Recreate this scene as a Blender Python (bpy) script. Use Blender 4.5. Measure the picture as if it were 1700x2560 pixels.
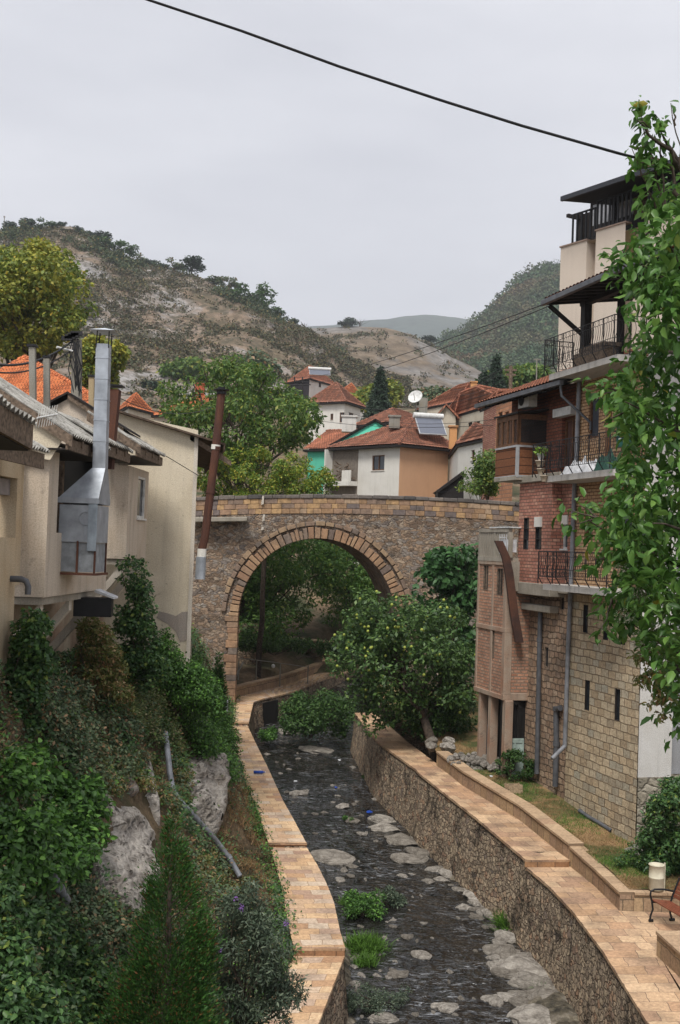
import bpy, bmesh, math, random
import numpy as np
from mathutils import Vector, noise as mnoise
from math import radians, sin, cos, pi, sqrt, atan2, exp

for o_ in list(bpy.data.objects): bpy.data.objects.remove(o_)
SC = bpy.context.scene
COL = SC.collection
# ------------------------------------------------------------------ camera
FPX = 3000.0; PITCH = math.atan(90/3000); ROLL = radians(2.0)
CF = Vector((0, cos(PITCH), sin(PITCH))); _u = Vector((0, -sin(PITCH), cos(PITCH))); _r = Vector((1, 0, 0))
CU = cos(ROLL)*_u - sin(ROLL)*_r; CR = cos(ROLL)*_r + sin(ROLL)*_u
cam = bpy.data.cameras.new('camera'); camo = bpy.data.objects.new('camera', cam); COL.objects.link(camo)
from mathutils import Matrix
mw = Matrix.Identity(4)
for i_ in range(3):
    mw[i_][0] = CR[i_]; mw[i_][1] = CU[i_]; mw[i_][2] = -CF[i_]
camo.matrix_world = mw
cam.sensor_fit = 'VERTICAL'; cam.sensor_height = 24; cam.lens = FPX/2560*24
cam.clip_start = 0.1; cam.clip_end = 12000
SC.camera = camo
# ------------------------------------------------------------------ world: overcast sky (Nishita veiled by grey cloud)
W = bpy.data.worlds.new('World'); SC.world = W; W.use_nodes = True
wt = W.node_tree; wt.nodes.clear()
SUN_EL, SUN_AZ = radians(58), radians(197)      # azimuth from +Y clockwise
def wn(t, **k):
    n = wt.nodes.new(t)
    for a, b in k.items(): setattr(n, a, b)
    return n
sky = wn('ShaderNodeTexSky', sky_type='NISHITA', sun_disc=False, sun_elevation=SUN_EL, sun_rotation=SUN_AZ)
tc = wn('ShaderNodeTexCoord'); mp = wn('ShaderNodeMapping'); mp.inputs['Scale'].default_value = (1, 1, 3.5)
nz = wn('ShaderNodeTexNoise'); nz.inputs['Scale'].default_value = 2.6; nz.inputs['Detail'].default_value = 5; nz.inputs['Roughness'].default_value = .5
rp = wn('ShaderNodeValToRGB'); e = rp.color_ramp.elements
e[0].position = .3; e[0].color = (.575, .58, .625, 1); e[1].position = .72; e[1].color = (.82, .82, .855, 1)
sc = wn('ShaderNodeMix', data_type='RGBA', blend_type='MULTIPLY'); sc.inputs[0].default_value = 1
sc.inputs[7].default_value = (.08, .08, .08, 1)
mx = wn('ShaderNodeMix', data_type='RGBA'); mx.inputs[0].default_value = .93
bg = wn('ShaderNodeBackground'); bg.inputs[1].default_value = 1.0
ow = wn('ShaderNodeOutputWorld')
L = wt.links.new
L(tc.outputs['Generated'], mp.inputs[0]); L(mp.outputs[0], nz.inputs['Vector']); L(nz.outputs['Fac'], rp.inputs[0])
L(sky.outputs[0], sc.inputs[6]); L(sc.outputs[2], mx.inputs[6]); L(rp.outputs[0], mx.inputs[7])
sx_ = wn('ShaderNodeSeparateXYZ'); L(tc.outputs['Generated'], sx_.inputs[0])
mr = wn('ShaderNodeMapRange'); mr.inputs['From Min'].default_value = 0; mr.inputs['From Max'].default_value = .45; mr.inputs['To Min'].default_value = 1.22; mr.inputs['To Max'].default_value = 1.0; L(sx_.outputs[2], mr.inputs[0]); L(mr.outputs[0], bg.inputs[1])
L(mx.outputs[2], bg.inputs[0]); L(bg.outputs[0], ow.inputs[0])
sl = bpy.data.lights.new('sun', 'SUN'); sl.energy = 3.1; sl.angle = radians(18); sl.color = (1, .96, .9)
so = bpy.data.objects.new('sun', sl); COL.objects.link(so)
sd = Vector((sin(SUN_AZ)*cos(SUN_EL), cos(SUN_AZ)*cos(SUN_EL), sin(SUN_EL)))
so.rotation_euler = sd.to_track_quat('Z', 'Y').to_euler(); so.location = sd*50
SC.view_settings.view_transform = 'Standard'; SC.view_settings.look = 'None'
SC.view_settings.exposure = 0.46; SC.view_settings.gamma = 1
SC.render.engine = 'CYCLES'
SC.cycles.volume_bounces = 0; SC.cycles.max_bounces = 6; SC.cycles.transparent_max_bounces = 8

# ------------------------------------------------------------------ measuring helpers (reference pixel -> place)
def ray(px, py): return CF + CR*float((px-850)/FPX) + CU*float((1280-py)/FPX)
def P(px, py, Y):
    d = ray(px, py); return d*float(Y/d.y)
def G(px, py, z):
    d = ray(px, py); return d*float(z/d.z)
def pix(p):
    d = p.dot(CF); return (850+FPX*p.dot(CR)/d, 1280-FPX*p.dot(CU)/d)
class FP:
    """vertical facade plane through plan points a -> b"""
    def __init__(s, a, b, o=0.0):
        a = Vector(a[:2]); b = Vector(b[:2]); s.a0, s.b0 = a.copy(), b.copy()
        s.d = (b-a).normalized(); n = Vector((s.d.y, -s.d.x))
        if n.dot(-a) < 0: n = -n
        s.n = n; s.a = a+n*o
    def off(s, o):
        f = FP(s.a0, s.b0); f.n = s.n; f.a = s.a+s.n*o; return f
    def perp(s, u, o=0):
        """plane at right angles, through u; its own u runs along the normal of s"""
        a = s.a+s.d*u+s.n*o; f = FP(a, a+s.n); return f
    def hit(s, px, py):
        r = ray(px, py); r2 = Vector((r.x, r.y)); t = s.a.dot(s.n)/r2.dot(s.n); p = r*t
        return ((Vector((p.x, p.y))-s.a).dot(s.d), p.z)
    def U(s, px, py): return s.hit(px, py)[0]
    def Z(s, px, py): return s.hit(px, py)[1]
    def pt(s, u, z, o=0.0):
        q = s.a+s.d*float(u)+s.n*float(o); return Vector((q.x, q.y, z))

# ------------------------------------------------------------------ objects
def settag(o, label=None, cat=None, group=None, kind=None):
    if label: o['label'] = label
    if cat: o['category'] = cat
    if group: o['group'] = group
    if kind: o['kind'] = kind
    elif cat: o['kind'] = 'thing'
    return o
def thing(name, loc, label, cat, group=None):
    o = bpy.data.objects.new(name, None); COL.objects.link(o); o.location = Vector(loc)
    o.empty_display_size = .2
    return settag(o, label, cat, group)
def wloc(o):
    v = Vector((0, 0, 0))
    while o is not None: v = v+o.location; o = o.parent
    return v
class MB:
    def __init__(s): s.v = []; s.f = []; s.uv = []; s.sm = []
    def add(s, pts, faces, smooth=False, uvs=None):
        k = len(s.v); s.v += [Vector(p) for p in pts]
        for i, f in enumerate(faces):
            s.f.append([a+k for a in f]); s.sm.append(smooth); s.uv.append(uvs[i] if uvs else None)
        return s
    def quad(s, a, b, c, d, uvs=None): return s.add([a, b, c, d], [(0, 1, 2, 3)], uvs=[uvs] if uvs else None)
    def poly(s, pts): return s.add(pts, [tuple(range(len(pts)))])
    def box(s, o, ax, ay, az):
        o, ax, ay, az = Vector(o), Vector(ax), Vector(ay), Vector(az)
        if ax.cross(ay).dot(az) < 0: ax, ay = ay, ax
        p = [o, o+ax, o+ax+ay, o+ay]; p += [q+az for q in p]
        return s.add(p, [(3, 2, 1, 0), (4, 5, 6, 7), (0, 1, 5, 4), (1, 2, 6, 5), (2, 3, 7, 6), (3, 0, 4, 7)])
    def abox(s, x0, x1, y0, y1, z0, z1): return s.box((x0, y0, z0), (x1-x0, 0, 0), (0, y1-y0, 0), (0, 0, z1-z0))
    def cbox(s, c, sx, sy, sz, rz=0.0):
        a = Vector((cos(rz), sin(rz), 0)); b = Vector((-sin(rz), cos(rz), 0)); c = Vector(c)
        return s.box(c-a*sx/2-b*sy/2-Vector((0, 0, sz/2)), a*sx, b*sy, Vector((0, 0, sz)))
    def fbox(s, fp, u0, u1, z0, z1, o0, o1):
        d = Vector((fp.d.x, fp.d.y, 0)); n = Vector((fp.n.x, fp.n.y, 0))
        return s.box(fp.pt(u0, z0, o0), d*(u1-u0), n*(o1-o0), (0, 0, z1-z0))
    def prism(s, pts, vec):
        pts = [Vector(p) for p in pts]; vec = Vector(vec); n = len(pts)
        nrm = Vector((0, 0, 0))
        for i in range(n): nrm += pts[i].cross(pts[(i+1) % n])
        if nrm.dot(vec) > 0: pts = pts[::-1]
        q = [p+vec for p in pts]
        f = [tuple(range(n)), tuple(reversed(range(n, 2*n)))]+[((i+1) % n, i, i+n, (i+1) % n+n) for i in range(n)]
        return s.add(pts+q, f)
    def tube(s, pts, r, n=8, cap=True, smooth=True):
        pts = [Vector(p) for p in pts]; m = len(pts)
        if not hasattr(r, '__len__'): r = [r]*m
        V = []; prev = None
        for i, p in enumerate(pts):
            t = (pts[min(i+1, m-1)]-pts[max(i-1, 0)])
            t = t.normalized() if t.length > 1e-9 else Vector((0, 0, 1))
            a = prev if prev is not None else (Vector((0, 0, 1)) if abs(t.z) < .9 else Vector((1, 0, 0)))
            b = t.cross(a).normalized(); a = b.cross(t).normalized(); prev = a
            for k in range(n):
                an = 2*pi*k/n; V.append(p+(a*cos(an)+b*sin(an))*r[i])
        F = []
        for i in range(m-1):
            for k in range(n):
                k2 = (k+1) % n; F.append((i*n+k, i*n+k2, (i+1)*n+k2, (i+1)*n+k))
        s.add(V, F, smooth)
        if cap: s.add([V[k] for k in range(n)], [tuple(range(n))]); s.add([V[(m-1)*n+k] for k in range(n)], [tuple(reversed(range(n)))])
        return s
    def lathe(s, c, prof, n=16, smooth=True):
        """prof: (r, z) pairs"""
        c = Vector(c); V = []
        for r, z in prof:
            for k in range(n): V.append(c+Vector((cos(2*pi*k/n)*r, sin(2*pi*k/n)*r, z)))
        F = []
        for i in range(len(prof)-1):
            for k in range(n): F.append((i*n+k, i*n+(k+1) % n, (i+1)*n+(k+1) % n, (i+1)*n+k))
        return s.add(V, F, smooth)
    def build(s, name, mat, parent=None, label=None, cat=None, group=None, kind=None, bevel=0, origin=None):
        me = bpy.data.meshes.new(name)
        if parent is not None: org = wloc(parent)
        elif origin is not None: org = Vector(origin)
        else:
            A = np.array([tuple(v) for v in s.v]); lo, hi = A.min(0), A.max(0)
            org = Vector(((lo[0]+hi[0])/2, (lo[1]+hi[1])/2, lo[2]))
        me.from_pydata([v-org for v in s.v], [], s.f)
        uvl = me.uv_layers.new(name='UVMap').data
        li = 0
        for fi, f in enumerate(s.f):
            uv = s.uv[fi]
            if uv is None:
                p = [s.v[i] for i in f]; nr = Vector((0, 0, 0))
                for i in range(len(p)): nr += (p[i]-p[0]).cross(p[(i+1) % len(p)]-p[0])
                nr = nr.normalized() if nr.length > 1e-12 else Vector((0, 0, 1))
                if abs(nr.z) > .75: uv = [(q.x, q.y) for q in p]
                else:
                    t = Vector((-nr.y, nr.x, 0)).normalized(); uv = [(q.dot(t), q.z) for q in p]
            for k in range(len(f)): uvl[li].uv = uv[k]; li += 1
        me.polygons.foreach_set('use_smooth', s.sm)
        if mat: me.materials.append(mat)
        me.update()
        o = bpy.data.objects.new(name, me); COL.objects.link(o)
        if parent is not None: o.parent = parent
        else: o.location = org
        if bevel:
            b = o.modifiers.new('bevel', 'BEVEL'); b.width = bevel; b.segments = 2; b.limit_method = 'ANGLE'; b.angle_limit = radians(40)
        return settag(o, label, cat, group, kind)
def np_build(name, V, faces_per, tmpl, mat, parent=None, origin=None, smooth=False, **tg):
    """V: (N,k,3) instances of a k-vertex template with faces tmpl"""
    N, k, _ = V.shape
    if parent is not None: org = np.array(wloc(parent))
    elif origin is not None: org = np.array(origin)
    else:
        f_ = V.reshape(-1, 3); org = np.array([(f_[:, 0].min()+f_[:, 0].max())/2, (f_[:, 1].min()+f_[:, 1].max())/2, f_[:, 2].min()])
    me = bpy.data.meshes.new(name)
    me.vertices.add(N*k); me.vertices.foreach_set('co', (V-org).astype(np.float32).ravel())
    base = (np.arange(N)*k)[:, None]
    loops = np.concatenate([np.array(f) for f in tmpl])[None, :]+base
    lens = np.array([len(f) for f in tmpl]); st = np.concatenate([[0], np.cumsum(lens)[:-1]])
    tot = lens.sum(); starts = (st[None, :]+(np.arange(N)*tot)[:, None]).ravel()
    me.loops.add(N*tot); me.loops.foreach_set('vertex_index', loops.ravel().astype(np.int32))
    me.polygons.add(N*len(tmpl)); me.polygons.foreach_set('loop_start', starts.astype(np.int32))
    if smooth: me.polygons.foreach_set('use_smooth', np.ones(N*len(tmpl), bool))
    me.materials.append(mat); me.update(calc_edges=True); me.validate()
    o = bpy.data.objects.new(name, me); COL.objects.link(o)
    if parent is not None: o.parent = parent
    else: o.location = Vector(org)
    return settag(o, **tg)
def copy_tree(o, parent=None):
    c = o.copy(); COL.objects.link(c); c.parent = parent
    for ch in [x for x in o.children]: copy_tree(ch, c)
    return c

# ------------------------------------------------------------------ materials
class NT:
    def __init__(s, name, rough=.85, spec=.3):
        s.m = bpy.data.materials.new(name); s.m.use_nodes = True; s.t = s.m.node_tree
        s.b = s.t.nodes['Principled BSDF']; s.b.inputs['Roughness'].default_value = rough
        s.b.inputs['Specular IOR Level'].default_value = spec
        s.out = s.t.nodes['Material Output']; s._tc = None; s.hs = []
    def n(s, typ, ins=None, **pr):
        nd = s.t.nodes.new(typ)
        for k, v in pr.items(): setattr(nd, k, v)
        for k, v in (ins or {}).items(): s.set(nd.inputs[k], v)
        return nd
    def set(s, inp, v):
        if isinstance(v, bpy.types.NodeSocket): s.t.links.new(v, inp)
        else:
            if isinstance(v, (tuple, list)) and len(v) == 3 and inp.type == 'RGBA': v = (*v, 1)
            inp.default_value = v
    def co(s, which='UV', scale=None, rot=None):
        if s._tc is None: s._tc = s.n('ShaderNodeTexCoord')
        o = s._tc.outputs[which]
        if scale or rot:
            m = s.n('ShaderNodeMapping', {'Vector': o}); 
            if scale: m.inputs['Scale'].default_value = scale
            if rot: m.inputs['Rotation'].default_value = rot
            o = m.outputs[0]
        return o
    def noise(s, vec, scale, detail=4, rough=.55, dist=0.0, col=False):
        n = s.n('ShaderNodeTexNoise', {'Vector': vec, 'Scale': scale, 'Detail': detail, 'Roughness': rough, 'Distortion': dist})
        return n.outputs['Color' if col else 'Fac']
    def ramp(s, fac, stops, interp='LINEAR'):
        n = s.n('ShaderNodeValToRGB', {0: fac}); cr = n.color_ramp; cr.interpolation = interp
        while len(cr.elements) < len(stops): cr.elements.new(.5)
        for el, (p, c) in zip(cr.elements, stops):
            el.position = p; el.color = (*c, 1) if hasattr(c, '__len__') else (c, c, c, 1)
        return n.outputs[0]
    def mix(s, fac, a, b, mode='MIX'):
        n = s.n('ShaderNodeMix', data_type='RGBA', blend_type=mode)
        s.set(n.inputs[0], fac); s.set(n.inputs[6], a); s.set(n.inputs[7], b); return n.outputs[2]
    def math(s, op, a, b=0.0, clamp=False):
        n = s.n('ShaderNodeMath', {0: a, 1: b}, operation=op, use_clamp=clamp); return n.outputs[0]
    def bump(s, h, strength=.5, dist=.02, prev=None):
        n = s.n('ShaderNodeBump', {'Height': h, 'Strength': strength, 'Distance': dist})
        if prev is not None: s.t.links.new(prev, n.inputs['Normal'])
        return n.outputs[0]
    def done(s, col=None, nrm=None, rough=None, metal=None):
        if col is not None: s.set(s.b.inputs['Base Color'], col)
        if nrm is not None: s.set(s.b.inputs['Normal'], nrm)
        if rough is not None: s.set(s.b.inputs['Roughness'], rough)
        if metal is not None: s.set(s.b.inputs['Metallic'], metal)
        return s.m
def dirt(t, col, amt=.5, scale=1.2, c=(.05, .045, .04), which='UV', lo=.5, hi=.75):
    f = t.noise(t.co(which, scale=(1, 1, 1)), scale, 6, .65)
    return t.mix(t.math('MULTIPLY', t.ramp(f, [(lo, 0.0), (hi, 1.0)]), amt), col, c)
def m_plain(name, col, rough=.6, metal=0.0, var=.15, scale=6, bump=.1, spec=.3):
    t = NT(name, rough, spec)
    f = t.noise(t.co('Object'), scale, 5, .6)
    c2 = tuple(x*(1-var*2) for x in col); c3 = tuple(min(1, x*(1+var)) for x in col)
    return t.done(t.ramp(f, [(.3, c2), (.7, c3)]), t.bump(f, bump, .01), metal=metal)
def m_plaster(name, col, stain=(.2, .16, .1), amt=.5, black=.35, streak=.5, bump=.35, spots=0.0):
    t = NT(name, .92, .15)
    uv = t.co('UV')
    f1 = t.noise(uv, .9, 6, .65); f2 = t.noise(t.co('UV', scale=(5, .35, 1)), 1.0, 5, .6); f3 = t.noise(uv, 40, 3, .6)
    c = t.mix(t.math('MULTIPLY', t.ramp(f1, [(.42, 0.0), (.68, 1.0)]), amt), col, stain)
    c = t.mix(t.math('MULTIPLY', t.ramp(f2, [(.5, 0.0), (.75, 1.0)]), streak), c, tuple(x*.45 for x in col))
    f4 = t.noise(uv, 1.7, 8, .75, .6)
    c = t.mix(t.math('MULTIPLY', t.ramp(f4, [(.6, 0.0), (.7, 1.0)]), black), c, (.045, .04, .035))
    if spots:
        f5 = t.noise(uv, 9, 4, .8)
        c = t.mix(t.math('MULTIPLY', t.ramp(f5, [(.62, 0.0), (.66, 1.0)]), spots), c, (.06, .055, .05))
    c = t.mix(.22, c, t.ramp(f3, [(.3, .0), (.7, 1.0)]), 'OVERLAY')
    h = t.math('ADD', t.math('MULTIPLY', f3, .4), f1)
    return t.done(c, t.bump(h, bump, .02))
def m_brick(name, stops, mortar, bw, bh, ms=.012, bump=.6, bd=.015, dist=.02, dirtamt=.4, squash=1.0, rowj=0.0, dlo=.5, dhi=.75, smooth=.2, finebump=.4):
    t = NT(name, .9, .2)
    uv = t.co('UV')
    nz_ = t.noise(uv, 2.5, 3, .6, 0, True)
    sub = t.n('ShaderNodeVectorMath', {0: nz_, 1: (.5, .5, .5)}, operation='SUBTRACT').outputs[0]
    sc_ = t.n('ShaderNodeVectorMath', {0: sub}, operation='SCALE'); sc_.inputs['Scale'].default_value = dist*2
    v = t.n('ShaderNodeVectorMath', {0: uv, 1: sc_.outputs[0]}, operation='ADD').outputs[0]
    br = t.n('ShaderNodeTexBrick', {'Vector': v, 'Color1': (0, 0, 0, 1), 'Color2': (1, 1, 1, 1), 'Mortar': (0, 0, 0, 1), 'Scale': 1.0,
                                    'Mortar Size': ms, 'Mortar Smooth': smooth, 'Bias': 0.0, 'Brick Width': bw, 'Row Height': bh})
    br.squash = squash; br.squash_frequency = 3
    c = t.ramp(br.outputs['Color'], stops)
    fn = t.noise(uv, 14, 5, .7)
    c = t.mix(.5, c, t.ramp(fn, [(.25, .1), (.75, .9)]), 'OVERLAY')
    c = t.mix(br.outputs['Fac'], c, mortar)
    c = dirt(t, c, dirtamt, 1.1, lo=dlo, hi=dhi)
    h = t.math('SUBTRACT', t.math('MULTIPLY', fn, finebump), br.outputs['Fac'])
    h = t.math('ADD', h, t.math('MULTIPLY', br.outputs['Color'], .3))
    return t.done(c, t.bump(h, bump, bd))
def m_rubble(name, stops, mortar, scale=3.0, asp=(1, 1.6), bump=.8, bd=.04, dirtamt=.5, edge=.045, dist=.16, rand=1.0, dcol=(.04, .035, .03), dlo=.5, dhi=.75, dsc=.7):
    t = NT(name, .92, .15)
    uv = t.co('UV', scale=(asp[0], asp[1], 1))
    nz_ = t.noise(uv, 3.0, 3, .6, 0, True)
    sub = t.n('ShaderNodeVectorMath', {0: nz_, 1: (.5, .5, .5)}, operation='SUBTRACT').outputs[0]
    sc_ = t.n('ShaderNodeVectorMath', {0: sub}, operation='SCALE'); sc_.inputs['Scale'].default_value = dist*2
    v = t.n('ShaderNodeVectorMath', {0: uv, 1: sc_.outputs[0]}, operation='ADD').outputs[0]
    vo = t.n('ShaderNodeTexVoronoi', {'Vector': v, 'Scale': scale, 'Randomness': rand})
    ve = t.n('ShaderNodeTexVoronoi', {'Vector': v, 'Scale': scale, 'Randomness': rand}, feature='DISTANCE_TO_EDGE')
    sep = t.n('ShaderNodeSeparateColor', {0: vo.outputs['Color']}).outputs[0]
    c = t.ramp(sep, stops)
    fn = t.noise(t.co('UV'), 12, 5, .7)
    c = t.mix(.55, c, t.ramp(fn, [(.25, .1), (.75, .9)]), 'OVERLAY')
    e_ = t.ramp(ve.outputs['Distance'], [(0, 1.0), (edge, 1.0), (edge*2, 0.0)])
    c = t.mix(t.math('MULTIPLY', e_, t.ramp(t.noise(t.co('UV'), 1.7, 3), [(.35, .25), (.65, .9)])), c, mortar)
    c = dirt(t, c, dirtamt, dsc, dcol, lo=dlo, hi=dhi)
    h = t.math('ADD', t.ramp(ve.outputs['Distance'], [(0, 0.0), (.16, 1.0)]), t.math('MULTIPLY', fn, .5))
    h = t.math('ADD', h, t.math('MULTIPLY', sep, .4))
    return t.done(c, t.bump(h, bump, bd))
def m_island(name, stops, rough=.9, fine=14, fb=.5, bd=.01, which='Object', interp='LINEAR', ov=.45, dirtamt=0.0, spec=.2, metal=0.0):
    """each loose piece of the mesh (a stone, a tile) takes its own colour"""
    t = NT(name, rough, spec)
    g = t.n('ShaderNodeNewGeometry').outputs['Random Per Island']
    c = t.ramp(g, stops, interp)
    fn = t.noise(t.co(which), fine, 5, .7)
    c = t.mix(ov, c, t.ramp(fn, [(.25, .1), (.75, .9)]), 'OVERLAY')
    if dirtamt: c = dirt(t, c, dirtamt, 1.5, which=which)
    return t.done(c, t.bump(fn, fb, bd), metal=metal)
def m_leaf(name, stops, trans=.3, rough=.55, big=None, bigscale=.6):
    t = NT(name, rough, .35)
    g = t.n('ShaderNodeNewGeometry').outputs['Random Per Island']
    c = t.ramp(g, stops)
    if big:
        f = t.noise(t.co('Object'), bigscale, 3, .6)
        c = t.mix(t.ramp(f, [(.45, 0.0), (.65, .85)]), c, t.ramp(g, big))
    t.set(t.b.inputs['Base Color'], c)
    tr = t.n('ShaderNodeBsdfTranslucent', {'Color': c}); ms = t.n('ShaderNodeMixShader', {0: trans, 1: t.b.outputs[0], 2: tr.outputs[0]})
    t.t.links.new(ms.outputs[0], t.out.inputs[0]); return t.m

# ------------------------------------------------------------------ leaves and trees
LT_QUAD = (np.array([[0, 0, 0], [.5, -.5, .06], [1, 0, -.05], [.5, .5, .06]]), [(0, 1, 2, 3)])
LT_LEAF = (np.array([[0, 0, 0], [.3, -.42, .1], [.68, -.36, .06], [1, 0, -.14], [.68, .36, .06], [.3, .42, .1], [.3, 0, 0], [.68, 0, -.04]]),
           [(0, 1, 6), (1, 2, 7, 6), (2, 3, 7), (0, 6, 5), (6, 7, 4, 5), (7, 3, 4)])
LT_BLADE = (np.array([[0, -.5, 0], [0, .5, 0], [.55, .35, .12], [.55, -.35, .12], [1, 0, -.02]]), [(0, 1, 2, 3), (3, 2, 4)])
def leaves(C, D, size, width, rng, tmpl=LT_QUAD, droop=.4, flat=.5, sv=.35, outw=.6):
    """C points, D outward directions -> (N,k,3) leaf verts"""
    N = len(C); T = tmpl[0]
    nrm = rng.normal(size=(N, 3))*.55 + D*flat + np.array([0, 0, .55]); nrm /= np.linalg.norm(nrm, axis=1)[:, None]
    ax = rng.normal(size=(N, 3)) + D*outw*1.5 + np.array([0, 0, -droop*1.6])
    ax -= nrm*np.sum(ax*nrm, 1)[:, None]; ax /= np.linalg.norm(ax, axis=1)[:, None]+1e-9
    bx = np.cross(nrm, ax)
    s = size*(1+rng.uniform(-sv, sv, N)); w = s*width
    return (C[:, None, :] + ax[:, None, :]*(T[None, :, 0, None]*s[:, None, None]) + bx[:, None, :]*(T[None, :, 1, None]*w[:, None, None])
            + nrm[:, None, :]*(T[None, :, 2, None]*s[:, None, None]))
def unit(rng, n):
    d = rng.normal(size=(n, 3)); return d/np.linalg.norm(d, axis=1)[:, None]
def clump_pts(cl, n, rng, fill=.45, zs=.8):
    """cl: list of (center, radius)"""
    c = np.array([tuple(a) for a, r in cl]); r = np.array([r for a, r in cl])
    idx = rng.choice(len(cl), n, p=r**2/np.sum(r**2)); d = unit(rng, n)
    rr = r[idx]*(1-fill*rng.random(n)**1.5)*(1+rng.normal(size=n)*.09)
    return c[idx]+d*rr[:, None]*np.array([1, 1, zs]), d
def inpoly(x, y, poly):
    c = np.zeros(len(x), bool); n = len(poly)
    for i in range(n):
        x1, y1 = poly[i]; x2, y2 = poly[(i+1) % n]
        if y1 == y2: continue
        k = ((y1 > y) != (y2 > y)) & (x < (x2-x1)*(y-y1)/(y2-y1)+x1); c ^= k
    return c
def edged(x, y, poly):
    m = np.full(len(x), 1e9); n = len(poly)
    for i in range(n):
        a = np.array(poly[i], float); b = np.array(poly[(i+1) % n], float); ab = b-a; L2 = ab@ab+1e-9
        t = np.clip(((x-a[0])*ab[0]+(y-a[1])*ab[1])/L2, 0, 1)
        m = np.minimum(m, np.hypot(x-a[0]-t*ab[0], y-a[1]-t*ab[1]))
    return m
def blob(poly, Y, n, r, thick, rng, rv=.35):
    """clumps (centre, radius m) filling the outline at distance Y with real depth"""
    p = np.array(poly, float); lo, hi = p.min(0), p.max(0); k = FPX/Y; out = []
    rp_ = r*k; w = max(edged(rng.uniform(lo[0], hi[0], 400), rng.uniform(lo[1], hi[1], 400), poly).max(), 1)
    tries = 0
    while len(out) < n and tries < 60:
        x = rng.uniform(lo[0], hi[0], 300); y = rng.uniform(lo[1], hi[1], 300)
        ok = inpoly(x, y, poly); x, y = x[ok], y[ok]
        if len(x) == 0: tries += 1; continue
        dd = edged(x, y, poly)
        for a, b, c in zip(x, y, dd):
            if c < rp_*.35: continue
            rr = min(r*rng.uniform(1-rv, 1+rv), max(c/k*1.05, r*.45))
            th = thick*sqrt(min(1, c/w*1.6)); Yc = Y+rng.uniform(-1, 1)*th
            out.append((P(a, b, Yc), rr))
            if len(out) >= n: break
        tries += 1
    return out
def limb(mb, a, b, r0, r1, rng, wob=.12, n=6, sides=7):
    a, b = Vector(a), Vector(b); L_ = (b-a).length; pts = []; rs = []
    for i in range(n+1):
        t = i/n; q = a.lerp(b, t); k = sin(pi*t)*wob*L_
        q = q+Vector((rng.normal()*.5, rng.normal()*.5, abs(rng.normal())*.35))*k*.6
        pts.append(q); rs.append(r0+(r1-r0)*t)
    mb.tube(pts, rs, sides); return pts
def tree(name, base, cl, nleaf, size, width, leafm, barkm, rng, label, cat='tree', group=None, tr=.2, tmpl=LT_QUAD, droop=.4, fill=.45,
         fork=.4, nb=14, zs=.8, top=None, crown='crown', trunk=True):
    base = Vector(base); T = thing(name, base, label, cat, group)
    cs = np.array([tuple(a) for a, r in cl]); cen = Vector(cs.mean(0)); zlo = cs[:, 2].min()
    if trunk:
        mb = MB(); f = Vector((base.x*.6+cen.x*.4, base.y*.6+cen.y*.4, base.z+(cen.z-base.z)*fork))
        limb(mb, base-Vector((0, 0, .3)), f, tr, tr*.72, rng, .05, 5, 10)
        m_ = limb(mb, f, cen.lerp(Vector(cs[cs[:, 2].argmax()]), .6), tr*.7, tr*.15, rng, .1, 7, 8)
        ix = rng.choice(len(cl), min(nb, len(cl)), replace=False)
        for i in ix:
            c = Vector(cl[i][0]); s_ = m_[int(rng.integers(0, 4))]
            l = limb(mb, s_, c, tr*.38, tr*.06, rng, .14, 6, 6)
            for j in range(2):
                k = cl[int(rng.integers(0, len(cl)))][0]
                if (Vector(k)-c).length < cl[i][1]*4: limb(mb, l[4], k, tr*.12, tr*.03, rng, .1, 4, 5)
        mb.build('trunk', barkm, T)
    C, D = clump_pts(cl, nleaf, rng, fill, zs)
    np_build(crown, leaves(C, D, size, width, rng, tmpl, droop), None, tmpl[1], leafm, T)
    return T
SC.cycles.use_denoising = True
rng = np.random.default_rng(7); random.seed(7)
# ------------------------------------------------------------------ shared materials
BROWN = [(0, (.14, .10, .075)), (.2, (.25, .175, .12)), (.4, (.34, .24, .165)), (.55, (.20, .17, .15)), (.7, (.30, .26, .22)), (.85, (.37, .28, .2)), (1, (.12, .10, .09))]
M_RUB = m_rubble('bridge_rubble', BROWN, (.20, .16, .125), 4.3, (1, 1.55), .9, .045, .6, .028, .3, dcol=(.03, .026, .02), dlo=.5, dhi=.72)
M_VOU = m_island('bridge_arch_stone', [(0, (.23, .14, .09)), (.25, (.36, .22, .13)), (.45, (.27, .18, .12)), (.6, (.38, .25, .15)), (.75, (.30, .19, .115)), (.88, (.20, .16, .13)), (1, (.15, .11, .09))], fine=9, bd=.03, dirtamt=.7)
M_PAR = m_island('bridge_parapet_stone', [(0, (.30, .19, .11)), (.16, (.42, .27, .14)), (.32, (.23, .165, .125)), (.46, (.34, .22, .13)), (.62, (.16, .13, .12)), (.72, (.30, .195, .13)), (.86, (.38, .27, .18))], fine=8, bd=.02, dirtamt=.8, interp='CONSTANT')
M_COP = m_island('bridge_coping_stone', [(0, (.11, .10, .095)), (.5, (.18, .155, .135)), (1, (.075, .07, .068))], fine=8, bd=.02, dirtamt=.5)
M_MORT = m_plain('old_mortar', (.13, .105, .08), .95, 0, .3, 8, .5)
M_PAVE = m_brick('sandstone_paving', [(0, (.40, .24, .14)), (.2, (.54, .36, .21)), (.45, (.62, .44, .27)), (.6, (.37, .24, .17)), (.8, (.56, .45, .34)), (1, (.50, .31, .18))], (.20, .135, .09), .46, .31, .008, .45, .012, .06, .55, smooth=1.0, dlo=.48, dhi=.75)
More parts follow.
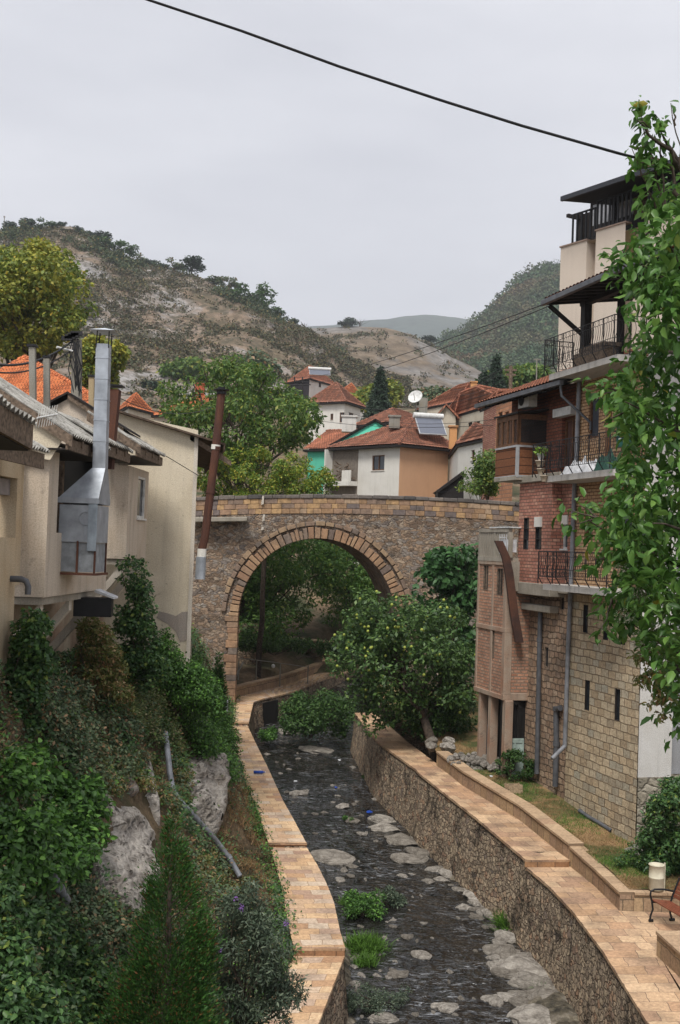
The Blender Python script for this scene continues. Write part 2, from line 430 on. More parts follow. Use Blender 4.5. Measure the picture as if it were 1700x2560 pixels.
M_PAVER = m_brick('worn_sandstone_paving', [(0, (.38, .24, .14)), (.25, (.50, .33, .20)), (.5, (.57, .40, .25)), (.75, (.36, .23, .15)), (1, (.50, .31, .18))], (.18, .125, .09), .55, .40, .008, .4, .012, .07, .7, smooth=.4, dlo=.45, dhi=.75)
def t_():
    t = NT('retaining_wall_stone', .92, .15); uv = t.co('UV', scale=(1, 1.45, 1)); nz_ = t.noise(uv, 4.0, 3, .6, 0, True)
    sub = t.n('ShaderNodeVectorMath', {0: nz_, 1: (.5, .5, .5)}, operation='SUBTRACT').outputs[0]; sc_ = t.n('ShaderNodeVectorMath', {0: sub}, operation='SCALE'); sc_.inputs['Scale'].default_value = .22
    v = t.n('ShaderNodeVectorMath', {0: uv, 1: sc_.outputs[0]}, operation='ADD').outputs[0]
    vo = t.n('ShaderNodeTexVoronoi', {'Vector': v, 'Scale': 5.2, 'Randomness': .75}, distance='CHEBYCHEV'); ve = t.n('ShaderNodeTexVoronoi', {'Vector': v, 'Scale': 5.2, 'Randomness': .75}, feature='DISTANCE_TO_EDGE')
    sep = t.n('ShaderNodeSeparateColor', {0: vo.outputs['Color']}).outputs[0]
    c = t.ramp(sep, [(0, (.25, .19, .14)), (.3, (.46, .36, .25)), (.5, (.33, .26, .19)), (.75, (.52, .41, .29)), (.9, (.40, .25, .16)), (1, (.22, .18, .15))])
    fn = t.noise(t.co('UV'), 13, 6, .75); c = t.mix(.65, c, t.ramp(fn, [(.28, .05), (.72, .95)]), 'OVERLAY')
    c = t.mix(t.ramp(ve.outputs['Distance'], [(0, .8), (.035, .55), (.08, 0.0)]), c, (.09, .07, .055))
    st = t.noise(t.co('UV', scale=(1.1, .8, 1)), 1.2, 8, .8, .5); c = t.mix(t.ramp(st, [(.5, 0.0), (.62, .85)]), c, (.028, .024, .02))
    return t.done(c, t.bump(t.math('ADD', t.ramp(ve.outputs['Distance'], [(0, 0.0), (.12, 1.0)]), t.math('MULTIPLY', fn, .8)), 1, .05))
M_RET = t_()
M_LOW = m_brick('low_wall_stone', [(0, (.27, .18, .115)), (.3, (.38, .27, .16)), (.6, (.31, .21, .14)), (1, (.42, .30, .19))], (.14, .105, .07), .42, .45, .012, .6, .02, .06, .6, dlo=.48)
M_CAPS = m_brick('low_wall_cap', [(0, (.34, .235, .15)), (.5, (.46, .33, .21)), (1, (.38, .25, .16))], (.2, .14, .09), .5, 5.0, .008, .4, .01, .01, .4)
M_CONC = m_plaster('old_concrete', (.33, .30, .25), (.14, .12, .09), .6, .5, .6, .5)
M_DARKIN = m_plain('dark_interior', (.012, .011, .01), .95)  # near-black colour painted for the shade inside openings and recesses
M_BARK = m_plain('bark', (.085, .065, .05), .95, 0, .35, 12, .8)
M_RUST = m_plaster('rusty_sheet', (.075, .038, .03), (.14, .06, .035), .8, .35, .7, .4)
M_STEEL = m_plain('galvanised_sheet', (.36, .39, .43), .5, .35, .18, 3, .15)
M_BLACKIRON = m_plain('black_iron', (.018, .018, .02), .5, .3, .1)
M_WIRE = m_plain('wire', (.02, .02, .022), .6)
M_GLASS = NT('window_glass', .08, .6).done((.025, .03, .035))
M_WHITEL = m_plain('lime_wash', (.55, .5, .43), .95, 0, .25, 20)
M_GRVL = m_plain('gravel', (.16, .135, .105), .95, 0, .3, 6, .8)
def t_():
    t = NT('rock_light', .9, .2); f = t.noise(t.co('Object'), 2.2, 8, .7, .4); g = t.noise(t.co('Object'), 14, 6, .75)
    v = t.n('ShaderNodeTexVoronoi', {'Vector': t.co('Object', scale=(1, 1, 2.4)), 'Scale': .9}, feature='DISTANCE_TO_EDGE').outputs['Distance']
    c = t.ramp(f, [(.3, (.08, .07, .058)), (.45, (.26, .235, .205)), (.6, (.46, .425, .375)), (.72, (.24, .19, .14))])
    c = t.mix(.5, c, t.ramp(g, [(.25, .1), (.75, .9)]), 'OVERLAY')
    oi_ = t.n('ShaderNodeObjectInfo').outputs['Random']; c = t.mix(t.ramp(oi_, [(.15, .75), (.75, 0.0)]), c, t.mix(.75, c, (.10, .085, .065)))
    h = t.math('ADD', t.math('MULTIPLY', g, .5), t.math('ADD', f, t.math('MULTIPLY', t.ramp(v, [(0, 0.0), (.06, 1.0)]), .25)))
    return t.done(c, t.bump(h, .9, .08))
M_ROCK = t_()
def t_():
    t = NT('cliff_rock', .92, .15); f = t.noise(t.co('Object'), 2.0, 8, .7, .5); g = t.noise(t.co('Object', scale=(1, 1, .5)), 12, 6, .75)
    c = t.ramp(f, [(.3, (.10, .085, .07)), (.45, (.24, .205, .18)), (.6, (.37, .34, .31)), (.75, (.19, .15, .11))])
    c = t.mix(.5, c, t.ramp(g, [(.25, .1), (.75, .9)]), 'OVERLAY')
    return t.done(c, t.bump(t.math('ADD', f, t.math('MULTIPLY', g, .6)), 1, .12))
M_CLIFF = t_()
def t_():
    t = NT('bank_soil', .95, .1); f = t.noise(t.co('Object'), 1.1, 7, .65, .3); g = t.noise(t.co('Object'), 11, 5, .7)
    c = t.ramp(f, [(.32, (.035, .04, .02)), (.5, (.085, .065, .04)), (.62, (.15, .11, .07)), (.75, (.06, .06, .03))])
    c = t.mix(.5, c, t.ramp(g, [(.25, .1), (.75, .9)]), 'OVERLAY')
    return t.done(c, t.bump(t.math('ADD', f, t.math('MULTIPLY', g, .6)), .9, .08))
M_SOIL = t_()
def t_():
    t = NT('terrace_ground', .95, .1); f = t.noise(t.co('Object'), .75, 6, .6, .3); g = t.noise(t.co('Object'), 16, 5, .75)
    c = t.ramp(f, [(.36, (.045, .07, .02)), (.48, (.11, .11, .045)), (.56, (.27, .18, .09)), (.68, (.33, .21, .11)), (.78, (.12, .10, .05))])
    c = t.mix(.55, c, t.ramp(g, [(.25, .1), (.75, .9)]), 'OVERLAY')
    return t.done(c, t.bump(g, .9, .05))
M_TERR = t_()
def t_():
    t = NT('stream_water', .05, .5)
    a = t.noise(t.co('Object', scale=(.55, 1, 1)), 1.9, 3, .6, 1.2); b = t.noise(t.co('Object', scale=(.5, 1, 1)), 6, 2, .55, .5); c0 = t.noise(t.co('Object'), .8, 3, .5)
    c = t.ramp(t.noise(t.co('Object', scale=(1, .6, 1)), 1.3, 6, .7), [(.35, (.006, .006, .006)), (.6, (.018, .016, .013)), (.75, (.05, .045, .038))])
    fo = t.noise(t.co('Object', scale=(.45, 1.6, 1)), 5.5, 6, .75, 1.2); c = t.mix(t.math('MULTIPLY', t.ramp(fo, [(.54, 0.0), (.64, .8)]), t.ramp(t.noise(t.co('Object'), .7, 3, .6), [(.40, 0.0), (.58, 1.0)])), c, (.33, .345, .37))  # pale-blue streaks: sky reflection painted into the water colour
    h = t.math('ADD', t.math('MULTIPLY', a, t.ramp(c0, [(.3, .35), (.6, 1.0)])), t.math('MULTIPLY', b, .45))
    return t.done(c, t.bump(h, 1.0, .13))
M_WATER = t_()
def t_():
    t = NT('stream_bed', .7, .3); f = t.noise(t.co('Object'), 1.5, 7, .7, .4)
    v = t.n('ShaderNodeTexVoronoi', {'Vector': t.co('Object'), 'Scale': 7.0}); g = t.n('ShaderNodeSeparateColor', {0: v.outputs['Color']}).outputs[0]
    c = t.ramp(f, [(.35, (.03, .027, .02)), (.5, (.10, .085, .06)), (.68, (.24, .21, .17))])
    c = t.mix(.5, c, t.ramp(g, [(0, .1), (1, .9)]), 'OVERLAY')
    return t.done(c, t.bump(t.math('SUBTRACT', f, v.outputs['Distance']), 1, .08))
M_BED = t_()

# ------------------------------------------------------------------ heights
def zr(Y): return -8.25+(Y-53)*.065           # stream level
def fbm(x, y, z=0.0, o=4): return mnoise.fractal(Vector((x, y, z)), .9, 2.1, o)
def sst(a, b, x):
    t = min(1, max(0, (x-a)/(b-a))); return t*t*(3-2*t)

# ------------------------------------------------------------------ paths (stations: outer pixel, inner pixel, level)
LST = [((700, 2750), (520, 2750), -8.9), ((796, 2560), (640, 2560), -8.8), ((863, 2386), (735, 2388), -8.65), ((863, 2370), (735, 2370), -8.5),
       ((850, 2326), (724, 2326), -8.44), ((835, 2255), (711, 2255), -8.34), ((817, 2209), (702, 2209), -8.27), ((794, 2163), (689, 2163), -8.2), ((768, 2120), (676, 2121), -8.12),
       ((766, 2107), (671, 2107), -8.0), ((733, 2046), (650, 2046), -7.85), ((707, 2000), (634, 2000), -7.75), ((667, 1913), (594, 1913), -7.5), ((645, 1869), (585, 1869), -7.4),
       ((620, 1817), (582, 1817), -7.27), ((622, 1806), (582, 1806), -7.12), ((634, 1755), (586, 1755), -7.0), ((660, 1746), (600, 1738), -6.97), ((694, 1739), (694, 1716), -6.95),
       ((739, 1727), (740, 1703), -6.92), ((801, 1701), (801, 1679), -6.9), ((828, 1692), (840, 1665), -6.9), ((950, 1655), (950, 1635), -6.9)]
RST = [((1720, 2720), (1860, 2720), -8.3), ((1618, 2555), (1745, 2555), -8.2), ((1506, 2376), (1641, 2376), -8.0), ((1431, 2277), (1549, 2277), -7.9), ((1370, 2213), (1484, 2213), -7.85),
       ((1315, 2167), (1430, 2165), -7.8), ((1315, 2150), (1423, 2150), -7.63), ((1299, 2136), (1410, 2136), -7.62), ((1191, 2045), (1293, 2045), -7.4),
       ((1050, 1935), (1125, 1935), -7.1), ((1038, 1922), (1103, 1917), -7.08), ((944, 1855), (1020, 1855), -6.95), ((886, 1782), (935, 1782), -6.85)]
def stations(st): return [(G(*a, z), G(*b, z)) for a, b, z in st]
LS, RS = stations(LST), stations(RST)
def path_mesh(name, ST, mat, label):
    mb = MB(); s = 0.0
    for i in range(len(ST)-1):
        a, b = ST[i]; c, d = ST[i+1]; seg = ((a+b)/2-(c+d)/2).length
        if abs(a.z-c.z) > .1 and seg < .6:      # a step: a riser under the nosing of the higher slab
            hi, lo = max(a.z, c.z), min(a.z, c.z); dn = ((a+b)/2-(c+d)/2) if a.z < c.z else ((c+d)/2-(a+b)/2); dn.z = 0; dn = dn.normalized()*.05; tops = (c, d) if c.z > a.z else (a, b)
            NOS.append((tops[0].copy(), tops[1].copy(), dn, hi-lo))
            mb.quad(Vector((c.x, c.y, lo-.1)), Vector((d.x, d.y, lo-.1)), d, c)
            a2, b2 = Vector((a.x, a.y, lo)), Vector((b.x, b.y, lo))
            mb.quad(a2, b2, Vector((d.x, d.y, lo)), Vector((c.x, c.y, lo)))
            continue
        n = max(1, int(seg/.5)); w0, w1 = (b-a).length, (d-c).length
        for k in range(n):
            p0, p1 = a.lerp(c, k/n), a.lerp(c, (k+1)/n); q0, q1 = b.lerp(d, k/n), b.lerp(d, (k+1)/n)
            s0, s1 = s+seg*k/n, s+seg*(k+1)/n
            mb.quad(p0, q0, q1, p1, [(0, s0), (w0, s0), (w0, s1), (0, s1)])
            mb.quad(p1, p0, p0-Vector((0, 0, .07)), p1-Vector((0, 0, .07)), [(0, s1), (0, s0), (.07, s0), (.07, s1)])
        s += seg
    for f in range(len(mb.f)):                 # faces up
        p = [mb.v[i] for i in mb.f[f]]; nn = (p[1]-p[0]).cross(p[2]-p[0])
        if abs(nn.normalized().z) > .5 and nn.z < 0: mb.f[f] = mb.f[f][::-1]; mb.uv[f] = mb.uv[f][::-1] if mb.uv[f] else None
    return mb.build(name, mat, kind='structure')
NOS = []
path_mesh('path', LS, M_PAVE, '')
path_mesh('path', RS, M_PAVER, '')
M_RISER = m_brick('shaded_riser_stone', [(0, (.24, .13, .07)), (.5, (.36, .20, .10)), (1, (.28, .15, .08))], (.10, .06, .04), .45, .4, .01, .4, .01, .01, .6)  # stone colour darkened to carry the shade below the nosing
for a_, b_, dn_, h_ in NOS:
    mb = MB(); mb.box(a_+Vector((0, 0, -.045))-dn_, b_-a_, dn_*2, (0, 0, .052)); mb.build('step_nosing', M_PAVER, kind='structure')
    mb = MB(); mb.box(a_+Vector((0, 0, -h_))-dn_, b_-a_, dn_*1.15, (0, 0, h_-.048)); mb.build('step_riser', M_RISER, kind='structure')
mb = MB(); mb.quad(RS[3][1], Vector((12, RS[3][1].y, -7.9)), Vector((12, RS[2][1].y, -8.0)), RS[2][1]); mb.quad(RS[2][1], Vector((12, RS[2][1].y, -8.0)), Vector((12, 18, -8.3)), RS[0][1])
mb.build('pavement', M_PAVER, kind='structure')

def ret_wall(name, ST, side, label, i0=0, i1=None):
    mb = MB(); s = 0; ST = ST[i0:i1]
    for i in range(len(ST)-1):
        a, b = ST[i]; c, d = ST[i+1]
        if abs(a.z-c.z) > .1: c = Vector((c.x, c.y, max(a.z, c.z)))
        ins = (b-a).normalized()*.04; ins2 = (d-c).normalized()*.04
        ta, tc_ = a+ins-Vector((0, 0, .071)), c+ins2-Vector((0, 0, .071))
        L_ = (tc_-ta).length
        out = -(b-a).normalized(); out.z = 0; out2 = -(d-c).normalized(); out2.z = 0
        fa = ta+out*.22; fa.z = zr(a.y)-.5; fc = tc_+out2*.22; fc.z = zr(c.y)-.5
        ba = a+(b-a).normalized()*.6-Vector((0, 0, .071)); bc = c+(d-c).normalized()*.6-Vector((0, 0, .071))
        mb.quad(ta, tc_, fc, fa, [(s, ta.z), (s+L_, tc_.z), (s+L_, fc.z), (s, fa.z)])
        mb.quad(ta, ba, bc, tc_)
        s += L_
    # back and ends close it
    a, b = ST[0]; 
    return mb
mb = ret_wall('retaining_wall', LS, 1, '')
mb.build('retaining_wall', M_RET, label='stone retaining wall on the left side of the stream below the paved path', cat='retaining wall')
mb = ret_wall('retaining_wall', RS, -1, '')
# far corner of the right wall turns away from the stream
a = RS[-1][0]; mb.quad(a, a+Vector((3.5, 1.6, 0)), a+Vector((3.5, 1.6, -2.6)), a+Vector((-.1, -.2, -2.2)))
mb.build('retaining_wall', M_RET, label='tall dark-stained stone retaining wall on the right side of the stream', cat='retaining wall')

# culvert opening in the left wall just before the bridge
# ------------------------------------------------------------------ low parapet walls beside the paths
def low_wall(pts, h, w, label, mat=M_LOW, cap=M_CAPS, side=1, name='low_wall', capo=.03):
    """pts: base line nearest the path; thickness grows to side"""
    T = thing(name, pts[0], label, 'low wall'); mb = MB(); mc = MB(); s = 0
    for i in range(len(pts)-1):
        a, b = Vector(pts[i]), Vector(pts[i+1]); d = (b-a); L_ = d.length; d.z = 0; d.normalize(); n = Vector((d.y, -d.x, 0))*side
        e_ = 0 if i == len(pts)-2 else 0
        A, B = a, b
        def cross(p, off, z): q = p+n*off; return Vector((q.x, q.y, p.z+z))
        mb.quad(cross(A, 0, -.15), cross(B, 0, -.15), cross(B, 0, h), cross(A, 0, h), [(s, 0), (s+L_, 0), (s+L_, h+.15), (s, h+.15)])
        mb.quad(cross(A, w, -.15), cross(B, w, -.15), cross(B, w, h), cross(A, w, h))
        for q in ([A] if i == 0 else [])+([B] if i == len(pts)-2 else []):
            mb.quad(cross(q, 0, -.15), cross(q, w, -.15), cross(q, w, h), cross(q, 0, h))
        P8 = [cross(A, -capo, h), cross(B, -capo, h), cross(B, w+capo, h), cross(A, w+capo, h), cross(A, -capo, h+.06), cross(B, -capo, h+.06), cross(B, w+capo, h+.06), cross(A, w+capo, h+.06)]
        mc.add(P8, [(0, 3, 2, 1), (4, 5, 6, 7), (0, 1, 5, 4), (1, 2, 6, 5), (2, 3, 7, 6), (3, 0, 4, 7)],
               uvs=[[(s, 0)]*4, [(s, 0), (s+L_, 0), (s+L_, w), (s, w)], [(s, 0), (s+L_, 0), (s+L_, .06), (s, .06)], [(0, 0)]*4, [(s+L_, 0), (s, 0), (s, .06), (s+L_, .06)], [(0, 0)]*4])
        s += L_
    mb.build('wall', mat, T); mc.build('coping', cap, T); return T
r_in = [G(1091, 1908, -7.0), G(1154, 1958, -7.13), G(1299, 2049, -7.4), G(1423, 2149, -7.63)]
low_wall(r_in, .34, .36, 'long low sandstone wall beside the right path, stretch above the step', side=-1)
r_in2 = [G(1424, 2157, -7.72), G(1484, 2213, -7.85), G(1549, 2277, -7.9)]
low_wall(r_in2, .36, .34, 'low sandstone wall below the step of the right path, ending in a corner', side=-1)
c0 = G(1549, 2277, -7.9)+Vector((-.02, .0, 0))
low_wall([c0+Vector((.34, .0, 0)), c0+Vector((4.5, .25, 0))], .36, .34, 'short low wall running away behind the litter bin and bench', side=-1)
low_wall([G(1641, 2387, -8.0), G(1760, 2500, -8.12)], .42, .5, 'low stone planter wall in front of the bench at the right edge', side=-1)
l_in = [G(589, 1744, -6.97), G(640, 1730, -6.96), G(694, 1717, -6.95), G(740, 1703, -6.92), G(801, 1679, -6.9), G(860, 1662, -6.9)]
low_wall(l_in, .42, .3, 'reddish low wall curving away beyond the arch along the left path', side=-1)

# ------------------------------------------------------------------ stream bed, water
def interp(tab, Y):
    if Y <= tab[0][0]: return tab[0][1]
    for (a, b), (c, d) in zip(tab, tab[1:]):
        if Y <= c: return b+(d-b)*(Y-a)/max(c-a, 1e-6)
    return tab[-1][1]
LO = sorted([(a.y, a.x) for a, b in LS[:17]]); RO = sorted([(a.y, a.x) for a, b in RS]); LI = sorted([(b.y, b.x) for a, b in LS[:17]]); LZ = sorted([(a.y, a.z) for a, b in LS[:17]]); RI = sorted([(b.y, b.x) for a, b in RS])
def lx(Y): return interp(LO, Y) if Y < 54 else interp(LO, 54)+(Y-54)*.35
def rx(Y): return interp(RO, Y) if Y < 50 else interp(RO, 50)+(Y-50)*.35
def grid(name, xs, ys, fz, mat, **k):
    V = []; F = []; nx = len(xs(ys[0]))
    for y in ys:
        for x in xs(y): V.append((x, y, fz(x, y)))
    for j in range(len(ys)-1):
        for i in range(nx-1): F.append((j*nx+i, j*nx+i+1, (j+1)*nx+i+1, (j+1)*nx+i))
    mb = MB(); mb.add(V, F, True); return mb.build(name, mat, **k)
def bedz(x, y):
    l, r = lx(y), rx(y); t = (x-l)/(r-l); z = zr(y)-.24+fbm(x*.9, y*.7, 2)*.13+fbm(x*3, y*3, 5)*.05
    z += .32*sst(.72, .98, t)*sst(44, 36, y)*(0.6+.8*fbm(1, y*.5, 3)) + .26*sst(.28, .0, t)*sst(27, 29, y)*sst(36, 33, y) + .18*sst(.16, 0, t)
    z += .2*sst(.6, .8, t)*sst(30, 27, y)
    return z
grid('riverbed', lambda y: np.linspace(lx(y)-.4, rx(y)+.4, 60), np.arange(17, 78, .16), bedz, M_BED, kind='structure')
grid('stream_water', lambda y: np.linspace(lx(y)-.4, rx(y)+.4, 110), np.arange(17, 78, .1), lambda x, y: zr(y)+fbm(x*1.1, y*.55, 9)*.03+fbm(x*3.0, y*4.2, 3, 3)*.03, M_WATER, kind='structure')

# ------------------------------------------------------------------ right terrace, left bank, ground sheet
def terz(x, y): return -7.5+(y-27)*.06+fbm(x*.5, y*.5, 4)*.07+max(0, x-9)*.02
def tx0(y):
    if y < 26.9: return 6.7+(26.9-y)*.12+.2
    if y < 40: return interp(RI, y)+.28
    return interp(RI, y)+.1
grid('grass_terrace', lambda y: np.linspace(tx0(y), 40, 90), np.arange(27.35, 62, .35), terz, M_TERR, kind='structure')
grid('grass_verge', lambda y: np.linspace(7.2+(24.2-y)*.45, 30, 20), np.arange(17, 24.3, .4), lambda x, y: -7.66-(24.3-y)*.03, M_TERR, kind='structure')
LF = FP((-5.2, 21), (-4.84, 31))                       # river-side plane of the left houses
def lfx(Y): return -5.2+.036*(Y-21)
def bank(x, y):
    xw = interp(LI, min(y, 53))-.05; zw = interp(LZ, min(y, 53))-.12; xf = lfx(y)-1.0; zt = -2.3-(y-20)*.055
    if y > 31: xf += .6
    xf = min(xf, xw-2.2)
    t = (xw-x)/(xw-xf)
    if t <= 0: return zw
    tt = min(1.25, t)
    z = zw+(zt-zw)*(.12*tt+.88*sst(.02, 1.0, tt)) if t < 1 else zt+(t-1)*.02
    b = sst(0, .15, t)*sst(1.15, .9, t)
    return z+b*(fbm(x*.55, y*.55, 1)*.75+fbm(x*1.8, y*1.8, 6)*.22)
grid('bank', lambda y: np.concatenate([np.linspace(-40, -9, 8), np.linspace(-8.8, interp(LI, min(y, 53))+.0, 70)]), np.arange(9, 57, .28), bank, M_SOIL, kind='structure')
WL0 = l_in[0]; _d = (l_in[-1]-l_in[0]); _d = Vector((_d.x, _d.y)).normalized(); WLN = Vector((-_d.y, _d.x))
def gz(x, y):
    if y < 53: return -11.6
    sd = (x-WL0.x)*WLN.x+(y-WL0.y)*WLN.y
    z = -7.3+.95*sst(.2, .9, sd)+max(0, sd-.9)*.07+max(0, y-64)*.23 if y < 90 else -.05+(min(y, 240)-90)*.19
    if 80 < y < 90: z += (-.05-z)*sst(80, 90, y)
    z = -11.6+(z+11.6)*sst(53, 56, y)
    z += max(0, abs(x)-30)*.05*sst(60, 90, y) if abs(x) < 200 else 8.5*sst(60, 90, y)
    c = -1.35+(y-54)*.35
    if y < 76: z += (zr(y)-.6-z)*sst(3.3, 2.5, abs(x-c))
    if y < 260: z += fbm(x*.08, y*.08, 3)*1.0*sst(62, 90, y)
    return z
gx = np.concatenate([[-3500, -1500, -600, -250, -120], np.linspace(-70, 70, 141), [120, 250, 600, 1500, 3500]])
gy = np.concatenate([[-400, -60, 0, 30, 50, 53], np.arange(53.5, 100, .8), np.arange(101, 260, 4), [300, 400, 700, 1500, 3000, 5200]])
def t_():
    t = NT('valley_ground', .95, .1); f = t.noise(t.co('Object'), .35, 7, .6, .3); g = t.noise(t.co('Object'), 5, 5, .75)
    c = t.ramp(f, [(.36, (.05, .06, .03)), (.5, (.13, .10, .065)), (.6, (.20, .14, .09)), (.75, (.09, .09, .05))])
    c = t.mix(.55, c, t.ramp(g, [(.25, .1), (.75, .9)]), 'OVERLAY')
    return t.done(c, t.bump(g, .9, .1))
grid('ground', lambda y: gx, gy, gz, t_(), kind='structure')

# ------------------------------------------------------------------ stone bridge
BY = 53.0; SK = Vector((-.145, 1, 0))*4.2
AX, AR, AZ = 790, 197, 1548                        # centre, inner half width (px), springing row
ac = P(AX+2, AZ, BY); R_i = AR*BY/FPX; SPR = ac.z+.0; rise = (P(AX, 1345, BY).z-SPR)
def bz(x):                                         # top of spandrel under the parapet
    return 2.44-.012*(x-3)**2*.35-.9+ (.0 if x > 0 else 0)
def intr(th, e_=0): return Vector((ac.x+(R_i+e_)*cos(th), BY, SPR+(rise+e_)*sin(th)))
bx0, bx1 = P(478, 1400, BY).x-3.5, P(1330, 1400, BY).x+1.2
BR = thing('stone_bridge', (ac.x, BY, -7), 'old stone bridge with one round arch over the stream', 'bridge')
mb = MB(); xs_ = sorted(set(list(np.linspace(bx0, bx1, 90))+[ac.x-R_i, ac.x+R_i]+[ac.x+R_i*cos(t) for t in np.linspace(0, pi, 60)]))
def low(x):
    k = (x-ac.x)/R_i
    return SPR+rise*sqrt(max(0, 1-k*k)) if abs(k) < 1 else None
for back in (0, 1):
    o = SK*back
    for a, b in zip(xs_, xs_[1:]):
        m = (a+b)/2
        if abs(m-ac.x) < R_i-1e-6: la, lb = low(a) or SPR, low(b) or SPR
        else: la = lb = -9.4
        q = [Vector((a, BY, la))+o, Vector((b, BY, lb))+o, Vector((b, BY, bz(b)))+o, Vector((a, BY, bz(a)))+o]
        mb.quad(*(q if not back else q[::-1]))
ths = np.linspace(0, pi, 41)
for a, b in zip(ths, ths[1:]):
    p, q = intr(a), intr(b); s0, s1 = a*R_i, b*R_i
    mb.quad(p, q, q+SK, p+SK, [(s0, 0), (s1, 0), (s1, 4.2), (s0, 4.2)])
for sx in (-1, 1):
    x = ac.x+sx*R_i; mb.quad(Vector((x, BY, -9.4)), Vector((x, BY, SPR)), Vector((x, BY, SPR))+SK, Vector((x, BY, -9.4))+SK)
mb.build('spandrel_wall', M_RUB, BR)
mb = MB()
for a, b in zip(xs_, xs_[1:]): mb.quad(Vector((a, BY, bz(a)-.02)), Vector((b, BY, bz(b)-.02)), Vector((b, BY, bz(b)-.02))+SK, Vector((a, BY, bz(a)-.02))+SK)
mb.build('deck', M_PAVER, BR)
# voussoirs
mb = MB(); n = 46; th0 = -.0
def vous(t0, t1, r0, r1, o0, o1, jr):
    j = random.uniform(-jr, jr); g = .006
    p = [intr(t0+g, r0), intr(t1-g, r0), intr(t1-g, r1+j), intr(t0+g, r1+j)]
    dv = Vector((0, o1-o0, 0)); p = [q+Vector((0, o0, 0)) for q in p]; mb.prism(p, dv)
t = 0
while t < pi:
    w = random.uniform(.045, .095); t1 = min(pi, t+w); vous(t, t1, -.02, .43, -.09-random.uniform(0, .07), .5, .10); t = t1
for sx in (-1, 1):                                # jamb stones down the piers
    z = SPR
    while z > -7.3:
        h = random.uniform(.22, .34); x0 = ac.x+sx*(R_i-.02); w = random.uniform(.38, .62); y0 = -.09-random.uniform(0, .03)
        mb.abox(min(x0, x0+sx*w), max(x0, x0+sx*w), BY+y0, BY+.5, z-h+.012, z); z -= h
mb.build('arch_ring', M_VOU, BR, bevel=.02)
mb = MB(); t = .12
while t < pi-.05:
    w = random.uniform(.07, .12); t1 = t+w; vous(t, t1, .55, .74, -.13-random.uniform(0, .03), .3, .05); t = t1
mb.build('hood_course', m_island('hood_course_stone', [(0, (.22, .15, .10)), (.4, (.34, .24, .15)), (.7, (.25, .17, .12)), (1, (.15, .12, .10))], fine=9, bd=.02, dirtamt=.5), BR, bevel=.02)
mb = MB()
for yo in (0, 3.9):
    o = SK*(yo/4.2); z0 = 0; mb = MB()
    for row, h in enumerate((.235, .215, .235)):
        x = bx0+random.uniform(0, .3)
        while x < bx1:
            w = random.uniform(.26, .62); xa, xb = x+.006, min(bx1, x+w)-.006; j = random.uniform(-.012, .012)
            za, zb = bz(xa)+z0, bz(xb)+z0; zz = (za+zb)/2
            mb.box(Vector((xa, BY+j-.03, zz+.006))+o, (xb-xa, 0, zb-za), (0, .33, 0), (0, 0, h-.012)); x += w
        z0 += h
    mb.build('parapet', M_PAR, BR, bevel=.012)
PAR_H = z0
for yo in (0, 3.9):
    o = SK*(yo/4.2); x = bx0; mb = MB()
    while x < bx1:
        w = random.uniform(.45, .75); xa, xb = x+.005, min(bx1, x+w)-.005; za, zb = bz(xa)+PAR_H, bz(xb)+PAR_H
        mb.box(Vector((xa, BY-.07-random.uniform(0, .02), za+.005))+o, (xb-xa, 0, zb-za), (0, .42, 0), (0, 0, .17+random.uniform(-.015, .02))); x += w
    mb.build('coping', M_COP, BR, bevel=.03)
mb = MB()
for a, b in zip(xs_, xs_[1:]): mb.box(Vector((a, BY+.03, bz(a)+.0)), (b-a, 0, bz(b)-bz(a)), (0, .25, 0), (0, 0, PAR_H-.01))
mb.build('parapet_mortar', M_MORT, BR)
mb = MB(); a = P(478, 1296, 52.3); b = P(618, 1294, 52.3)
mb.box(a-Vector((0, 0, .16)), (b.x-a.x, 0, b.z-a.z), (0, .62, 0), (0, 0, .2))
mb.build('projecting_slab', M_CONC, BR, bevel=.03)
for x_, y0_, y1_ in ((653, 1240, 1262), (655, 1286, 1304), (652, 1318, 1326), (805, 1322, 1342)):
    a, b = P(x_, y1_, BY-.13), P(x_+7, y0_, BY-.13); mb = MB(); mb.prism([a, Vector((b.x, a.y, a.z+.04)), b, Vector((a.x+.03, a.y, b.z))], (0, .06, 0)); mb.build('lime_streak', M_WHITEL, BR)
# ------------------------------------------------------------------ house-building helpers
def wall_open(mb, fp, u0, u1, z0, z1, ops=(), depth=.18, o=0.0):
    """wall face with real openings: ops = (ua, ub, za, zb); reveals go inwards"""
    us = sorted({u0, u1, *[min(max(x, u0), u1) for q in ops for x in q[:2]]}); zs = sorted({z0, z1, *[min(max(x, z0), z1) for q in ops for x in q[2:4]]})
    for a, b in zip(us, us[1:]):
        for c, d in zip(zs, zs[1:]):
            mu, mz = (a+b)/2, (c+d)/2
            if any(q[0] < mu < q[1] and q[2] < mz < q[3] for q in ops): continue
            mb.quad(fp.pt(a, c, o), fp.pt(b, c, o), fp.pt(b, d, o), fp.pt(a, d, o))
    for q in ops:
        a, b, c, d = q[:4]; i = o-depth
        mb.quad(fp.pt(a, c, o), fp.pt(a, d, o), fp.pt(a, d, i), fp.pt(a, c, i)); mb.quad(fp.pt(b, c, o), fp.pt(b, d, o), fp.pt(b, d, i), fp.pt(b, c, i))
        mb.quad(fp.pt(a, c, o), fp.pt(b, c, o), fp.pt(b, c, i), fp.pt(a, c, i)); mb.quad(fp.pt(a, d, o), fp.pt(b, d, o), fp.pt(b, d, i), fp.pt(a, d, i))
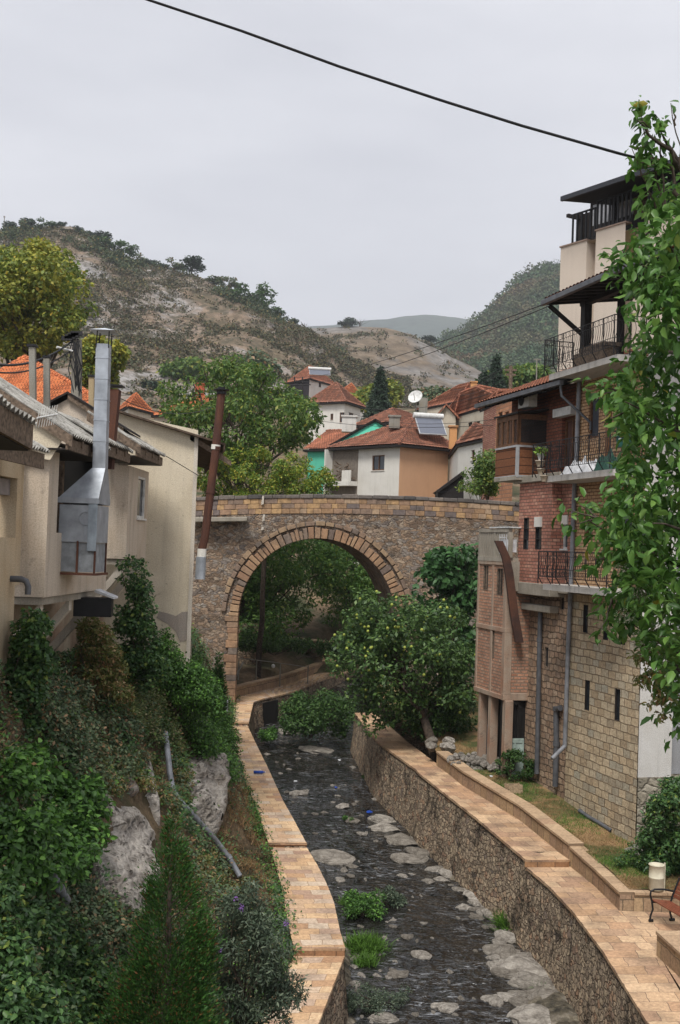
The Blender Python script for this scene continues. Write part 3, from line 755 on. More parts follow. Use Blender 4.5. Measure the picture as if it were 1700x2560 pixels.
def window(par, fp, q, mat, o=0.0, depth=.15, fr=.05, mull=1, bars=0, sill=None, pane=None, curtain=None, box=None, name='window'):
    a, b, c, d = q; i = o-depth; mb = MB()
    if b < a: a, b = b, a
    mb.fbox(fp, a, a+fr, c, d, i, i+.05); mb.fbox(fp, b-fr, b, c, d, i, i+.05); mb.fbox(fp, a+fr, b-fr, c, c+fr, i, i+.05); mb.fbox(fp, a+fr, b-fr, d-fr, d, i, i+.05)
    for k in range(mull): x = a+(b-a)*(k+1)/(mull+1); mb.fbox(fp, x-fr*.45, x+fr*.45, c+fr, d-fr, i+.003, i+.045)
    for k in range(bars): z = c+(d-c)*(k+1)/(bars+1); mb.fbox(fp, a+fr, b-fr, z-fr*.4, z+fr*.4, i+.006, i+.042)
    w = mb.build(name, mat, par)
    p = MB(); p.fbox(fp, a, b, c, d, i-.03, i-.005); p.build('pane', pane or M_GLASS, w)
    if curtain: p = MB(); p.fbox(fp, a+fr, b-fr, c+fr, c+(d-c)*.95, i-.0045, i+.001); p.build('curtain', curtain, w)
    if box: p = MB(); p.fbox(fp, a-.02, b+.02, d-box, d+.02, i+.052, o+.04); p.build('shutter_box', M_WHITEP, w)
    if sill: p = MB(); p.fbox(fp, a-.05, b+.05, c-.05, c-.002, i, o+.05); p.build('sill', sill, w)
    return w
def ops_from(fp, lst, o=0.0):
    f = fp.off(o) if o else fp; out = []
    for x0, y0, x1, y1 in lst:
        ym = (y0+y1)/2; ua, ub = f.U(x0, ym), f.U(x1, ym); xm = (x0+x1)/2
        out.append((min(ua, ub), max(ua, ub), f.Z(xm, y1), f.Z(xm, y0)))
    return out
def tiled(mb, pts, tw=.22, th=.34, amp=.045, lift=.05, seg=4, rows=2):
    """tile the planar polygon pts (first edge = eave) with real pan tiles"""
    pts = [Vector(p) for p in pts]; e = pts[1]-pts[0]; e.normalize(); nr = Vector((0, 0, 0))
    for i in range(len(pts)): nr += (pts[i]-pts[0]).cross(pts[(i+1) % len(pts)]-pts[0])
    nr.normalize(); 
    if nr.z < 0: nr = -nr
    up = nr.cross(e).normalized()
    if up.z < 0: up = -up
    U_ = [(p-pts[0]).dot(e) for p in pts]; V_ = [(p-pts[0]).dot(up) for p in pts]
    u0, u1, v1 = min(U_), max(U_), max(V_); nu = int((u1-u0)/tw)+1; nv = int(v1/th)+1
    bm = bmesh.new(); du = tw/seg; grid_ = []
    vs = []
    for j in range(nv):
        vs += [(j*th+.001, lift), (j*th+th*.998, 0.0)]
    for (v, l) in vs:
        row = []
        for i in range(nu*seg+1):
            u = u0+i*du; w = abs(sin(pi*(i % seg)/seg)) if seg > 2 else (i % 2)
            jt = (random.random()-.5)*.006
            p = pts[0]+e*u+up*v+nr*(amp*w+l+jt); row.append(bm.verts.new(p))
        grid_.append(row)
    for j in range(len(grid_)-1):
        for i in range(nu*seg): bm.faces.new((grid_[j][i], grid_[j][i+1], grid_[j+1][i+1], grid_[j+1][i]))
    cen = sum(pts, Vector((0, 0, 0)))/len(pts)
    for i in range(len(pts)):
        a, b = pts[i], pts[(i+1) % len(pts)]; pn = (b-a).cross(nr)
        if pn.dot(cen-a) > 0: pn = -pn
        bmesh.ops.bisect_plane(bm, geom=bm.verts[:]+bm.edges[:]+bm.faces[:], plane_co=a-nr*0, plane_no=pn, clear_outer=True)
    bm.verts.index_update(); V = [v.co.copy() for v in bm.verts]
    F = [tuple(v.index for v in f.verts) for f in bm.faces]
    UV = [[((V[k]-pts[0]).dot(e), (V[k]-pts[0]).dot(up)) for k in f] for f in F]
    mb.add(V, F, True, UV); bm.free()
def m_tile(name, c1, c2, c3, dirtamt=.3):
    t = NT(name, .85, .2); uv = t.co('UV')
    br = t.n('ShaderNodeTexBrick', {'Vector': uv, 'Color1': (0, 0, 0, 1), 'Color2': (1, 1, 1, 1), 'Mortar': (0, 0, 0, 1), 'Scale': 1.0, 'Mortar Size': .03, 'Brick Width': .22, 'Row Height': .34, 'Bias': 0.0}); br.offset = 0
    c = t.ramp(br.outputs['Color'], [(0, c1), (.5, c2), (1, c3)]); f = t.noise(uv, 1.3, 6, .7)
    c = t.mix(.5, c, t.ramp(f, [(.3, .15), (.7, .85)]), 'OVERLAY'); c = t.mix(t.math('MULTIPLY', br.outputs['Fac'], .7), c, (.06, .03, .02))
    return t.done(dirt(t, c, dirtamt, 1.4, (.07, .06, .05)), t.bump(t.noise(uv, 25, 4, .6), .3, .01))
M_TILE_O = m_tile('orange_roof_tile', (.56, .17, .065), (.66, .22, .09), (.50, .14, .055), .12)
M_TILE_R = m_tile('weathered_roof_tile', (.25, .10, .065), (.34, .15, .095), (.18, .09, .065), .5)
M_TILE_M = m_tile('red_roof_tile', (.33, .12, .068), (.42, .17, .10), (.27, .10, .062), .4)
M_WHITEP = m_plaster('white_plaster', (.66, .64, .59), (.45, .42, .36), .3, .12, .25, .2)
M_CREAM = m_plaster('cream_plaster', (.52, .46, .37), (.36, .29, .2), .4, .25, .4, .2)
M_PEACH = m_plaster('peach_plaster', (.55, .33, .20), (.45, .26, .16), .3, .05, .2, .15)
M_BEIGE = m_plaster('beige_plaster', (.58, .50, .42), (.48, .40, .33), .3, .03, .12, .2)
M_WOOD = m_plain('brown_timber', (.14, .065, .03), .6, 0, .3, 14, .3)
M_OLDWOOD = m_plain('weathered_timber', (.17, .125, .09), .85, 0, .35, 16, .6)
M_DKWOOD = m_plain('dark_timber', (.018, .014, .013), .7, 0, .3, 10, .3)
M_WHITEF = m_plain('white_frame', (.62, .62, .6), .5)
M_PIPE = m_plain('grey_pipe', (.10, .105, .115), .5, .1, .2, 4)
M_PIPEL = m_plain('light_grey_pipe', (.22, .23, .25), .5, .1, .2, 4)
M_BRICKR = m_brick('red_brick', [(0, (.31, .13, .09)), (.3, (.43, .20, .145)), (.6, (.37, .16, .11)), (1, (.50, .28, .2))], (.12, .08, .065), .24, .10, .012, .5, .012, .012, .35)
M_BRICKY = m_brick('yellow_brick', [(0, (.40, .24, .13)), (.4, (.52, .34, .19)), (.7, (.45, .28, .16)), (1, (.57, .41, .25))], (.16, .085, .045), .25, .095, .014, .6, .012, .012, .35)
M_TAN = m_brick('tan_ashlar', [(0, (.40, .31, .205)), (.3, (.54, .43, .285)), (.55, (.46, .39, .28)), (.75, (.58, .47, .32)), (.9, (.40, .37, .29)), (1, (.36, .29, .2))], (.24, .18, .12), .37, .215, .016, 1.0, .05, .05, .45, smooth=.6, finebump=.8, dlo=.48)
M_BSTONE = m_brick('brown_ashlar', [(0, (.27, .18, .12)), (.35, (.43, .30, .205)), (.6, (.36, .24, .165)), (.8, (.50, .37, .26)), (1, (.25, .185, .14))], (.16, .12, .085), .3, .19, .02, 1.0, .05, .10, .6, smooth=.6, finebump=.9, dlo=.45)
M_BINFILL = m_brick('brick_infill', [(0, (.38, .18, .11)), (.4, (.50, .27, .175)), (.7, (.42, .21, .135)), (1, (.52, .34, .24))], (.26, .19, .14), .24, .10, .02, .6, .015, .02, .55, dlo=.42, dhi=.7)
M_ANNEXC = m_plaster('annex_concrete', (.34, .27, .21), (.30, .15, .09), .8, .55, .6, .6)
M_CLOTH = m_plain('white_cloth', (.55, .56, .58), .8)
def railing(par, fp, u0, u1, z, h, o, belly=.12, post=.62, ends=(True, True), scroll=True, depth=.9, name='railing'):
    mb = MB(); ob = o+belly
    def seg(f, a, b, oo, ooi):
        n = max(1, round(abs(b-a)/post))
        for k in range(n+1):
            u = a+(b-a)*k/n
            mb.tube([f.pt(u, z+h, oo), f.pt(u, z+.2, oo), f.pt(u, z, ooi)], .016, 5)
        for zz in (h, h-.14, .2, .42):
            mb.tube([f.pt(a, z+zz, oo), f.pt(b, z+zz, oo)], .014 if zz == h else .009, 5)
        if scroll:
            m = max(2, int(abs(b-a)/.12))
            for k in range(m):
                u = a+(b-a)*(k+.5)/m; w = .045
                pts = [f.pt(u+w*sin(t*2*pi*1.0)*(1-.2*t), z+.2+(h-.34)*t, oo) for t in np.linspace(0, 1, 9)]
                mb.tube(pts, .0075, 4, False)
            for k in range(m//2):
                u = a+(b-a)*(k*2+1)/m; r = .05
                for cz in (h-.07, .31): mb.tube([f.pt(u+r*cos(t), z+cz+r*sin(t), oo) for t in np.linspace(0, 2*pi, 9)], .0065, 4, False)
    seg(fp, u0, u1, ob, o)
    for i, (e, u) in enumerate(zip(ends, (u0, u1))):
        if not e: continue
        a = fp.pt(u, 0, 0); f2 = FP((a.x, a.y), (a.x+fp.n.x, a.y+fp.n.y)); f2.n = fp.d*(-1 if i == 0 else 1); f2.a = Vector((a.x, a.y)); f2.d = fp.n.copy()
        seg(f2, ob-depth, ob, belly*.0, 0)
    return mb.build(name, M_BLACKIRON, par)

# ------------------------------------------------------------------ right bank: tall house C (stone base, yellow brick, balconies)
RF = FP((7.65, 31.1), (4.95, 41.1))
UC0, UC1 = -.47, 3.62
H = thing('apartment_house', RF.pt(1.6, -7.3), 'tall house with tan stone base, yellow brick floors and three iron balconies', 'house')
slots = ops_from(RF, [(1462, 1700, 1474, 1776), (1537, 1722, 1550, 1802), (1458, 1512, 1470, 1582), (1508, 1576, 1520, 1600), (1552, 1585, 1563, 1612)])
mb = MB(); wall_open(mb, RF, UC0, UC1, -7.6, -.98, slots, .1)
mb.quad(RF.pt(UC1, -7.6, 0), RF.pt(UC1, -7.6, -6), RF.pt(UC1, -.98, -6), RF.pt(UC1, -.98, 0))
mb.build('stone_base_wall', M_TAN, H)
for q in slots: window(H, RF, q, M_DKWOOD, 0, .05, .02, 0)
ywin = ops_from(RF, [(1471, 992, 1497, 1096), (1462, 1265, 1480, 1350), (1540, 1010, 1580, 1100), (1540, 1270, 1580, 1352)])
mb = MB(); wall_open(mb, RF, UC0, UC1, -.98, 2.2, [q for q in ywin if q[2] < 2], .12); wall_open(mb, RF, UC0, UC1, 2.2, 5.3, [q for q in ywin if q[2] > 2], .12)
mb.quad(RF.pt(UC1, -.98, 0), RF.pt(UC1, -.98, -6), RF.pt(UC1, 5.3, -6), RF.pt(UC1, 5.3, 0))
mb.build('brick_wall', M_BRICKY, H)
M_DKCUR = m_plain('dark_curtain', (.06, .065, .08), .9)
for q in ywin: window(H, RF, q, M_WOOD, 0, .1, .07, 0, curtain=M_DKCUR)
E0 = RF.perp(UC0)                                     # near end wall, faces the camera
EU = lambda o_: o_                                    # its u: positive towards the river
f_end = FP((RF.pt(UC0, 0).x, RF.pt(UC0, 0).y), (RF.pt(UC0, 0, -6).x, RF.pt(UC0, 0, -6).y))
mb = MB(); wall_open(mb, f_end, 0, .95, -5.55, -.98, (), .1, .03); wall_open(mb, f_end, 0, .95, -.98, 5.3, (), .1, .0)
mb.quad(f_end.pt(.95, -7.6, .03), f_end.pt(.95, 5.3, .03), f_end.pt(.95, 5.3, -.35), f_end.pt(.95, -7.6, -.35))
mb.build('end_wall', m_plaster('grey_white_plaster', (.52, .51, .49), (.36, .33, .28), .4, .3, .4, .2), H)
mb = MB(); wall_open(mb, f_end, .95, 6, -5.55, 8, (), .1, -.35); mb.build('end_wall', m_plaster('blue_grey_plaster', (.30, .31, .33), (.2, .19, .18), .5, .4, .5, .3), H)
mb = MB(); wall_open(mb, f_end, -.0, .97, -7.6, -5.55, (), .1, .05); wall_open(mb, f_end, .97, 6, -7.6, -5.55, (), .1, -.33)
mb.quad(f_end.pt(0, -5.55, .05), f_end.pt(.97, -5.55, .05), f_end.pt(.97, -5.55, -.35), f_end.pt(0, -5.55, -.35))
mb.build('rubble_plinth', m_rubble('grey_rubble', [(0, (.20, .18, .14)), (.5, (.33, .30, .24)), (1, (.24, .21, .16))], (.17, .15, .12), 3.0, (1, 1.4), .8, .04, .5), H)
# slabs and railings
for k, (z, ua, ub, rr) in enumerate(((-.98, -.5, 3.5, (1348, 1386)), (2.08, -.5, 3.55, (1340, 1100)), (5.0, -.55, 3.5, (1365, 815)))):
    mb = MB(); mb.fbox(RF, ua, ub, z, z+.17, .003, .92)
    s_ = mb.build('balcony', m_plaster('balcony_concrete', (.45, .43, .40), (.3, .27, .22), .4, .3, .9, .3) if k == 0 else M_BALC, H) if k == 0 else None
    if k == 0: M_BALC = s_.data.materials[0]
    else: s_ = mb.build('balcony', M_BALC, H)
    r_ = railing(s_, RF, ua, (4.2 if k == 1 else ub+.1), z+.17, (.92, .95, 1.0)[k], .90, .13, .6, (True, True))
# top terrace with timber roof
mb = MB(); mb.fbox(RF, -.5, 3.5, 5.3, 5.42, -6, .0); mb.build('terrace_floor', M_BALC, H)
mb = MB(); mb.fbox(RF, -.5, 2.3, 5.42, 5.95, -1.9, -1.8); mb.build('parapet_wall', M_PEACH, H)
og = 1.25; RG = RF.off(og); ug, zg = RG.hit(1361, 758); u2, z2 = RG.hit(1551, 675); zg = (zg+z2)/2
roofp = [RF.pt(ug, zg, og), RF.pt(-3.2, zg, og), RF.pt(-3.2, zg+.4, -1.5), RF.pt(ug, zg+.4, -1.5)]
rn = Vector((0, 0, .06))
mb = MB(); mb.prism(roofp, rn); mb.build('roof_boards', M_DKWOOD, H)
mb = MB(); tiled(mb, [p+rn*1.3 for p in roofp]); mb.build('roof_tiles', M_TILE_M, H)
mb = MB(); mb.fbox(RF, -3.2, ug, zg-.08, zg+.07, og+.0, og+.12); mb.build('gutter', M_PIPE, H, bevel=.02)
mb = MB()
up_, zp = RF.off(.1).hit(1466, 800); mb.fbox(RF, up_-.13, up_+.13, 5.3, zg+.1, -.0, .22)
ub_, _ = RF.off(-.5).hit(1550, 800); mb.fbox(RF, ub_-.09, ub_+.09, 5.3, zg+.2, -.6, -.45)
mb.fbox(RF, -3, ug-.1, zg-.02, zg+.12, .02, .2)
for k in range(12): u = ug-.05-k*.5; a = RF.pt(u, zg-.06, og-.05); b = RF.pt(u, zg+.3, -1.45); mb.box(a, RF.pt(u-.08, 0)-RF.pt(u, 0), b-a, (0, 0, .07))
a = RF.pt(ug-.15, zg-.08, og-.08); b = RF.pt(up_, zg-.95, .1); mb.tube([a, b], .07, 4)
mb.build('timber_posts', M_DKWOOD, H)
# downpipe at the far corner, and lower spout
mb = MB(); f = RF.off(.08); pts = [Vector(f.pt(*f.hit(x, y))) for x, y in ((1448, 955), (1441, 1150), (1436, 1215), (1427, 1470), (1421, 1600), (1412, 1865))]
mb.tube(pts, .065, 8); a = pts[-1]; b = G(1380, 1897, -6.0); b = P(1380, 1897, a.y-.3); mb.tube([a, a.lerp(b, .3), b], .06, 8)
mb.build('drainpipe', M_PIPEL, H)

# ------------------------------------------------------------------ right bank: house D (brown stone base, red brick bay, timber balcony, tiled roof)
HD = thing('brick_house', RF.pt(5.5, -7.2), 'narrow red brick house with brown stone base and a glazed timber balcony', 'house')
uD0 = UC1+.004; fb = RF.off(-.12)
sl = ops_from(fb, [(1361, 1617, 1371, 1668), (1401, 1487, 1410, 1525)])
mb = MB(); wall_open(mb, fb, uD0, 8.2, -7.5, -.98, sl, .1); mb.build('stone_base_wall', M_BSTONE, HD)
for q in sl: window(HD, fb, q, M_OLDWOOD, 0, .05, .02, 0)
fr = RF.off(.0); fy = RF.off(.32)
ub0, ub1 = fy.U(1377, 1340), fy.U(1296, 1340)
w1 = ops_from(fy, [(1308, 1294, 1322, 1374), (1338, 1294, 1354, 1374)]); w2 = ops_from(fr, [(1405, 1290, 1419, 1372)])
mb = MB(); wall_open(mb, fy, ub0, ub1, -.85, 2.3, w1, .08); wall_open(mb, fr, uD0, ub0, -.85, 2.2, w2, .1)
for u in (ub0, ub1): mb.quad(RF.pt(u, -.85, .32), RF.pt(u, 2.3, .32), RF.pt(u, 2.3, -3 if u == ub1 else 0), RF.pt(u, -.85, -3 if u == ub1 else 0))
mb.build('brick_bay', M_BRICKR, HD)
for k, q in enumerate(w1): window(HD, fy, q, M_DKWOOD, 0, .06, .03, 0, bars=2, box=.28 if k else None)
window(HD, fr, w2[0], M_WHITEF, 0, .1, .05, 0, bars=1, box=.25, sill=M_WHITEF)
mb = MB(); mb.fbox(RF, ub0-.1, ub1, -1.22, -.852, -3, .36); mb.fbox(RF, uD0, ub0-.1, -1.1, -.852, -3, .1); mb.build('floor_slab', M_CONC, HD, bevel=.02)
mb = MB(); mb.fbox(RF, uD0, ub1+.2, 2.2, 2.42, -3, .45); mb.build('floor_slab', M_CONC, HD, bevel=.02)
# upper storey
fu = RF.off(-.35); ud = ops_from(fu, [(1404, 1058, 1440, 1140)])
dq = (ud[0][0], ud[0][1], 2.5, 4.15)
mb = MB(); wall_open(mb, fu, uD0+.01, 9.1, 2.42, 5.15, [dq], .2); mb.quad(fu.pt(9.1, 2.42), fu.pt(9.1, 5), fu.pt(9.1, 5, -5), fu.pt(9.1, 2.42, -5)); mb.build('upper_wall', m_brick('dark_red_brick', [(0, (.16, .055, .035)), (.5, (.24, .09, .055)), (1, (.20, .07, .045))], (.07, .05, .04), .24, .1, .012, .5, .012, .012, .5), HD)
window(HD, fu, dq, M_WOOD, 0, .16, .09, 1, bars=0, curtain=m_plain('red_curtain', (.10, .05, .04), .9), name='balcony_door')
mb = MB(); mb.fbox(fu, dq[0]-.1, dq[1]+.15, 4.17, 4.42, .0, .25); mb.build('shutter_box', M_WHITEF, HD)
# enclosed timber balcony
fo = RF.off(.62); uq0 = fo.U(1294, 1120); uq1 = fo.U(1240, 1120); zb, zt_, zm = 2.42, 4.35, 3.35
T = MB(); fe = FP((RF.pt(uq0, 0, .62).x, RF.pt(uq0, 0, .62).y), (RF.pt(uq0, 0, -.75).x, RF.pt(uq0, 0, -.75).y)); WE = 1.32
bal = MB(); bal.fbox(RF, uq0-.02, uq1, zb-.12, zb-.002, -.35, .66); balo = bal.build('glazed_balcony', M_CONC, HD)
M_PANEL = m_brick('brown_cladding', [(0, (.15, .06, .028)), (1, (.21, .09, .045))], (.04, .018, .01), 4, .25, .012, .6, .01, .002, .2)
mb = MB(); wall_open(mb, fo, uq0, uq1, zb, zm); wall_open(mb, fe, 0, WE, zb, zm); mb.build('cladding', M_PANEL, balo)
mb = MB()
for f_, a, b in ((fo, uq0, uq1), (fe, 0, WE)):
    for z in (zb, zm): mb.fbox(f_, a, b, z-.03, z+.03, .002, .03)
mb.fbox(fo, uq0-.0, uq0+.06, zb-.05, zm, .002, .035); mb.fbox(fe, -.03, .05, zb-.05, zm, .002, .035); mb.build('metal_trim', m_plain('aluminium', (.42, .43, .44), .5, .3), balo)
mb = MB()
for f_, a, b, m in ((fo, uq0, uq1, 4), (fe, 0, WE, 1)):
    for k in range(m+1): u = a+(b-a)*k/m; mb.fbox(f_, min(max(u-.045, a), b-.09), min(max(u-.045, a), b-.09)+.09, zm+.03, zt_, -.06, .0)
    mb.fbox(f_, a, b, zm+.031, zm+.11, -.055, -.005); mb.fbox(f_, a, b, zt_-.16, zt_, -.055, -.003)
mb.build('window_frame', M_WOOD, balo)
mb = MB()
for f_, a, b in ((fo, uq0, uq1), (fe, 0, WE)): mb.fbox(f_, a, b, zm+.03, zt_-.1, -.045, -.04)
t = NT('balcony_glass', .05, .6); t.set(t.b.inputs['Base Color'], (.05, .05, .05, 1)); tp = t.n('ShaderNodeBsdfTransparent', {'Color': (.75, .78, .78, 1)}); ms = t.n('ShaderNodeMixShader', {0: .55, 1: t.b.outputs[0], 2: tp.outputs[0]}); t.t.links.new(ms.outputs[0], t.out.inputs[0])
M_SEEGLASS = t.m
mb.build('pane', M_SEEGLASS, balo)
mb = MB(); a = RF.pt(uq0-.15, zt_+.12, -.75); mb.prism([RF.pt(uq0-.12, zt_+.0, .7), RF.pt(uq1+.05, zt_, .7), RF.pt(uq1+.05, zt_+.22, -.75), RF.pt(uq0-.12, zt_+.22, -.75)], (0, 0, .05)); mb.build('balcony_roof', M_DKWOOD, balo)
# D roof
ue0 = RF.off(.75).U(1412, 955); ze = RF.off(.75).Z(1412, 955); ue1 = RF.off(.75).U(1240, 1004)
ze = 4.86; ue0 = 2.9; UR = 9.4
rp = [RF.pt(3.66, ze, .75), RF.pt(UR, ze, .75), RF.pt(UR, ze+1.25, -2.2), RF.pt(3.66, ze+1.25, -2.2)]
rp2 = [RF.pt(ue0, ze, .75), RF.pt(3.66, ze, .75), RF.pt(3.66, ze+.29, .06), RF.pt(ue0, ze+.29, .06)]
mb = MB(); mb.prism(rp, (0, 0, .08)); mb.prism(rp2, (0, 0, .08)); rf = mb.build('roof', M_DKWOOD, HD)
mb = MB(); tiled(mb, [p+Vector((0, 0, .1)) for p in rp]); tiled(mb, [p+Vector((0, 0, .1)) for p in rp2]); mb.build('roof_tiles', M_TILE_M, rf)
mb = MB(); mb.fbox(RF, ue0, UR, ze-.04, ze+.09, .75, .87); mb.tube([RF.pt(ue0+.1, ze, .8), RF.pt(ue0+.1, ze-.35, .75), RF.pt(ue0-.35, ze-1.1, .05), RF.pt(ue0-.35, ze-1.3, .05)], .04, 6); mb.build('gutter', M_PIPE, rf)
mb = MB()
for k in range(11): u = 3.8+k*.5; a = RF.pt(u, ze-.1, .7); b = RF.pt(u, ze+1.05, -2.1); mb.box(a, RF.pt(u+.08, 0)-RF.pt(u, 0), b-a, (0, 0, .09))
mb.build('rafters', M_DKWOOD, rf)
# soot-dark strip and stone shelf, pipes
mb = MB(); q = [fb.hit(1326, 1516), fb.hit(1398, 1510)]; mb.fbox(fb, q[1][0], q[0][0], q[0][1]-.1, q[0][1]+.1, .0, .32); mb.build('stone_shelf', M_CONC, HD, bevel=.03)
def wpipe(f, px, r, mat, label):
    pts = [f.pt(*f.hit(x, y)) for x, y in px]; mb = MB(); mb.tube(pts, r, 9)
    for p in pts[1:-1:2]: mb.tube([p-Vector((0, 0, .06)), p+Vector((0, 0, .06))], r*1.25, 9)
    return mb.build('drainpipe', mat, label=label, cat='pipe')
wpipe(fb.off(.1), [(1351, 1522), (1349, 1600), (1346, 1750), (1342, 1934)], .075, M_PIPE, 'long dark grey soil pipe running down from the stone shelf to the ground')
wpipe(fb.off(.1), [(1401, 1770), (1391, 1772), (1390, 1790), (1391, 1860), (1388, 1966)], .085, M_PIPE, 'short thick dark grey soil pipe with an elbow at its top')

# ------------------------------------------------------------------ annex with open ground floor
AF = RF.off(.68)
ua0 = AF.U(1262, 1650); ua1 = AF.U(1190, 1650)
HA = thing('concrete_annex', AF.pt((ua0+ua1)/2, -6.9), 'crumbling annex of concrete frame and brick infill with an open ground floor', 'building')
zc = AF.Z(1262, 1750); zt2 = AF.Z(1262, 1404); ztop = AF.Z(1215, 1323)
aw = ops_from(AF, [(1209, 1412, 1221, 1476), (1243, 1420, 1257, 1488), (1226, 1573, 1236, 1645)])
mb = MB(); wall_open(mb, AF, ua0+.003, ua1, zc, zt2, aw, .12)
fe2 = FP((AF.pt(ua0, 0).x, AF.pt(ua0, 0).y), (AF.pt(ua0, 0, -.8).x, AF.pt(ua0, 0, -.8).y))
wall_open(mb, fe2, 0.003, .8, zc, zt2)
mb.quad(AF.pt(ua1, zc), AF.pt(ua1, zt2), AF.pt(ua1, zt2, -3), AF.pt(ua1, zc, -3))
mb.build('brick_infill_wall', M_BINFILL, HA)
for q in aw: window(HA, AF, q, M_OLDWOOD, 0, .04, .025, 1, bars=0)
um = AF.U(1226, 1700)
mb = MB()
mb.fbox(AF, ua0-.03, ua0+.2, zc-.02, zt2, -.22, .035); mb.fbox(AF, um-.07, um+.07, -2.6 if False else zc, zt2, -.1, .03); mb.fbox(AF, ua1-.12, ua1+.02, zc, zt2, -.2, .03)
for z in (zc, (zc+zt2)/2-.05, zt2-.1): mb.fbox(AF, ua0-.035, ua1+.03, z-.02, z+.13, -.25, .04)
mb.fbox(fe2, -.04, .8, zc-.03, zc+.2, -.1, .03)
mb.build('concrete_frame', M_ANNEXC, HA, bevel=.015)
zgr = -7.15
uc1 = AF.U(1221, 1820); uc2 = AF.U(1257, 1830); uc3 = AF.U(1196, 1800)
for (u, w, lab) in ((uc2, .24, None), (uc1, .24, None), (uc3, .16, None)):
    mb = MB(); mb.fbox(AF, u-w/2, u+w/2, zgr, zc-.021, -.28, -.01); mb.build('column', M_ANNEXC, HA, bevel=.02)
mb = MB(); mb.fbox(AF, uc1+.3, uc1+.38, zgr, zc-1.0, -.2, -.12); mb.build('door', m_plain('blue_door_paint', (.16, .25, .32), .7, 0, .3), HA)
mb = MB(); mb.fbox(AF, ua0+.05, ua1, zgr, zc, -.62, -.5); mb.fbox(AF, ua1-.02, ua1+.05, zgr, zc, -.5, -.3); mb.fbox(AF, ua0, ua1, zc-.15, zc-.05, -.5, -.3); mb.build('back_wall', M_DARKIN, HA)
# mint shutter in the return face
mb = MB(); mb.fbox(fe2, .13, .72, -6.85, -5.72, -.05, -.0)
for a, b, c, d in ((.13, .72, -5.85, -5.75), (.13, .72, -6.35, -6.27), (.13, .72, -6.85, -6.76), (.13, .19, -6.76, -5.85), (.40, .45, -6.76, -5.85), (.66, .72, -6.76, -5.85)): mb.fbox(fe2, a, b, c, d, .0, .02)
mb.build('shutter', m_plain('mint_paint', (.34, .42, .38), .8, 0, .2, 5), HA, label='pale mint panelled door leaf')
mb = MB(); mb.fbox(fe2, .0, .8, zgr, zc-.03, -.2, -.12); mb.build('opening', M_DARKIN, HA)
# terrace on top: concrete fence panels
mb = MB()
for f_, a, b in ((AF, ua0, ua1),):
    mb.fbox(f_, a, b, zt2, zt2+.13, -1.2, .05); mb.fbox(f_, a-.03, b+.03, ztop-.1, ztop, -.1, .02)
    n = 16
    for k in range(n+1): u = a+(b-a)*k/n; mb.fbox(f_, u-.045, u+.045, zt2+.13, ztop-.1, -.06, -.0)
    for u in (a, um, b): mb.fbox(f_, u-.07, u+.07, zt2+.13, ztop-.1, -.12, .01)
mb.build('terrace_fence', M_CONC, HA)
mb = MB(); mb.fbox(RF, ua0-.1, ua1, zt2-.9, zt2+.02, -.1, .6); mb.build('roof_slab', M_CONC, HA)
fx = RF.off(.3); 
# sheet roof and clutter on the annex terrace
za_ = ztop+.03
mb = MB(); mb.fbox(RF, ua0-.12, ua0+1.5, za_, za_+.04, -.0, .72); mb.fbox(RF, ua0+.1, ua0+.2, zt2+.13, za_, .1, .2); mb.fbox(RF, ua0+1.3, ua0+1.4, zt2+.13, za_, .1, .2)
mb.build('sheet_roof', m_plain('white_sheet', (.6, .62, .62), .5), HA)
mb = MB(); c = AF.pt(ua0-.1, zt2+.55, .02); f_ = AF
for z in (.25, .5, .75): mb.tube([AF.pt(ua0-.03, zt2+z, .08), AF.pt(ua0+.5, zt2+z, .08)], .012, 5)
for u in np.linspace(-.03, .5, 4): mb.tube([AF.pt(ua0+u, zt2+.25, .08), AF.pt(ua0+u, zt2+.85, .08)], .012, 5)
mb.fbox(AF, ua0-.0, ua0+.48, zt2+.3, zt2+.7, -.28, .06)
mb.build('basket', m_plain('white_bag', (.55, .56, .58), .8, 0, .2), label='white bag in a wire basket under the small sheet roof of the annex', cat='basket')
# rusty flue
def duct(pts, w, d, name, mat, label, cat, par=None, mats=None, dirn=None):
    mb = MB(); m = len(pts); V = []
    for i, p in enumerate(pts):
        a = Vector(dirn or (1, 0, 0)).normalized(); b = Vector((-a.y, a.x, 0))
        for sx, sy in ((-1, -1), (1, -1), (1, 1), (-1, 1)): V.append(Vector(p)+a*sx*w/2+b*sy*d/2)
    F = []
    for i in range(m-1):
        for k in range(4): F.append((i*4+k, i*4+(k+1) % 4, (i+1)*4+(k+1) % 4, (i+1)*4+k))
    F += [(3, 2, 1, 0), tuple((m-1)*4+k for k in range(4))]
    mb.add(V, F)
    return mb.build(name, mat, par, label=label, cat=cat)
Yd = fe2.pt(.3, 0, .2).y-.15
duct([P(1246, 1352, Yd), P(1264, 1392, Yd), P(1272, 1430, Yd), P(1286, 1540, Yd+.05), P(1298, 1606, Yd+.1)], .25, .22, 'flue', m_plaster('dark_rusty_sheet', (.05, .032, .028), (.13, .055, .032), .8, .3, .6, .4), 'bent rusty brown flue leaning against the sooty side of the annex', 'flue')
mb = MB(); wall_open(mb, fb, fb.U(1330, 1560), fb.U(1303, 1560), -4.2, -1.25, (), .1, .02); 

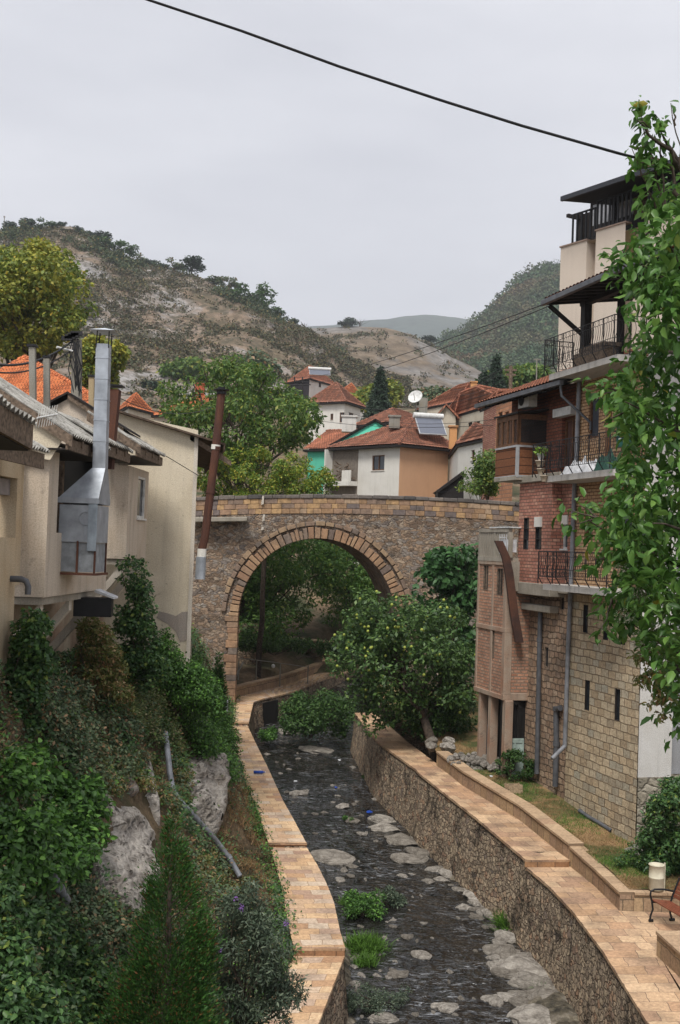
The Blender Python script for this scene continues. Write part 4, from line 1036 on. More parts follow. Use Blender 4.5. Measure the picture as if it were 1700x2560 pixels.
# ------------------------------------------------------------------ small things on the right houses
def ac_unit(c, rz, label):
    T_ = thing('air_conditioner', c, label, 'air conditioner'); a = Vector((cos(rz), sin(rz), 0)); b = Vector((-sin(rz), cos(rz), 0)); c = Vector(c)
    mb = MB(); mb.cbox(c+Vector((0, 0, .3)), .8, .3, .55, rz); mb.build('body', m_plain('ac_white', (.55, .54, .5), .5), T_, bevel=.02)
    mb = MB(); q = c-b*.152+a*-.12+Vector((0, 0, .3)); mb.tube([q, q-b*.012], .2, 18); mb.build('fan_grille', M_BLACKIRON, T_)
    return T_
qa = RF.off(.2); uu, zz = qa.hit(1318, 1033); ac_unit(RF.pt(uu, zt_+.2, .2), atan2(RF.d.y, RF.d.x)+pi, 'off-white air conditioner standing on the roof of the timber glazed balcony')
# plant pots at the end of the middle balcony
def pot(c, r, h, mat, label, plant=None, group=None):
    T_ = thing('flower_pot', c, label, 'flower pot', group); mb = MB(); mb.lathe(c, [(r*.6, 0), (r, h*.85), (r*1.1, h*.86), (r*1.1, h), (r*.9, h), (r*.85, h*.9), (0, h*.88)], 14); mb.build('pot', mat, T_)
    if plant:
        C, D = clump_pts([(Vector(c)+Vector((0, 0, h+plant*.55)), plant)], 110, rng); np_build('plant', leaves(C, D, .09, .5, rng), None, LT_QUAD[1], plant_mat, T_)
plant_mat = m_leaf('pot_plant_leaf', [(0, (.10, .20, .02)), (1, (.22, .36, .05))])
pm = m_plain('cream_ceramic', (.5, .42, .32), .5)
fo1 = RF.off(1.0); u_, z_ = fo1.hit(1352, 1138); pot(fo1.pt(u_, z_-.16), .1, .2, m_plain('white_pot', (.7, .7, .7), .5), 'small white pot with a bright green plant on the end of the middle balcony railing', .16)
for (x, y, r) in ((1350, 1160, .13), (1352, 1180, .11), (1360, 1197, .11)):
    u_, z_ = fo1.hit(x, y); pot(fo1.pt(u_, z_-.08), r, .18, pm, {1160: 'topmost cream ceramic pot in the stack hanging at the end of the middle balcony', 1180: 'middle cream ceramic pot of the stack at the end of the middle balcony', 1197: 'lowest cream ceramic pot, sitting at the corner of the middle balcony slab'}[y], None, 'ceramic pots at the end of the middle balcony')
def sheet(cpts, name, mat, label, cat, amp=.12, n=14, h=.35):
    a, b = Vector(cpts[0]), Vector(cpts[1]); ax = b-a; ay = Vector(cpts[2]); mb = MB(); V = []; F = []
    for j in range(n+1):
        for i in range(n+1):
            u, v = i/n, j/n; e_ = min(u, 1-u, v, 1-v)*4
            p = a+ax*u+ay*v; p = p+Vector((0, 0, min(1, e_)*h*(.5+.8*abs(fbm(u*4+a.x, v*3, 1)))+fbm(u*9, v*9, 2)*amp*min(1, e_))); V.append(p)
    for j in range(n):
        for i in range(n): k = j*(n+1)+i; F.append((k, k+1, k+n+2, k+n+1))
    mb.add(V, F, False); return mb.build(name, mat, label=label, cat=cat)
nb_ = Vector((RF.n.x, RF.n.y, 0))
sheet([RF.pt(1.2, 2.26, .1), RF.pt(3.0, 2.26, .1), nb_*.65], 'crumpled_sheet', M_CLOTH, 'crumpled white sheet heaped on the middle balcony floor', 'sheet', .15, 16, .45)
sheet([RF.pt(.3, 2.26, .15), RF.pt(1.1, 2.26, .15), nb_*.55], 'green_tarp', m_plain('green_tarp', (.02, .07, .05), .6), 'dark green tarp bundled on the middle balcony beside the white sheet', 'tarp', .15, 10, .6)
mb = MB(); mb.fbox(RF, -.35, .55, 2.9, 4.0, .25, .3)
GB = mb.build('green_board', m_plain('green_board', (.015, .10, .075), .6), label='dark green board with white marks standing on the middle balcony', cat='board')
mb = MB()
for k in range(4):
    for j in range(3): mb.fbox(RF, -.2+j*.25, -.2+j*.25+.13, 3.1+k*.22, 3.13+k*.22, .3, .305)
mb.build('white_marks', M_WHITEF, GB)
mb = MB(); mb.fbox(RF, .75, .9, 2.26, 4.0, .35, .45); mb.build('timber_plank', M_WOOD, label='upright brown plank leaning at the green board on the middle balcony', cat='plank')
mb = MB()
for k in range(5): u = 1.6+k*.22; mb.tube([RF.pt(u, 5.18, .2), RF.pt(u-.1, 5.18+.55+.1*(k % 2), .55)], .03, 5); 
mb.box(RF.pt(.9, 5.18, .2), RF.pt(2.6, 5.18, .2)-RF.pt(.9, 5.18, .2), nb_*.4, (0, 0, .45)); mb.box(RF.pt(.8, 5.64, .1), RF.pt(2.3, 5.64, .1)-RF.pt(.8, 5.64, .1), nb_*.5, (0, 0, .1))
mb.build('firewood_pile', M_OLDWOOD, label='pile of old boards and firewood on the top balcony', cat='wood pile')

# ------------------------------------------------------------------ tall beige block E behind
a = P(1402, 619, 50); EFp = FP((a.x, a.y), (a.x+.525*10, a.y-.85*10))
HE = thing('beige_block', EFp.pt(3, 0), 'tall beige rendered block with black railings and dark overhanging roof, highest on the right', 'building')
def ehit(x, y, o=0): return EFp.off(o).hit(x, y)
uE = [0, ehit(1467, 605)[0], ehit(1492, 600)[0], ehit(1566, 575)[0]]
ztE = [ehit(1404, 619)[1], ehit(1480, 612)[1], ehit(1493, 591)[1]]
slit = [ehit(1485, 660)[0]]; zs0, zs1 = ehit(1485, 698)[1], ehit(1485, 650)[1]
mb = MB(); wall_open(mb, EFp, 0, uE[1], 0, ztE[0]); mb.quad(EFp.pt(0, 0), EFp.pt(0, ztE[0]), EFp.pt(0, ztE[0], -6), EFp.pt(0, 0, -6))
so_ = [(uE[1]+.35, uE[1]+.75, zs0, zs1), (uE[1]+.35, uE[1]+.75, zs0-3.0, zs1-3.0)]
wall_open(mb, EFp, uE[1], uE[2], 0, ztE[0], so_, .2, -.45); mb.quad(EFp.pt(uE[1], 0), EFp.pt(uE[1], ztE[0]), EFp.pt(uE[1], ztE[0], -.45), EFp.pt(uE[1], 0, -.45))
z3 = ztE[0]+.25
wall_open(mb, EFp, uE[2], uE[3], 0, z3, (), .1, .05); mb.quad(EFp.pt(uE[2], 0, .05), EFp.pt(uE[2], z3, .05), EFp.pt(uE[2], z3, -.5), EFp.pt(uE[2], 0, -.5))
so2 = [(uE[3]+.2, uE[3]+1.0, zs0+.1, zs1+.2)]
wall_open(mb, EFp, uE[3], uE[3]+1.2, 0, ztE[0], so2, .2, -.45); wall_open(mb, EFp, uE[3]+1.2, 22, 0, z3, (), .1, .05)
mb.quad(EFp.pt(uE[3]+1.2, 0, .05), EFp.pt(uE[3]+1.2, z3, .05), EFp.pt(uE[3]+1.2, z3, -.5), EFp.pt(uE[3]+1.2, 0, -.5))
mb.quad(EFp.pt(0, ztE[0]-.05), EFp.pt(22, ztE[0]-.05), EFp.pt(22, ztE[0]-.05, -6), EFp.pt(0, ztE[0]-.05, -6))
mb.build('wall', M_BEIGE, HE)
for q in so_+so2: window(HE, EFp, q, M_DKWOOD, -.45, .15, .06, 0)
mb = MB()
for a_, b_, z, o in ((0, uE[1], ztE[0], 0), (uE[2], uE[3], z3, .05), (uE[3]+1.2, 22, z3, .05), (uE[1], uE[2], ztE[0], -.45)): mb.fbox(EFp, a_-.04, b_+.04, z, z+.06, o-.3, o+.05)
mb.build('parapet_cap', m_plain('cap_stone', (.33, .24, .19), .8), HE)
def bars(par, fp, u0, u1, z, h, o):
    mb = MB(); mb.fbox(fp, u0, u1, z+h-.07, z+h, o-.03, o+.03); mb.fbox(fp, u0, u1, z+.02, z+.06, o-.02, o+.02); n = int((u1-u0)/.24)
    for k in range(n+1): u = u0+(u1-u0-.09)*k/n; mb.fbox(fp, u, u+.09, z, z+h, o-.02, o+.02)
    return mb.build('railing', M_BLACKIRON, par)
zr0 = ztE[0]+.06
bars(HE, EFp, .55, uE[2]-.2, zr0, 1.25, -.1); bars(HE, EFp, uE[2]-.1, uE[3]+.2, z3+.06, 1.2, -.05); bars(HE, EFp, uE[3]+1, 18, z3+.0, 1.2, -.1)
# penthouse
op = -1.9; zpt = ehit(1470, 505, op)[1]; eo = .75; ue_, zeE = ehit(1406, 510, eo); ue2, zeE2 = ehit(1570, 441, eo); zeE = (zeE+zeE2)/2; ueh = ehit(1461, 540, op)[0]
wz0, wz1 = ztE[0]-.04, zeE-.2
mb = MB(); pw = [(ueh+.35+k*1.45, ueh+.35+k*1.45+1.3, 14.15, 15.2) for k in range(6)]
wall_open(mb, EFp, ueh, 22, wz0, wz1+.5, pw, .12, op); mb.quad(EFp.pt(ueh, wz0, op), EFp.pt(ueh, wz1+.5, op), EFp.pt(ueh, wz1+.5, -6), EFp.pt(ueh, wz0, -6)); mb.build('penthouse_wall', M_DKWOOD, HE)
for q in pw: window(HE, EFp, q, M_DKWOOD, op, .1, .06, 0, pane=m_plain('sky_glass', (.25, .29, .33), .1) if q is pw[0] else bpy.data.materials['sky_glass'], curtain=m_plain('net_curtain', (.30, .31, .33), .8) if q is pw[0] else bpy.data.materials['net_curtain'])
pr = [EFp.pt(ue_, zeE, eo), EFp.pt(22, zeE, eo), EFp.pt(22, zeE+.6, -4.2), EFp.pt(ue_, zeE+.6, -4.2)]
mb = MB(); mb.prism(pr, (0, 0, .14)); mb.build('roof', M_DKWOOD, HE)
mb = MB(); mb.fbox(EFp, ue_, 22, zeE-.02, zeE+.17, eo, eo+.12); mb.build('gutter', m_plain('dark_gutter', (.03, .033, .04), .5), HE)
mb = MB(); mb.fbox(EFp, ueh-.12, ueh+.1, zr0, zeE+.25, op+.02, op+.24); mb.fbox(EFp, ueh-.1, ueh+.05, zeE-.02, zeE+.12, op, op+.95); mb.build('timber_frame', M_DKWOOD, HE)
uc_, zc_ = ehit(1578, 443, -1.2)
mb = MB(); mb.fbox(EFp, uc_-.5, uc_+.35, zc_-1.5, zc_+.25, -2.6, -1.9); mb.fbox(EFp, uc_-.5, uc_-.35, zc_+.25, zc_+.75, -2.6, -1.9); mb.fbox(EFp, uc_+.2, uc_+.35, zc_+.25, zc_+.75, -2.6, -1.9); mb.fbox(EFp, uc_-.65, uc_+.5, zc_+.75, zc_+.85, -2.7, -1.8); mb.build('chimney', m_brick('chimney_brick', [(0, (.12, .07, .05)), (1, (.2, .13, .09))], (.06, .05, .04), .24, .1, .015, .5, .01, .01, .5), HE)
# ------------------------------------------------------------------ left bank houses
M_STUC = m_plaster('warm_stucco', (.52, .45, .37), (.42, .32, .22), .5, .5, .6, .3, .2)
M_STUC2 = m_plaster('stained_stucco', (.60, .53, .41), (.44, .37, .26), .5, .5, .35, .4, .4)
M_STUCO = m_plaster('ochre_stucco', (.50, .41, .29), (.42, .29, .16), .5, .15, .4, .25)
M_STUCW = m_plaster('pale_stucco', (.56, .51, .44), (.40, .33, .25), .35, .25, .8, .3)
def t_():
    t = NT('corrugated_cement', .95, .1); f = t.noise(t.co('Object'), 2.2, 7, .7); g = t.noise(t.co('Object'), 14, 5, .75)
    c = t.ramp(f, [(.3, (.13, .12, .11)), (.55, (.34, .33, .30)), (.75, (.46, .44, .41))]); c = t.mix(t.ramp(g, [(.52, 0.0), (.66, .8)]), c, (.045, .042, .035))
    return t.done(c, t.bump(g, .8, .02))
M_CORR = t_()
def corr(par, e0, e1, up, name='roof', pitchn=.15, amp=.03, mat=None, label=None):
    """corrugated sheet: eave from e0 to e1, running up the slope vector up"""
    e0, e1, up = Vector(e0), Vector(e1), Vector(up); L_ = (e1-e0).length; d = (e1-e0)/L_; n = d.cross(up).normalized()
    if n.z < 0: n = -n
    k = max(2, int(L_/pitchn)); mb = MB(); top = []; V = []; m = k*6; rows = 8
    for j in range(rows+1):
        for i in range(m+1):
            q = e0+d*(L_*i/m)+up*(j/rows)+n*(amp*sin(2*pi*i/6)+fbm(i*.05, j*.6, e0.x)*.025)
            V.append(q)
    F = [(j*(m+1)+i, j*(m+1)+i+1, (j+1)*(m+1)+i+1, (j+1)*(m+1)+i) for j in range(rows) for i in range(m)]
    mb.add(V, F, True)
    mb.add([v-n*.02 for v in V], [f[::-1] for f in F], True)
    mb.add([V[i] for i in range(m+1)]+[V[i]-n*.02 for i in range(m+1)], [(i, i+1, m+1+i+1, m+1+i) for i in range(m)])
    return mb.build(name, mat or M_CORR, par)
d3 = Vector((LF.d.x, LF.d.y, 0)); n3 = Vector((LF.n.x, LF.n.y, 0))
if n3.x < 0: LF.n = -LF.n; n3 = -n3
def uy(Y): return (Y-21)/LF.d.y
# --- house with bays (bay 1 and bay 2)
HB = thing('overhanging_house', LF.pt(4, -2.6, -1.5), 'old rendered house jutting over the left bank on concrete struts, grey corrugated roof', 'house')
fA = LF.perp(uy(21.25)); 
ub = LF.U(110, 1496); ue = LF.U(264, 1468); zb1 = -1.06
zt1 = 2.0
def bay(name, u0, u1, z0, z1, o0, ops, opsend, mat, par):
    mb = MB(); wall_open(mb, LF, u0, u1, z0, z1, ops, .2)
    fe_ = FP((LF.pt(u0, 0).x, LF.pt(u0, 0).y), (LF.pt(u0, 0, o0).x, LF.pt(u0, 0, o0).y)); wall_open(mb, fe_, 0, -o0, z0, z1, opsend, .2)
    mb.quad(LF.pt(u1, z0), LF.pt(u1, z1), LF.pt(u1, z1, o0), LF.pt(u1, z0, o0)); mb.quad(LF.pt(u0, z0), LF.pt(u1, z0), LF.pt(u1, z0, o0), LF.pt(u0, z0, o0))
    mb.build(name, mat, par); return fe_
u_op0, u_op1 = LF.U(150, 1200), LF.U(262, 1200)
fe1 = bay('bay_wall', ub, ue, zb1, 1.75, -3.0, [(u_op0-.1, u_op1-.1, .1, 1.72)], (), M_STUC, HB)
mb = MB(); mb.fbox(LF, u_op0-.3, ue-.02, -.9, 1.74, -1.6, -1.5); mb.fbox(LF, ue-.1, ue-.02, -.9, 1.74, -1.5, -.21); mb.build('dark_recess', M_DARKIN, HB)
mb = MB()
for k in range(3): u = u_op0+.5+k*1.0; mb = MB(); mb.fbox(LF, u, u+.13, .0, 1.7, -.75, -.63); mb.build('loggia_post', M_OLDWOOD, HB)
# gable end above, back wall
mb = MB(); fe_ = fe1
mb.poly([fe_.pt(.0, 1.75), fe_.pt(3.0, 1.75), fe_.pt(3.0, 3.4), fe_.pt(.0, 1.76)]); mb.build('gable', M_STUC2, HB)
ub2, ue2, zb2 = LF.U(314, 1400), LF.U(364, 1394), -.43
wb = ops_from(LF, [(344, 1192, 363, 1296)])
bay('bay_wall', ub2, ue2, zb2, 1.75, -2.0, wb, (), M_STUC, HB)
window(HB, LF, wb[0], M_WHITEF, 0, .06, .06, 0, sill=M_WHITEF)
# lower wall below the bays, with patches of peeled plaster
mb = MB(); wall_open(mb, LF.off(-1.1), uy(19.5), uy(31), -5.5, -.95); mb.build('lower_wall', m_plaster('peeling_plaster', (.36, .30, .22), (.20, .09, .06), .8, .6, .7, .6, .3), HB)
mb = MB(); mb.fbox(LF, ub+.05, ue-.05, zb1-.14, zb1-.01, -1.2, -.05); mb.fbox(LF, ub2+.05, ue2-.05, zb2-.14, zb2-.01, -1.2, -.05); mb.build('floor_slab', M_CONC, HB)
def strut(pa, pb, w):
    mb = MB(); a, b = Vector(pa), Vector(pb); mb.box(a-d3*w/2, d3*w, Vector((0, 0, -w*1.2)), b-a); return mb.build('strut', M_STUCW, HB)
for px_, u in ((0, uy(21.6)), (1, uy(23.6)), (2, uy(25.5)), (3, uy(28.2)), (4, uy(30.0))):
    zz = zb1 if u < ue else zb2
    strut(LF.pt(u, zz-.1, -.12), LF.pt(u, zz-1.35, -1.12), .2)
# roofs
def roof_left(par, u0, u1, o_e, z_e, run, rise, verge=True, ridge=None):
    e0, e1 = LF.pt(u0, z_e, o_e), LF.pt(u1, z_e, o_e); up = -n3*run+Vector((0, 0, rise))
    r = corr(par, e0, e1, up)
    if verge:
        mb = MB(); n_ = up.normalized(); mb.box(e0-d3*.03-Vector((0, 0, .22)), d3*.05, up, (0, 0, .2)); mb.build('barge_board', M_OLDWOOD, r)
    mb = MB(); mb.box(e0-Vector((0, 0, .26))-n3*.12, d3*(u1-u0), n3*.04, (0, 0, .2)); mb.build('fascia', M_OLDWOOD, r)
    mb = MB(); mb.box(e0-Vector((0, 0, .27))-n3*.12, d3*(u1-u0), -n3*.9, (0, 0, .03)); mb.build('soffit', M_DKWOOD, r)
    mb = MB(); k = int((u1-u0)/.8)
    for i in range(k+1): q = LF.pt(u0+.1+i*.8, z_e-.17, o_e-.05); mb.box(q, d3*.1, up*.6, (0, 0, .13))
    mb.build('rafters', M_OLDWOOD, r); return r
uR1, zR1 = LF.off(.45).hit(182, 1087); uR1e, zR1e = LF.off(.45).hit(232, 1107)
roof_left(HB, uR1, uR1+3.0, .45, zR1, 3.1, 1.85)
uR2, zR2 = LF.off(.42).hit(335, 1131); 
roof_left(HB, uR1+3.02, LF.off(.42).U(335, 1131), .42, zR2+.02, 1.2, .62, False)
uR3, zR3 = LF.off(.45).hit(415, 1139)
roof_left(HB, LF.off(.45).U(352, 1124), min(uR3, uy(30.8)), .45, zR3, 1.25, .72)
uR4a, zR4 = LF.off(.4).hit(18, 1097); uR4b, _ = LF.off(.4).hit(118, 1132)
uR4b = min(uR4b, ub-.0)
# --- nearest house at the left edge
HN = thing('ochre_house', LF.pt(uy(18), -4, -1.5), 'ochre rendered house at the left edge with a roller shutter window', 'house')
o_n = -.45; LN = LF.off(o_n)
wN = [(LN.U(-30, 1270), LN.U(41, 1270), LN.Z(20, 1356), LN.Z(20, 1192))]
mb = MB(); wall_open(mb, LN, uy(12), ub-.004, -.85, 1.35, wN, .35)
wall_open(mb, LN.off(.03), uy(12), LN.off(.03).U(40, 1400), -5.5, -.02, (), .2)
mb.build('wall', M_STUCO, HN)
q = wN[0]; sh = MB(); sh.fbox(LN, q[0], q[1]-.28, q[2], q[3]-.3, -.3, -.27)
zz = q[2]
while zz < q[3]-.32: sh.fbox(LN, q[0], q[1]-.28, zz+.012, zz+.05, -.27, -.255); zz += .055
sh.build('roller_shutter', m_plain('shutter_slats', (.17, .15, .145), .6), HN)
mb = MB(); mb.fbox(LN, q[0], q[1]-.02, q[3]-.3, q[3]-.02, -.3, -.12); mb.build('shutter_box', m_plain('shutter_box_paint', (.24, .21, .2), .7), HN)
rr = corr(HN, LF.pt(uR4a-1.5, zR4, .4), LF.pt(uR4b+.15, zR4, .4), -n3*.9+Vector((0, 0, .5)))
mb = MB(); mb.box(LF.pt(uR4a-1.5, zR4-.3, .33), d3*(uR4b+.1-uR4a+1.5), -n3*.05, (0, 0, .25)); mb.build('fascia', M_OLDWOOD, rr)
eA, eB = P(-60, 955, 12.6), P(94, 1056, 14.8)
r0 = corr(HN, eA, eB, Vector((-2.4, -.1, 1.0)))
mb = MB(); dv = eB-eA; mb.box(eA-Vector((.05, 0, .34)), dv, (-.06, .0, 0), (0, 0, .3)); mb.build('fascia', M_OLDWOOD, r0)
mb = MB(); mb.box(eA-Vector((.1, 0, .36)), dv, (-2.2, -.1, .0), (0, 0, .03)); mb.build('soffit', M_DKWOOD, r0)
mb = MB(); c = LN.off(.04); a = c.pt(*c.hit(28, 1447)); mb.tube([a-n3*.3, a+n3*.18, a+n3*.26+Vector((0, 0, -.03)), a+n3*.3+Vector((0, 0, -.12)), a+n3*.3+Vector((0, 0, -.26))], .055, 10)
mb.build('drain_spout', M_PIPE, HN)
# gable wall above ridge of the small roof, between the two roofs
mb = MB(); fg = LF.perp(uR1+.06); mb.poly([fg.pt(*fg.hit(x, y)) for x, y in ((-60, 945), (168, 1082), (125, 1150), (-60, 1120))]); mb.build('upper_wall', M_STUC2, HB)
# --- plain end house G
CGx = P(485, 1343, 31)
HG = thing('plain_house', (CGx.x-1, 32, -3), 'blank stained cream house gable wall standing beside the bridge', 'house')
FG = FP((CGx.x, 31), (CGx.x-10, 31.0-.0)); FG.n = Vector((0, -1))
ztG = lambda x_, y_: P(x_, y_, 31).z
g = [Vector((CGx.x, 31, -3.9)), Vector((CGx.x, 31, ztG(484, 1075))), Vector((P(270, 1026, 31).x, 31, ztG(270, 1026))), Vector((P(270, 1026, 31).x, 31, -3.9))]
back = Vector((-1.6, 10, 0))
mb = MB(); mb.poly(g); mb.quad(g[0], g[1], g[1]+back, g[0]+back); mb.build('wall', M_STUC2, HG)
mb = MB()
hh = [Vector((CGx.x+.02, 30.95, -3.1)), Vector((CGx.x+.02, 30.95, g[1].z-.1))]; mb.box(hh[0], (-.1, 0, 0), (-.01, .12, 0), hh[1]-hh[0]); mb.build('corner_trim', M_STUCW, HG)
# peeled patch near the ground
def patch(fp_pts, y, name, mat, par, th=.012):
    mb = MB(); mb.prism([Vector((P(a, b, y).x, y, P(a, b, y).z)) for a, b in fp_pts], (0, -th, 0)); return mb.build(name, mat, par)
patch([(478, 1528), (455, 1530), (440, 1540), (425, 1535), (398, 1528), (392, 1545), (420, 1560), (440, 1580), (450, 1605), (470, 1600), (477, 1640), (560, 1700), (380, 1700), (360, 1600), (405, 1570), (380, 1560), (378, 1700), (479, 1700)][:11]+[(478, 1660)], 30.997, 'bare_render_patch', m_plaster('bare_render', (.30, .27, .24), (.36, .27, .2), .5, .3, .3, .5), HG)
er = Vector((.75, 0, -.42))
A_ = g[1]+Vector((0, -.25, .03)); B_ = g[2]+Vector((0, -.25, .03)); bk = back*1.02
mb = MB(); mb.prism([A_+er, B_, B_+bk, A_+er+bk], (0, 0, .05)); rg = mb.build('roof', m_plain('rusty_sheet_roof', (.10, .07, .05), .9, 0, .3), HG)
mb = MB()
for k in range(3): q = g[1]+Vector((0, .0+k*1.2, -.02)); mb.box(q+Vector((-.2, 0, -.1)), er*1.15, (0, .12, 0), (0, 0, -.14))
mb.box(A_+er+Vector((-.05, 0, -.16)), bk, (.04, 0, 0), (0, 0, .16)); mb.build('eave_timber', M_OLDWOOD, rg)
# back building between (grey gable + ridge seen over the roof)
HM = thing('rear_house', LF.pt(6, 0, -3.2), 'rendered gable with weathered barge board behind the corrugated roof', 'house')
Ym = 28.2; pk = P(172, 996, Ym); lo_ = P(300, 1080, Ym); 
mb = MB(); mb.prism([Vector((pk.x, Ym, pk.z)), Vector((lo_.x, Ym, lo_.z)), Vector((lo_.x, Ym, 0)), Vector((pk.x-1.5, Ym, 0)), Vector((pk.x-1.5, Ym, pk.z-.9))], (0, 1.2, 0)); mb.build('wall', M_STUC, HM)
mb = MB(); up = Vector((pk.x, Ym-.1, pk.z+.05))-Vector((lo_.x+.1, Ym-.1, lo_.z)); mb.box(Vector((lo_.x+.1, Ym-.12, lo_.z-.08)), up, (0, .06, 0), (0, 0, .16)); mb.build('barge_board', M_OLDWOOD, HM)
mb = MB(); mb.prism([Vector((pk.x, Ym-.15, pk.z+.1)), Vector((lo_.x+.25, Ym-.15, lo_.z)), Vector((lo_.x+.25, Ym+1.4, lo_.z)), Vector((pk.x, Ym+1.4, pk.z+.1))], (0, 0, .05)); mb.prism([Vector((pk.x, Ym-.15, pk.z+.1)), Vector((pk.x-1.5, Ym-.15, pk.z-.75)), Vector((pk.x-1.5, Ym+1.4, pk.z-.75)), Vector((pk.x, Ym+1.4, pk.z+.1))], (0, 0, .05)); mb.build('roof', M_DKWOOD, HM)

# ------------------------------------------------------------------ metal hood and stack
Yh = 22.3; zA = lambda y_, x_=200: P(x_, y_, Yh).z
HH = thing('smoke_hood', P(205, 1430, Yh), 'big grey sheet-metal smoke hood with a tall galvanised stack on the house wall', 'smoke hood')
xl, xr = P(147, 1300, Yh).x, P(242, 1300, Yh).x; dpt = .95; sk = d3*dpt
z_b, z_m, z_t = zA(1430), zA(1352), zA(1258)
mb = MB(); mb.box((xl, Yh, z_m-.03), (xr-xl, 0, 0), sk, (0, 0, z_t-z_m)); mb.build('hood_body', M_STEEL, HH, bevel=.01)
mb = MB(); mb.box((xl+.02, Yh+.03, z_b), (xr-xl-.05, 0, 0), sk*.94, (0, 0, z_m-z_b-.035)); mb.build('lower_panels', m_plain('dull_sheet', (.27, .29, .31), .7, .1, .25, 4), HH)
mb = MB()
for x in (xl+.35, xr-.03): mb.box((x, Yh-.01, z_b-.05), (.035, 0, 0), (0, .035, 0), (0, 0, z_m-z_b+.05))
mb.box((xl-.02, Yh-.015, z_b-.06), (xr-xl+.05, 0, 0), (0, .04, 0), (0, 0, .045)); mb.box((xr, Yh-.0, z_b-.06), (.03, 0, 0), sk, (0, 0, .045)); mb.box((xr, Yh+dpt*.95, z_b-.05), (.03, 0, 0), (0, .035, 0), (0, 0, z_m-z_b+.05))
mb.build('frame', M_RUST, HH)
sxl, sxr, zc0 = P(229, 1168, Yh+.2).x, P(262, 1168, Yh+.2).x, zA(1168, 245)
mb = MB(); b4 = [Vector((xl-.02, Yh-.02, z_t)), Vector((xr+.02, Yh-.02, z_t)), Vector((xr+.02, Yh, z_t))+sk, Vector((xl-.02, Yh, z_t))+sk]
b5 = [p+Vector((0, 0, .09)) for p in b4]; yy = Yh+.25
t4 = [Vector((sxl, yy, zc0)), Vector((sxr, yy, zc0)), Vector((sxr, yy+.26, zc0)), Vector((sxl, yy+.26, zc0))]
mb.add(b4+b5+t4, [(0, 1, 5, 4), (1, 2, 6, 5), (2, 3, 7, 6), (3, 0, 4, 7), (4, 5, 9, 8), (5, 6, 10, 9), (6, 7, 11, 10), (7, 4, 8, 11)]); mb.build('cone', M_STEEL, HH)
top = P(256, 856, yy); w_ = sxr-sxl
mb = MB(); V = []; 
mb.box((sxl, yy, zc0-.02), (w_, 0, 0), (0, .26, 0), (top.x-w_/2-sxl, 0, top.z-zc0)); mb.build('stack', M_STEEL, HH, bevel=.01)
mb = MB()
for z in np.linspace(zc0+.5, top.z-.3, 5): k = (z-zc0)/(top.z-zc0); x = sxl+(top.x-w_/2-sxl)*k; mb.box((x-.006, yy-.006, z), (w_+.012, 0, 0), (0, .272, 0), (0, 0, .02))
mb.build('stack_seam', M_STEEL, HH)
cp = P(261, 826, yy+.1); mb = MB()
for a in (-1, 1):
    for b in (0, .26): mb.tube([Vector((top.x+a*w_/2*.97, yy+b, top.z-.1)), Vector((cp.x+a*w_*.45, yy+b, cp.z-.03))], .012, 5)
mb.build('cap_bracket', M_BLACKIRON, HH)
mb = MB(); h = w_*.95; cc = Vector((cp.x, yy+.13, cp.z)); q = [cc+Vector((sx*h, sy*.3, -.03)) for sx, sy in ((-1, -1), (1, -1), (1, 1), (-1, 1))]
mb.add(q+[cc+Vector((0, 0, .05))]+[cc+Vector((0, 0, -.035))], [(0, 1, 4), (1, 2, 4), (2, 3, 4), (3, 0, 4), (3, 2, 1, 0)]); mb.build('cap', m_plain('pale_cap', (.5, .54, .6), .5), HH)
mb = MB(); rr_ = z_t-.28; mb.tube([Vector((xl+.5+.12*cos(a), Yh-.012, rr_+.12*sin(a))) for a in np.linspace(0, 6.283, 20)], .008, 5, False); mb.box((xl+.47, Yh-.012, z_m), (.012, 0, 0), (0, .01, 0), (0, 0, .55)); mb.box((xl-.03, Yh-.035, z_t-.0), (xr-xl+.06, 0, 0), (0, .02, 0), (0, 0, .1)); mb.build('seam', M_STEEL, HH)
mb = MB(); mb.prism([Vector((xr-.16, Yh-.012, z_m-.18)), Vector((xr+.01, Yh-.012, z_m-.18)), Vector((xr+.01, Yh-.012, z_t)), Vector((xr-.16, Yh-.012, z_t))], (0, -.012, 0)); mb.build('patch_sheet', m_plain('bluish_sheet', (.30, .35, .40), .45, .4, .2, 4), HH)
# small white/black lamp box with bright lid under bay
bb = P(222, 1510, 24.4)
LB = thing('grease_box', bb, 'black metal box with a light sheet lid under the overhanging bay', 'metal box')
mb = MB(); mb.cbox(bb+Vector((.1, 0, -.05)), .75, .5, .38, .1); mb.build('box_body', M_BLACKIRON, LB)
mb = MB(); mb.prism([P(238, 1474, 24.1), P(284, 1493, 24.1), P(284, 1498, 24.1), P(236, 1480, 24.1)], (0, .5, 0)); mb.build('lid', M_CLOTH, LB)

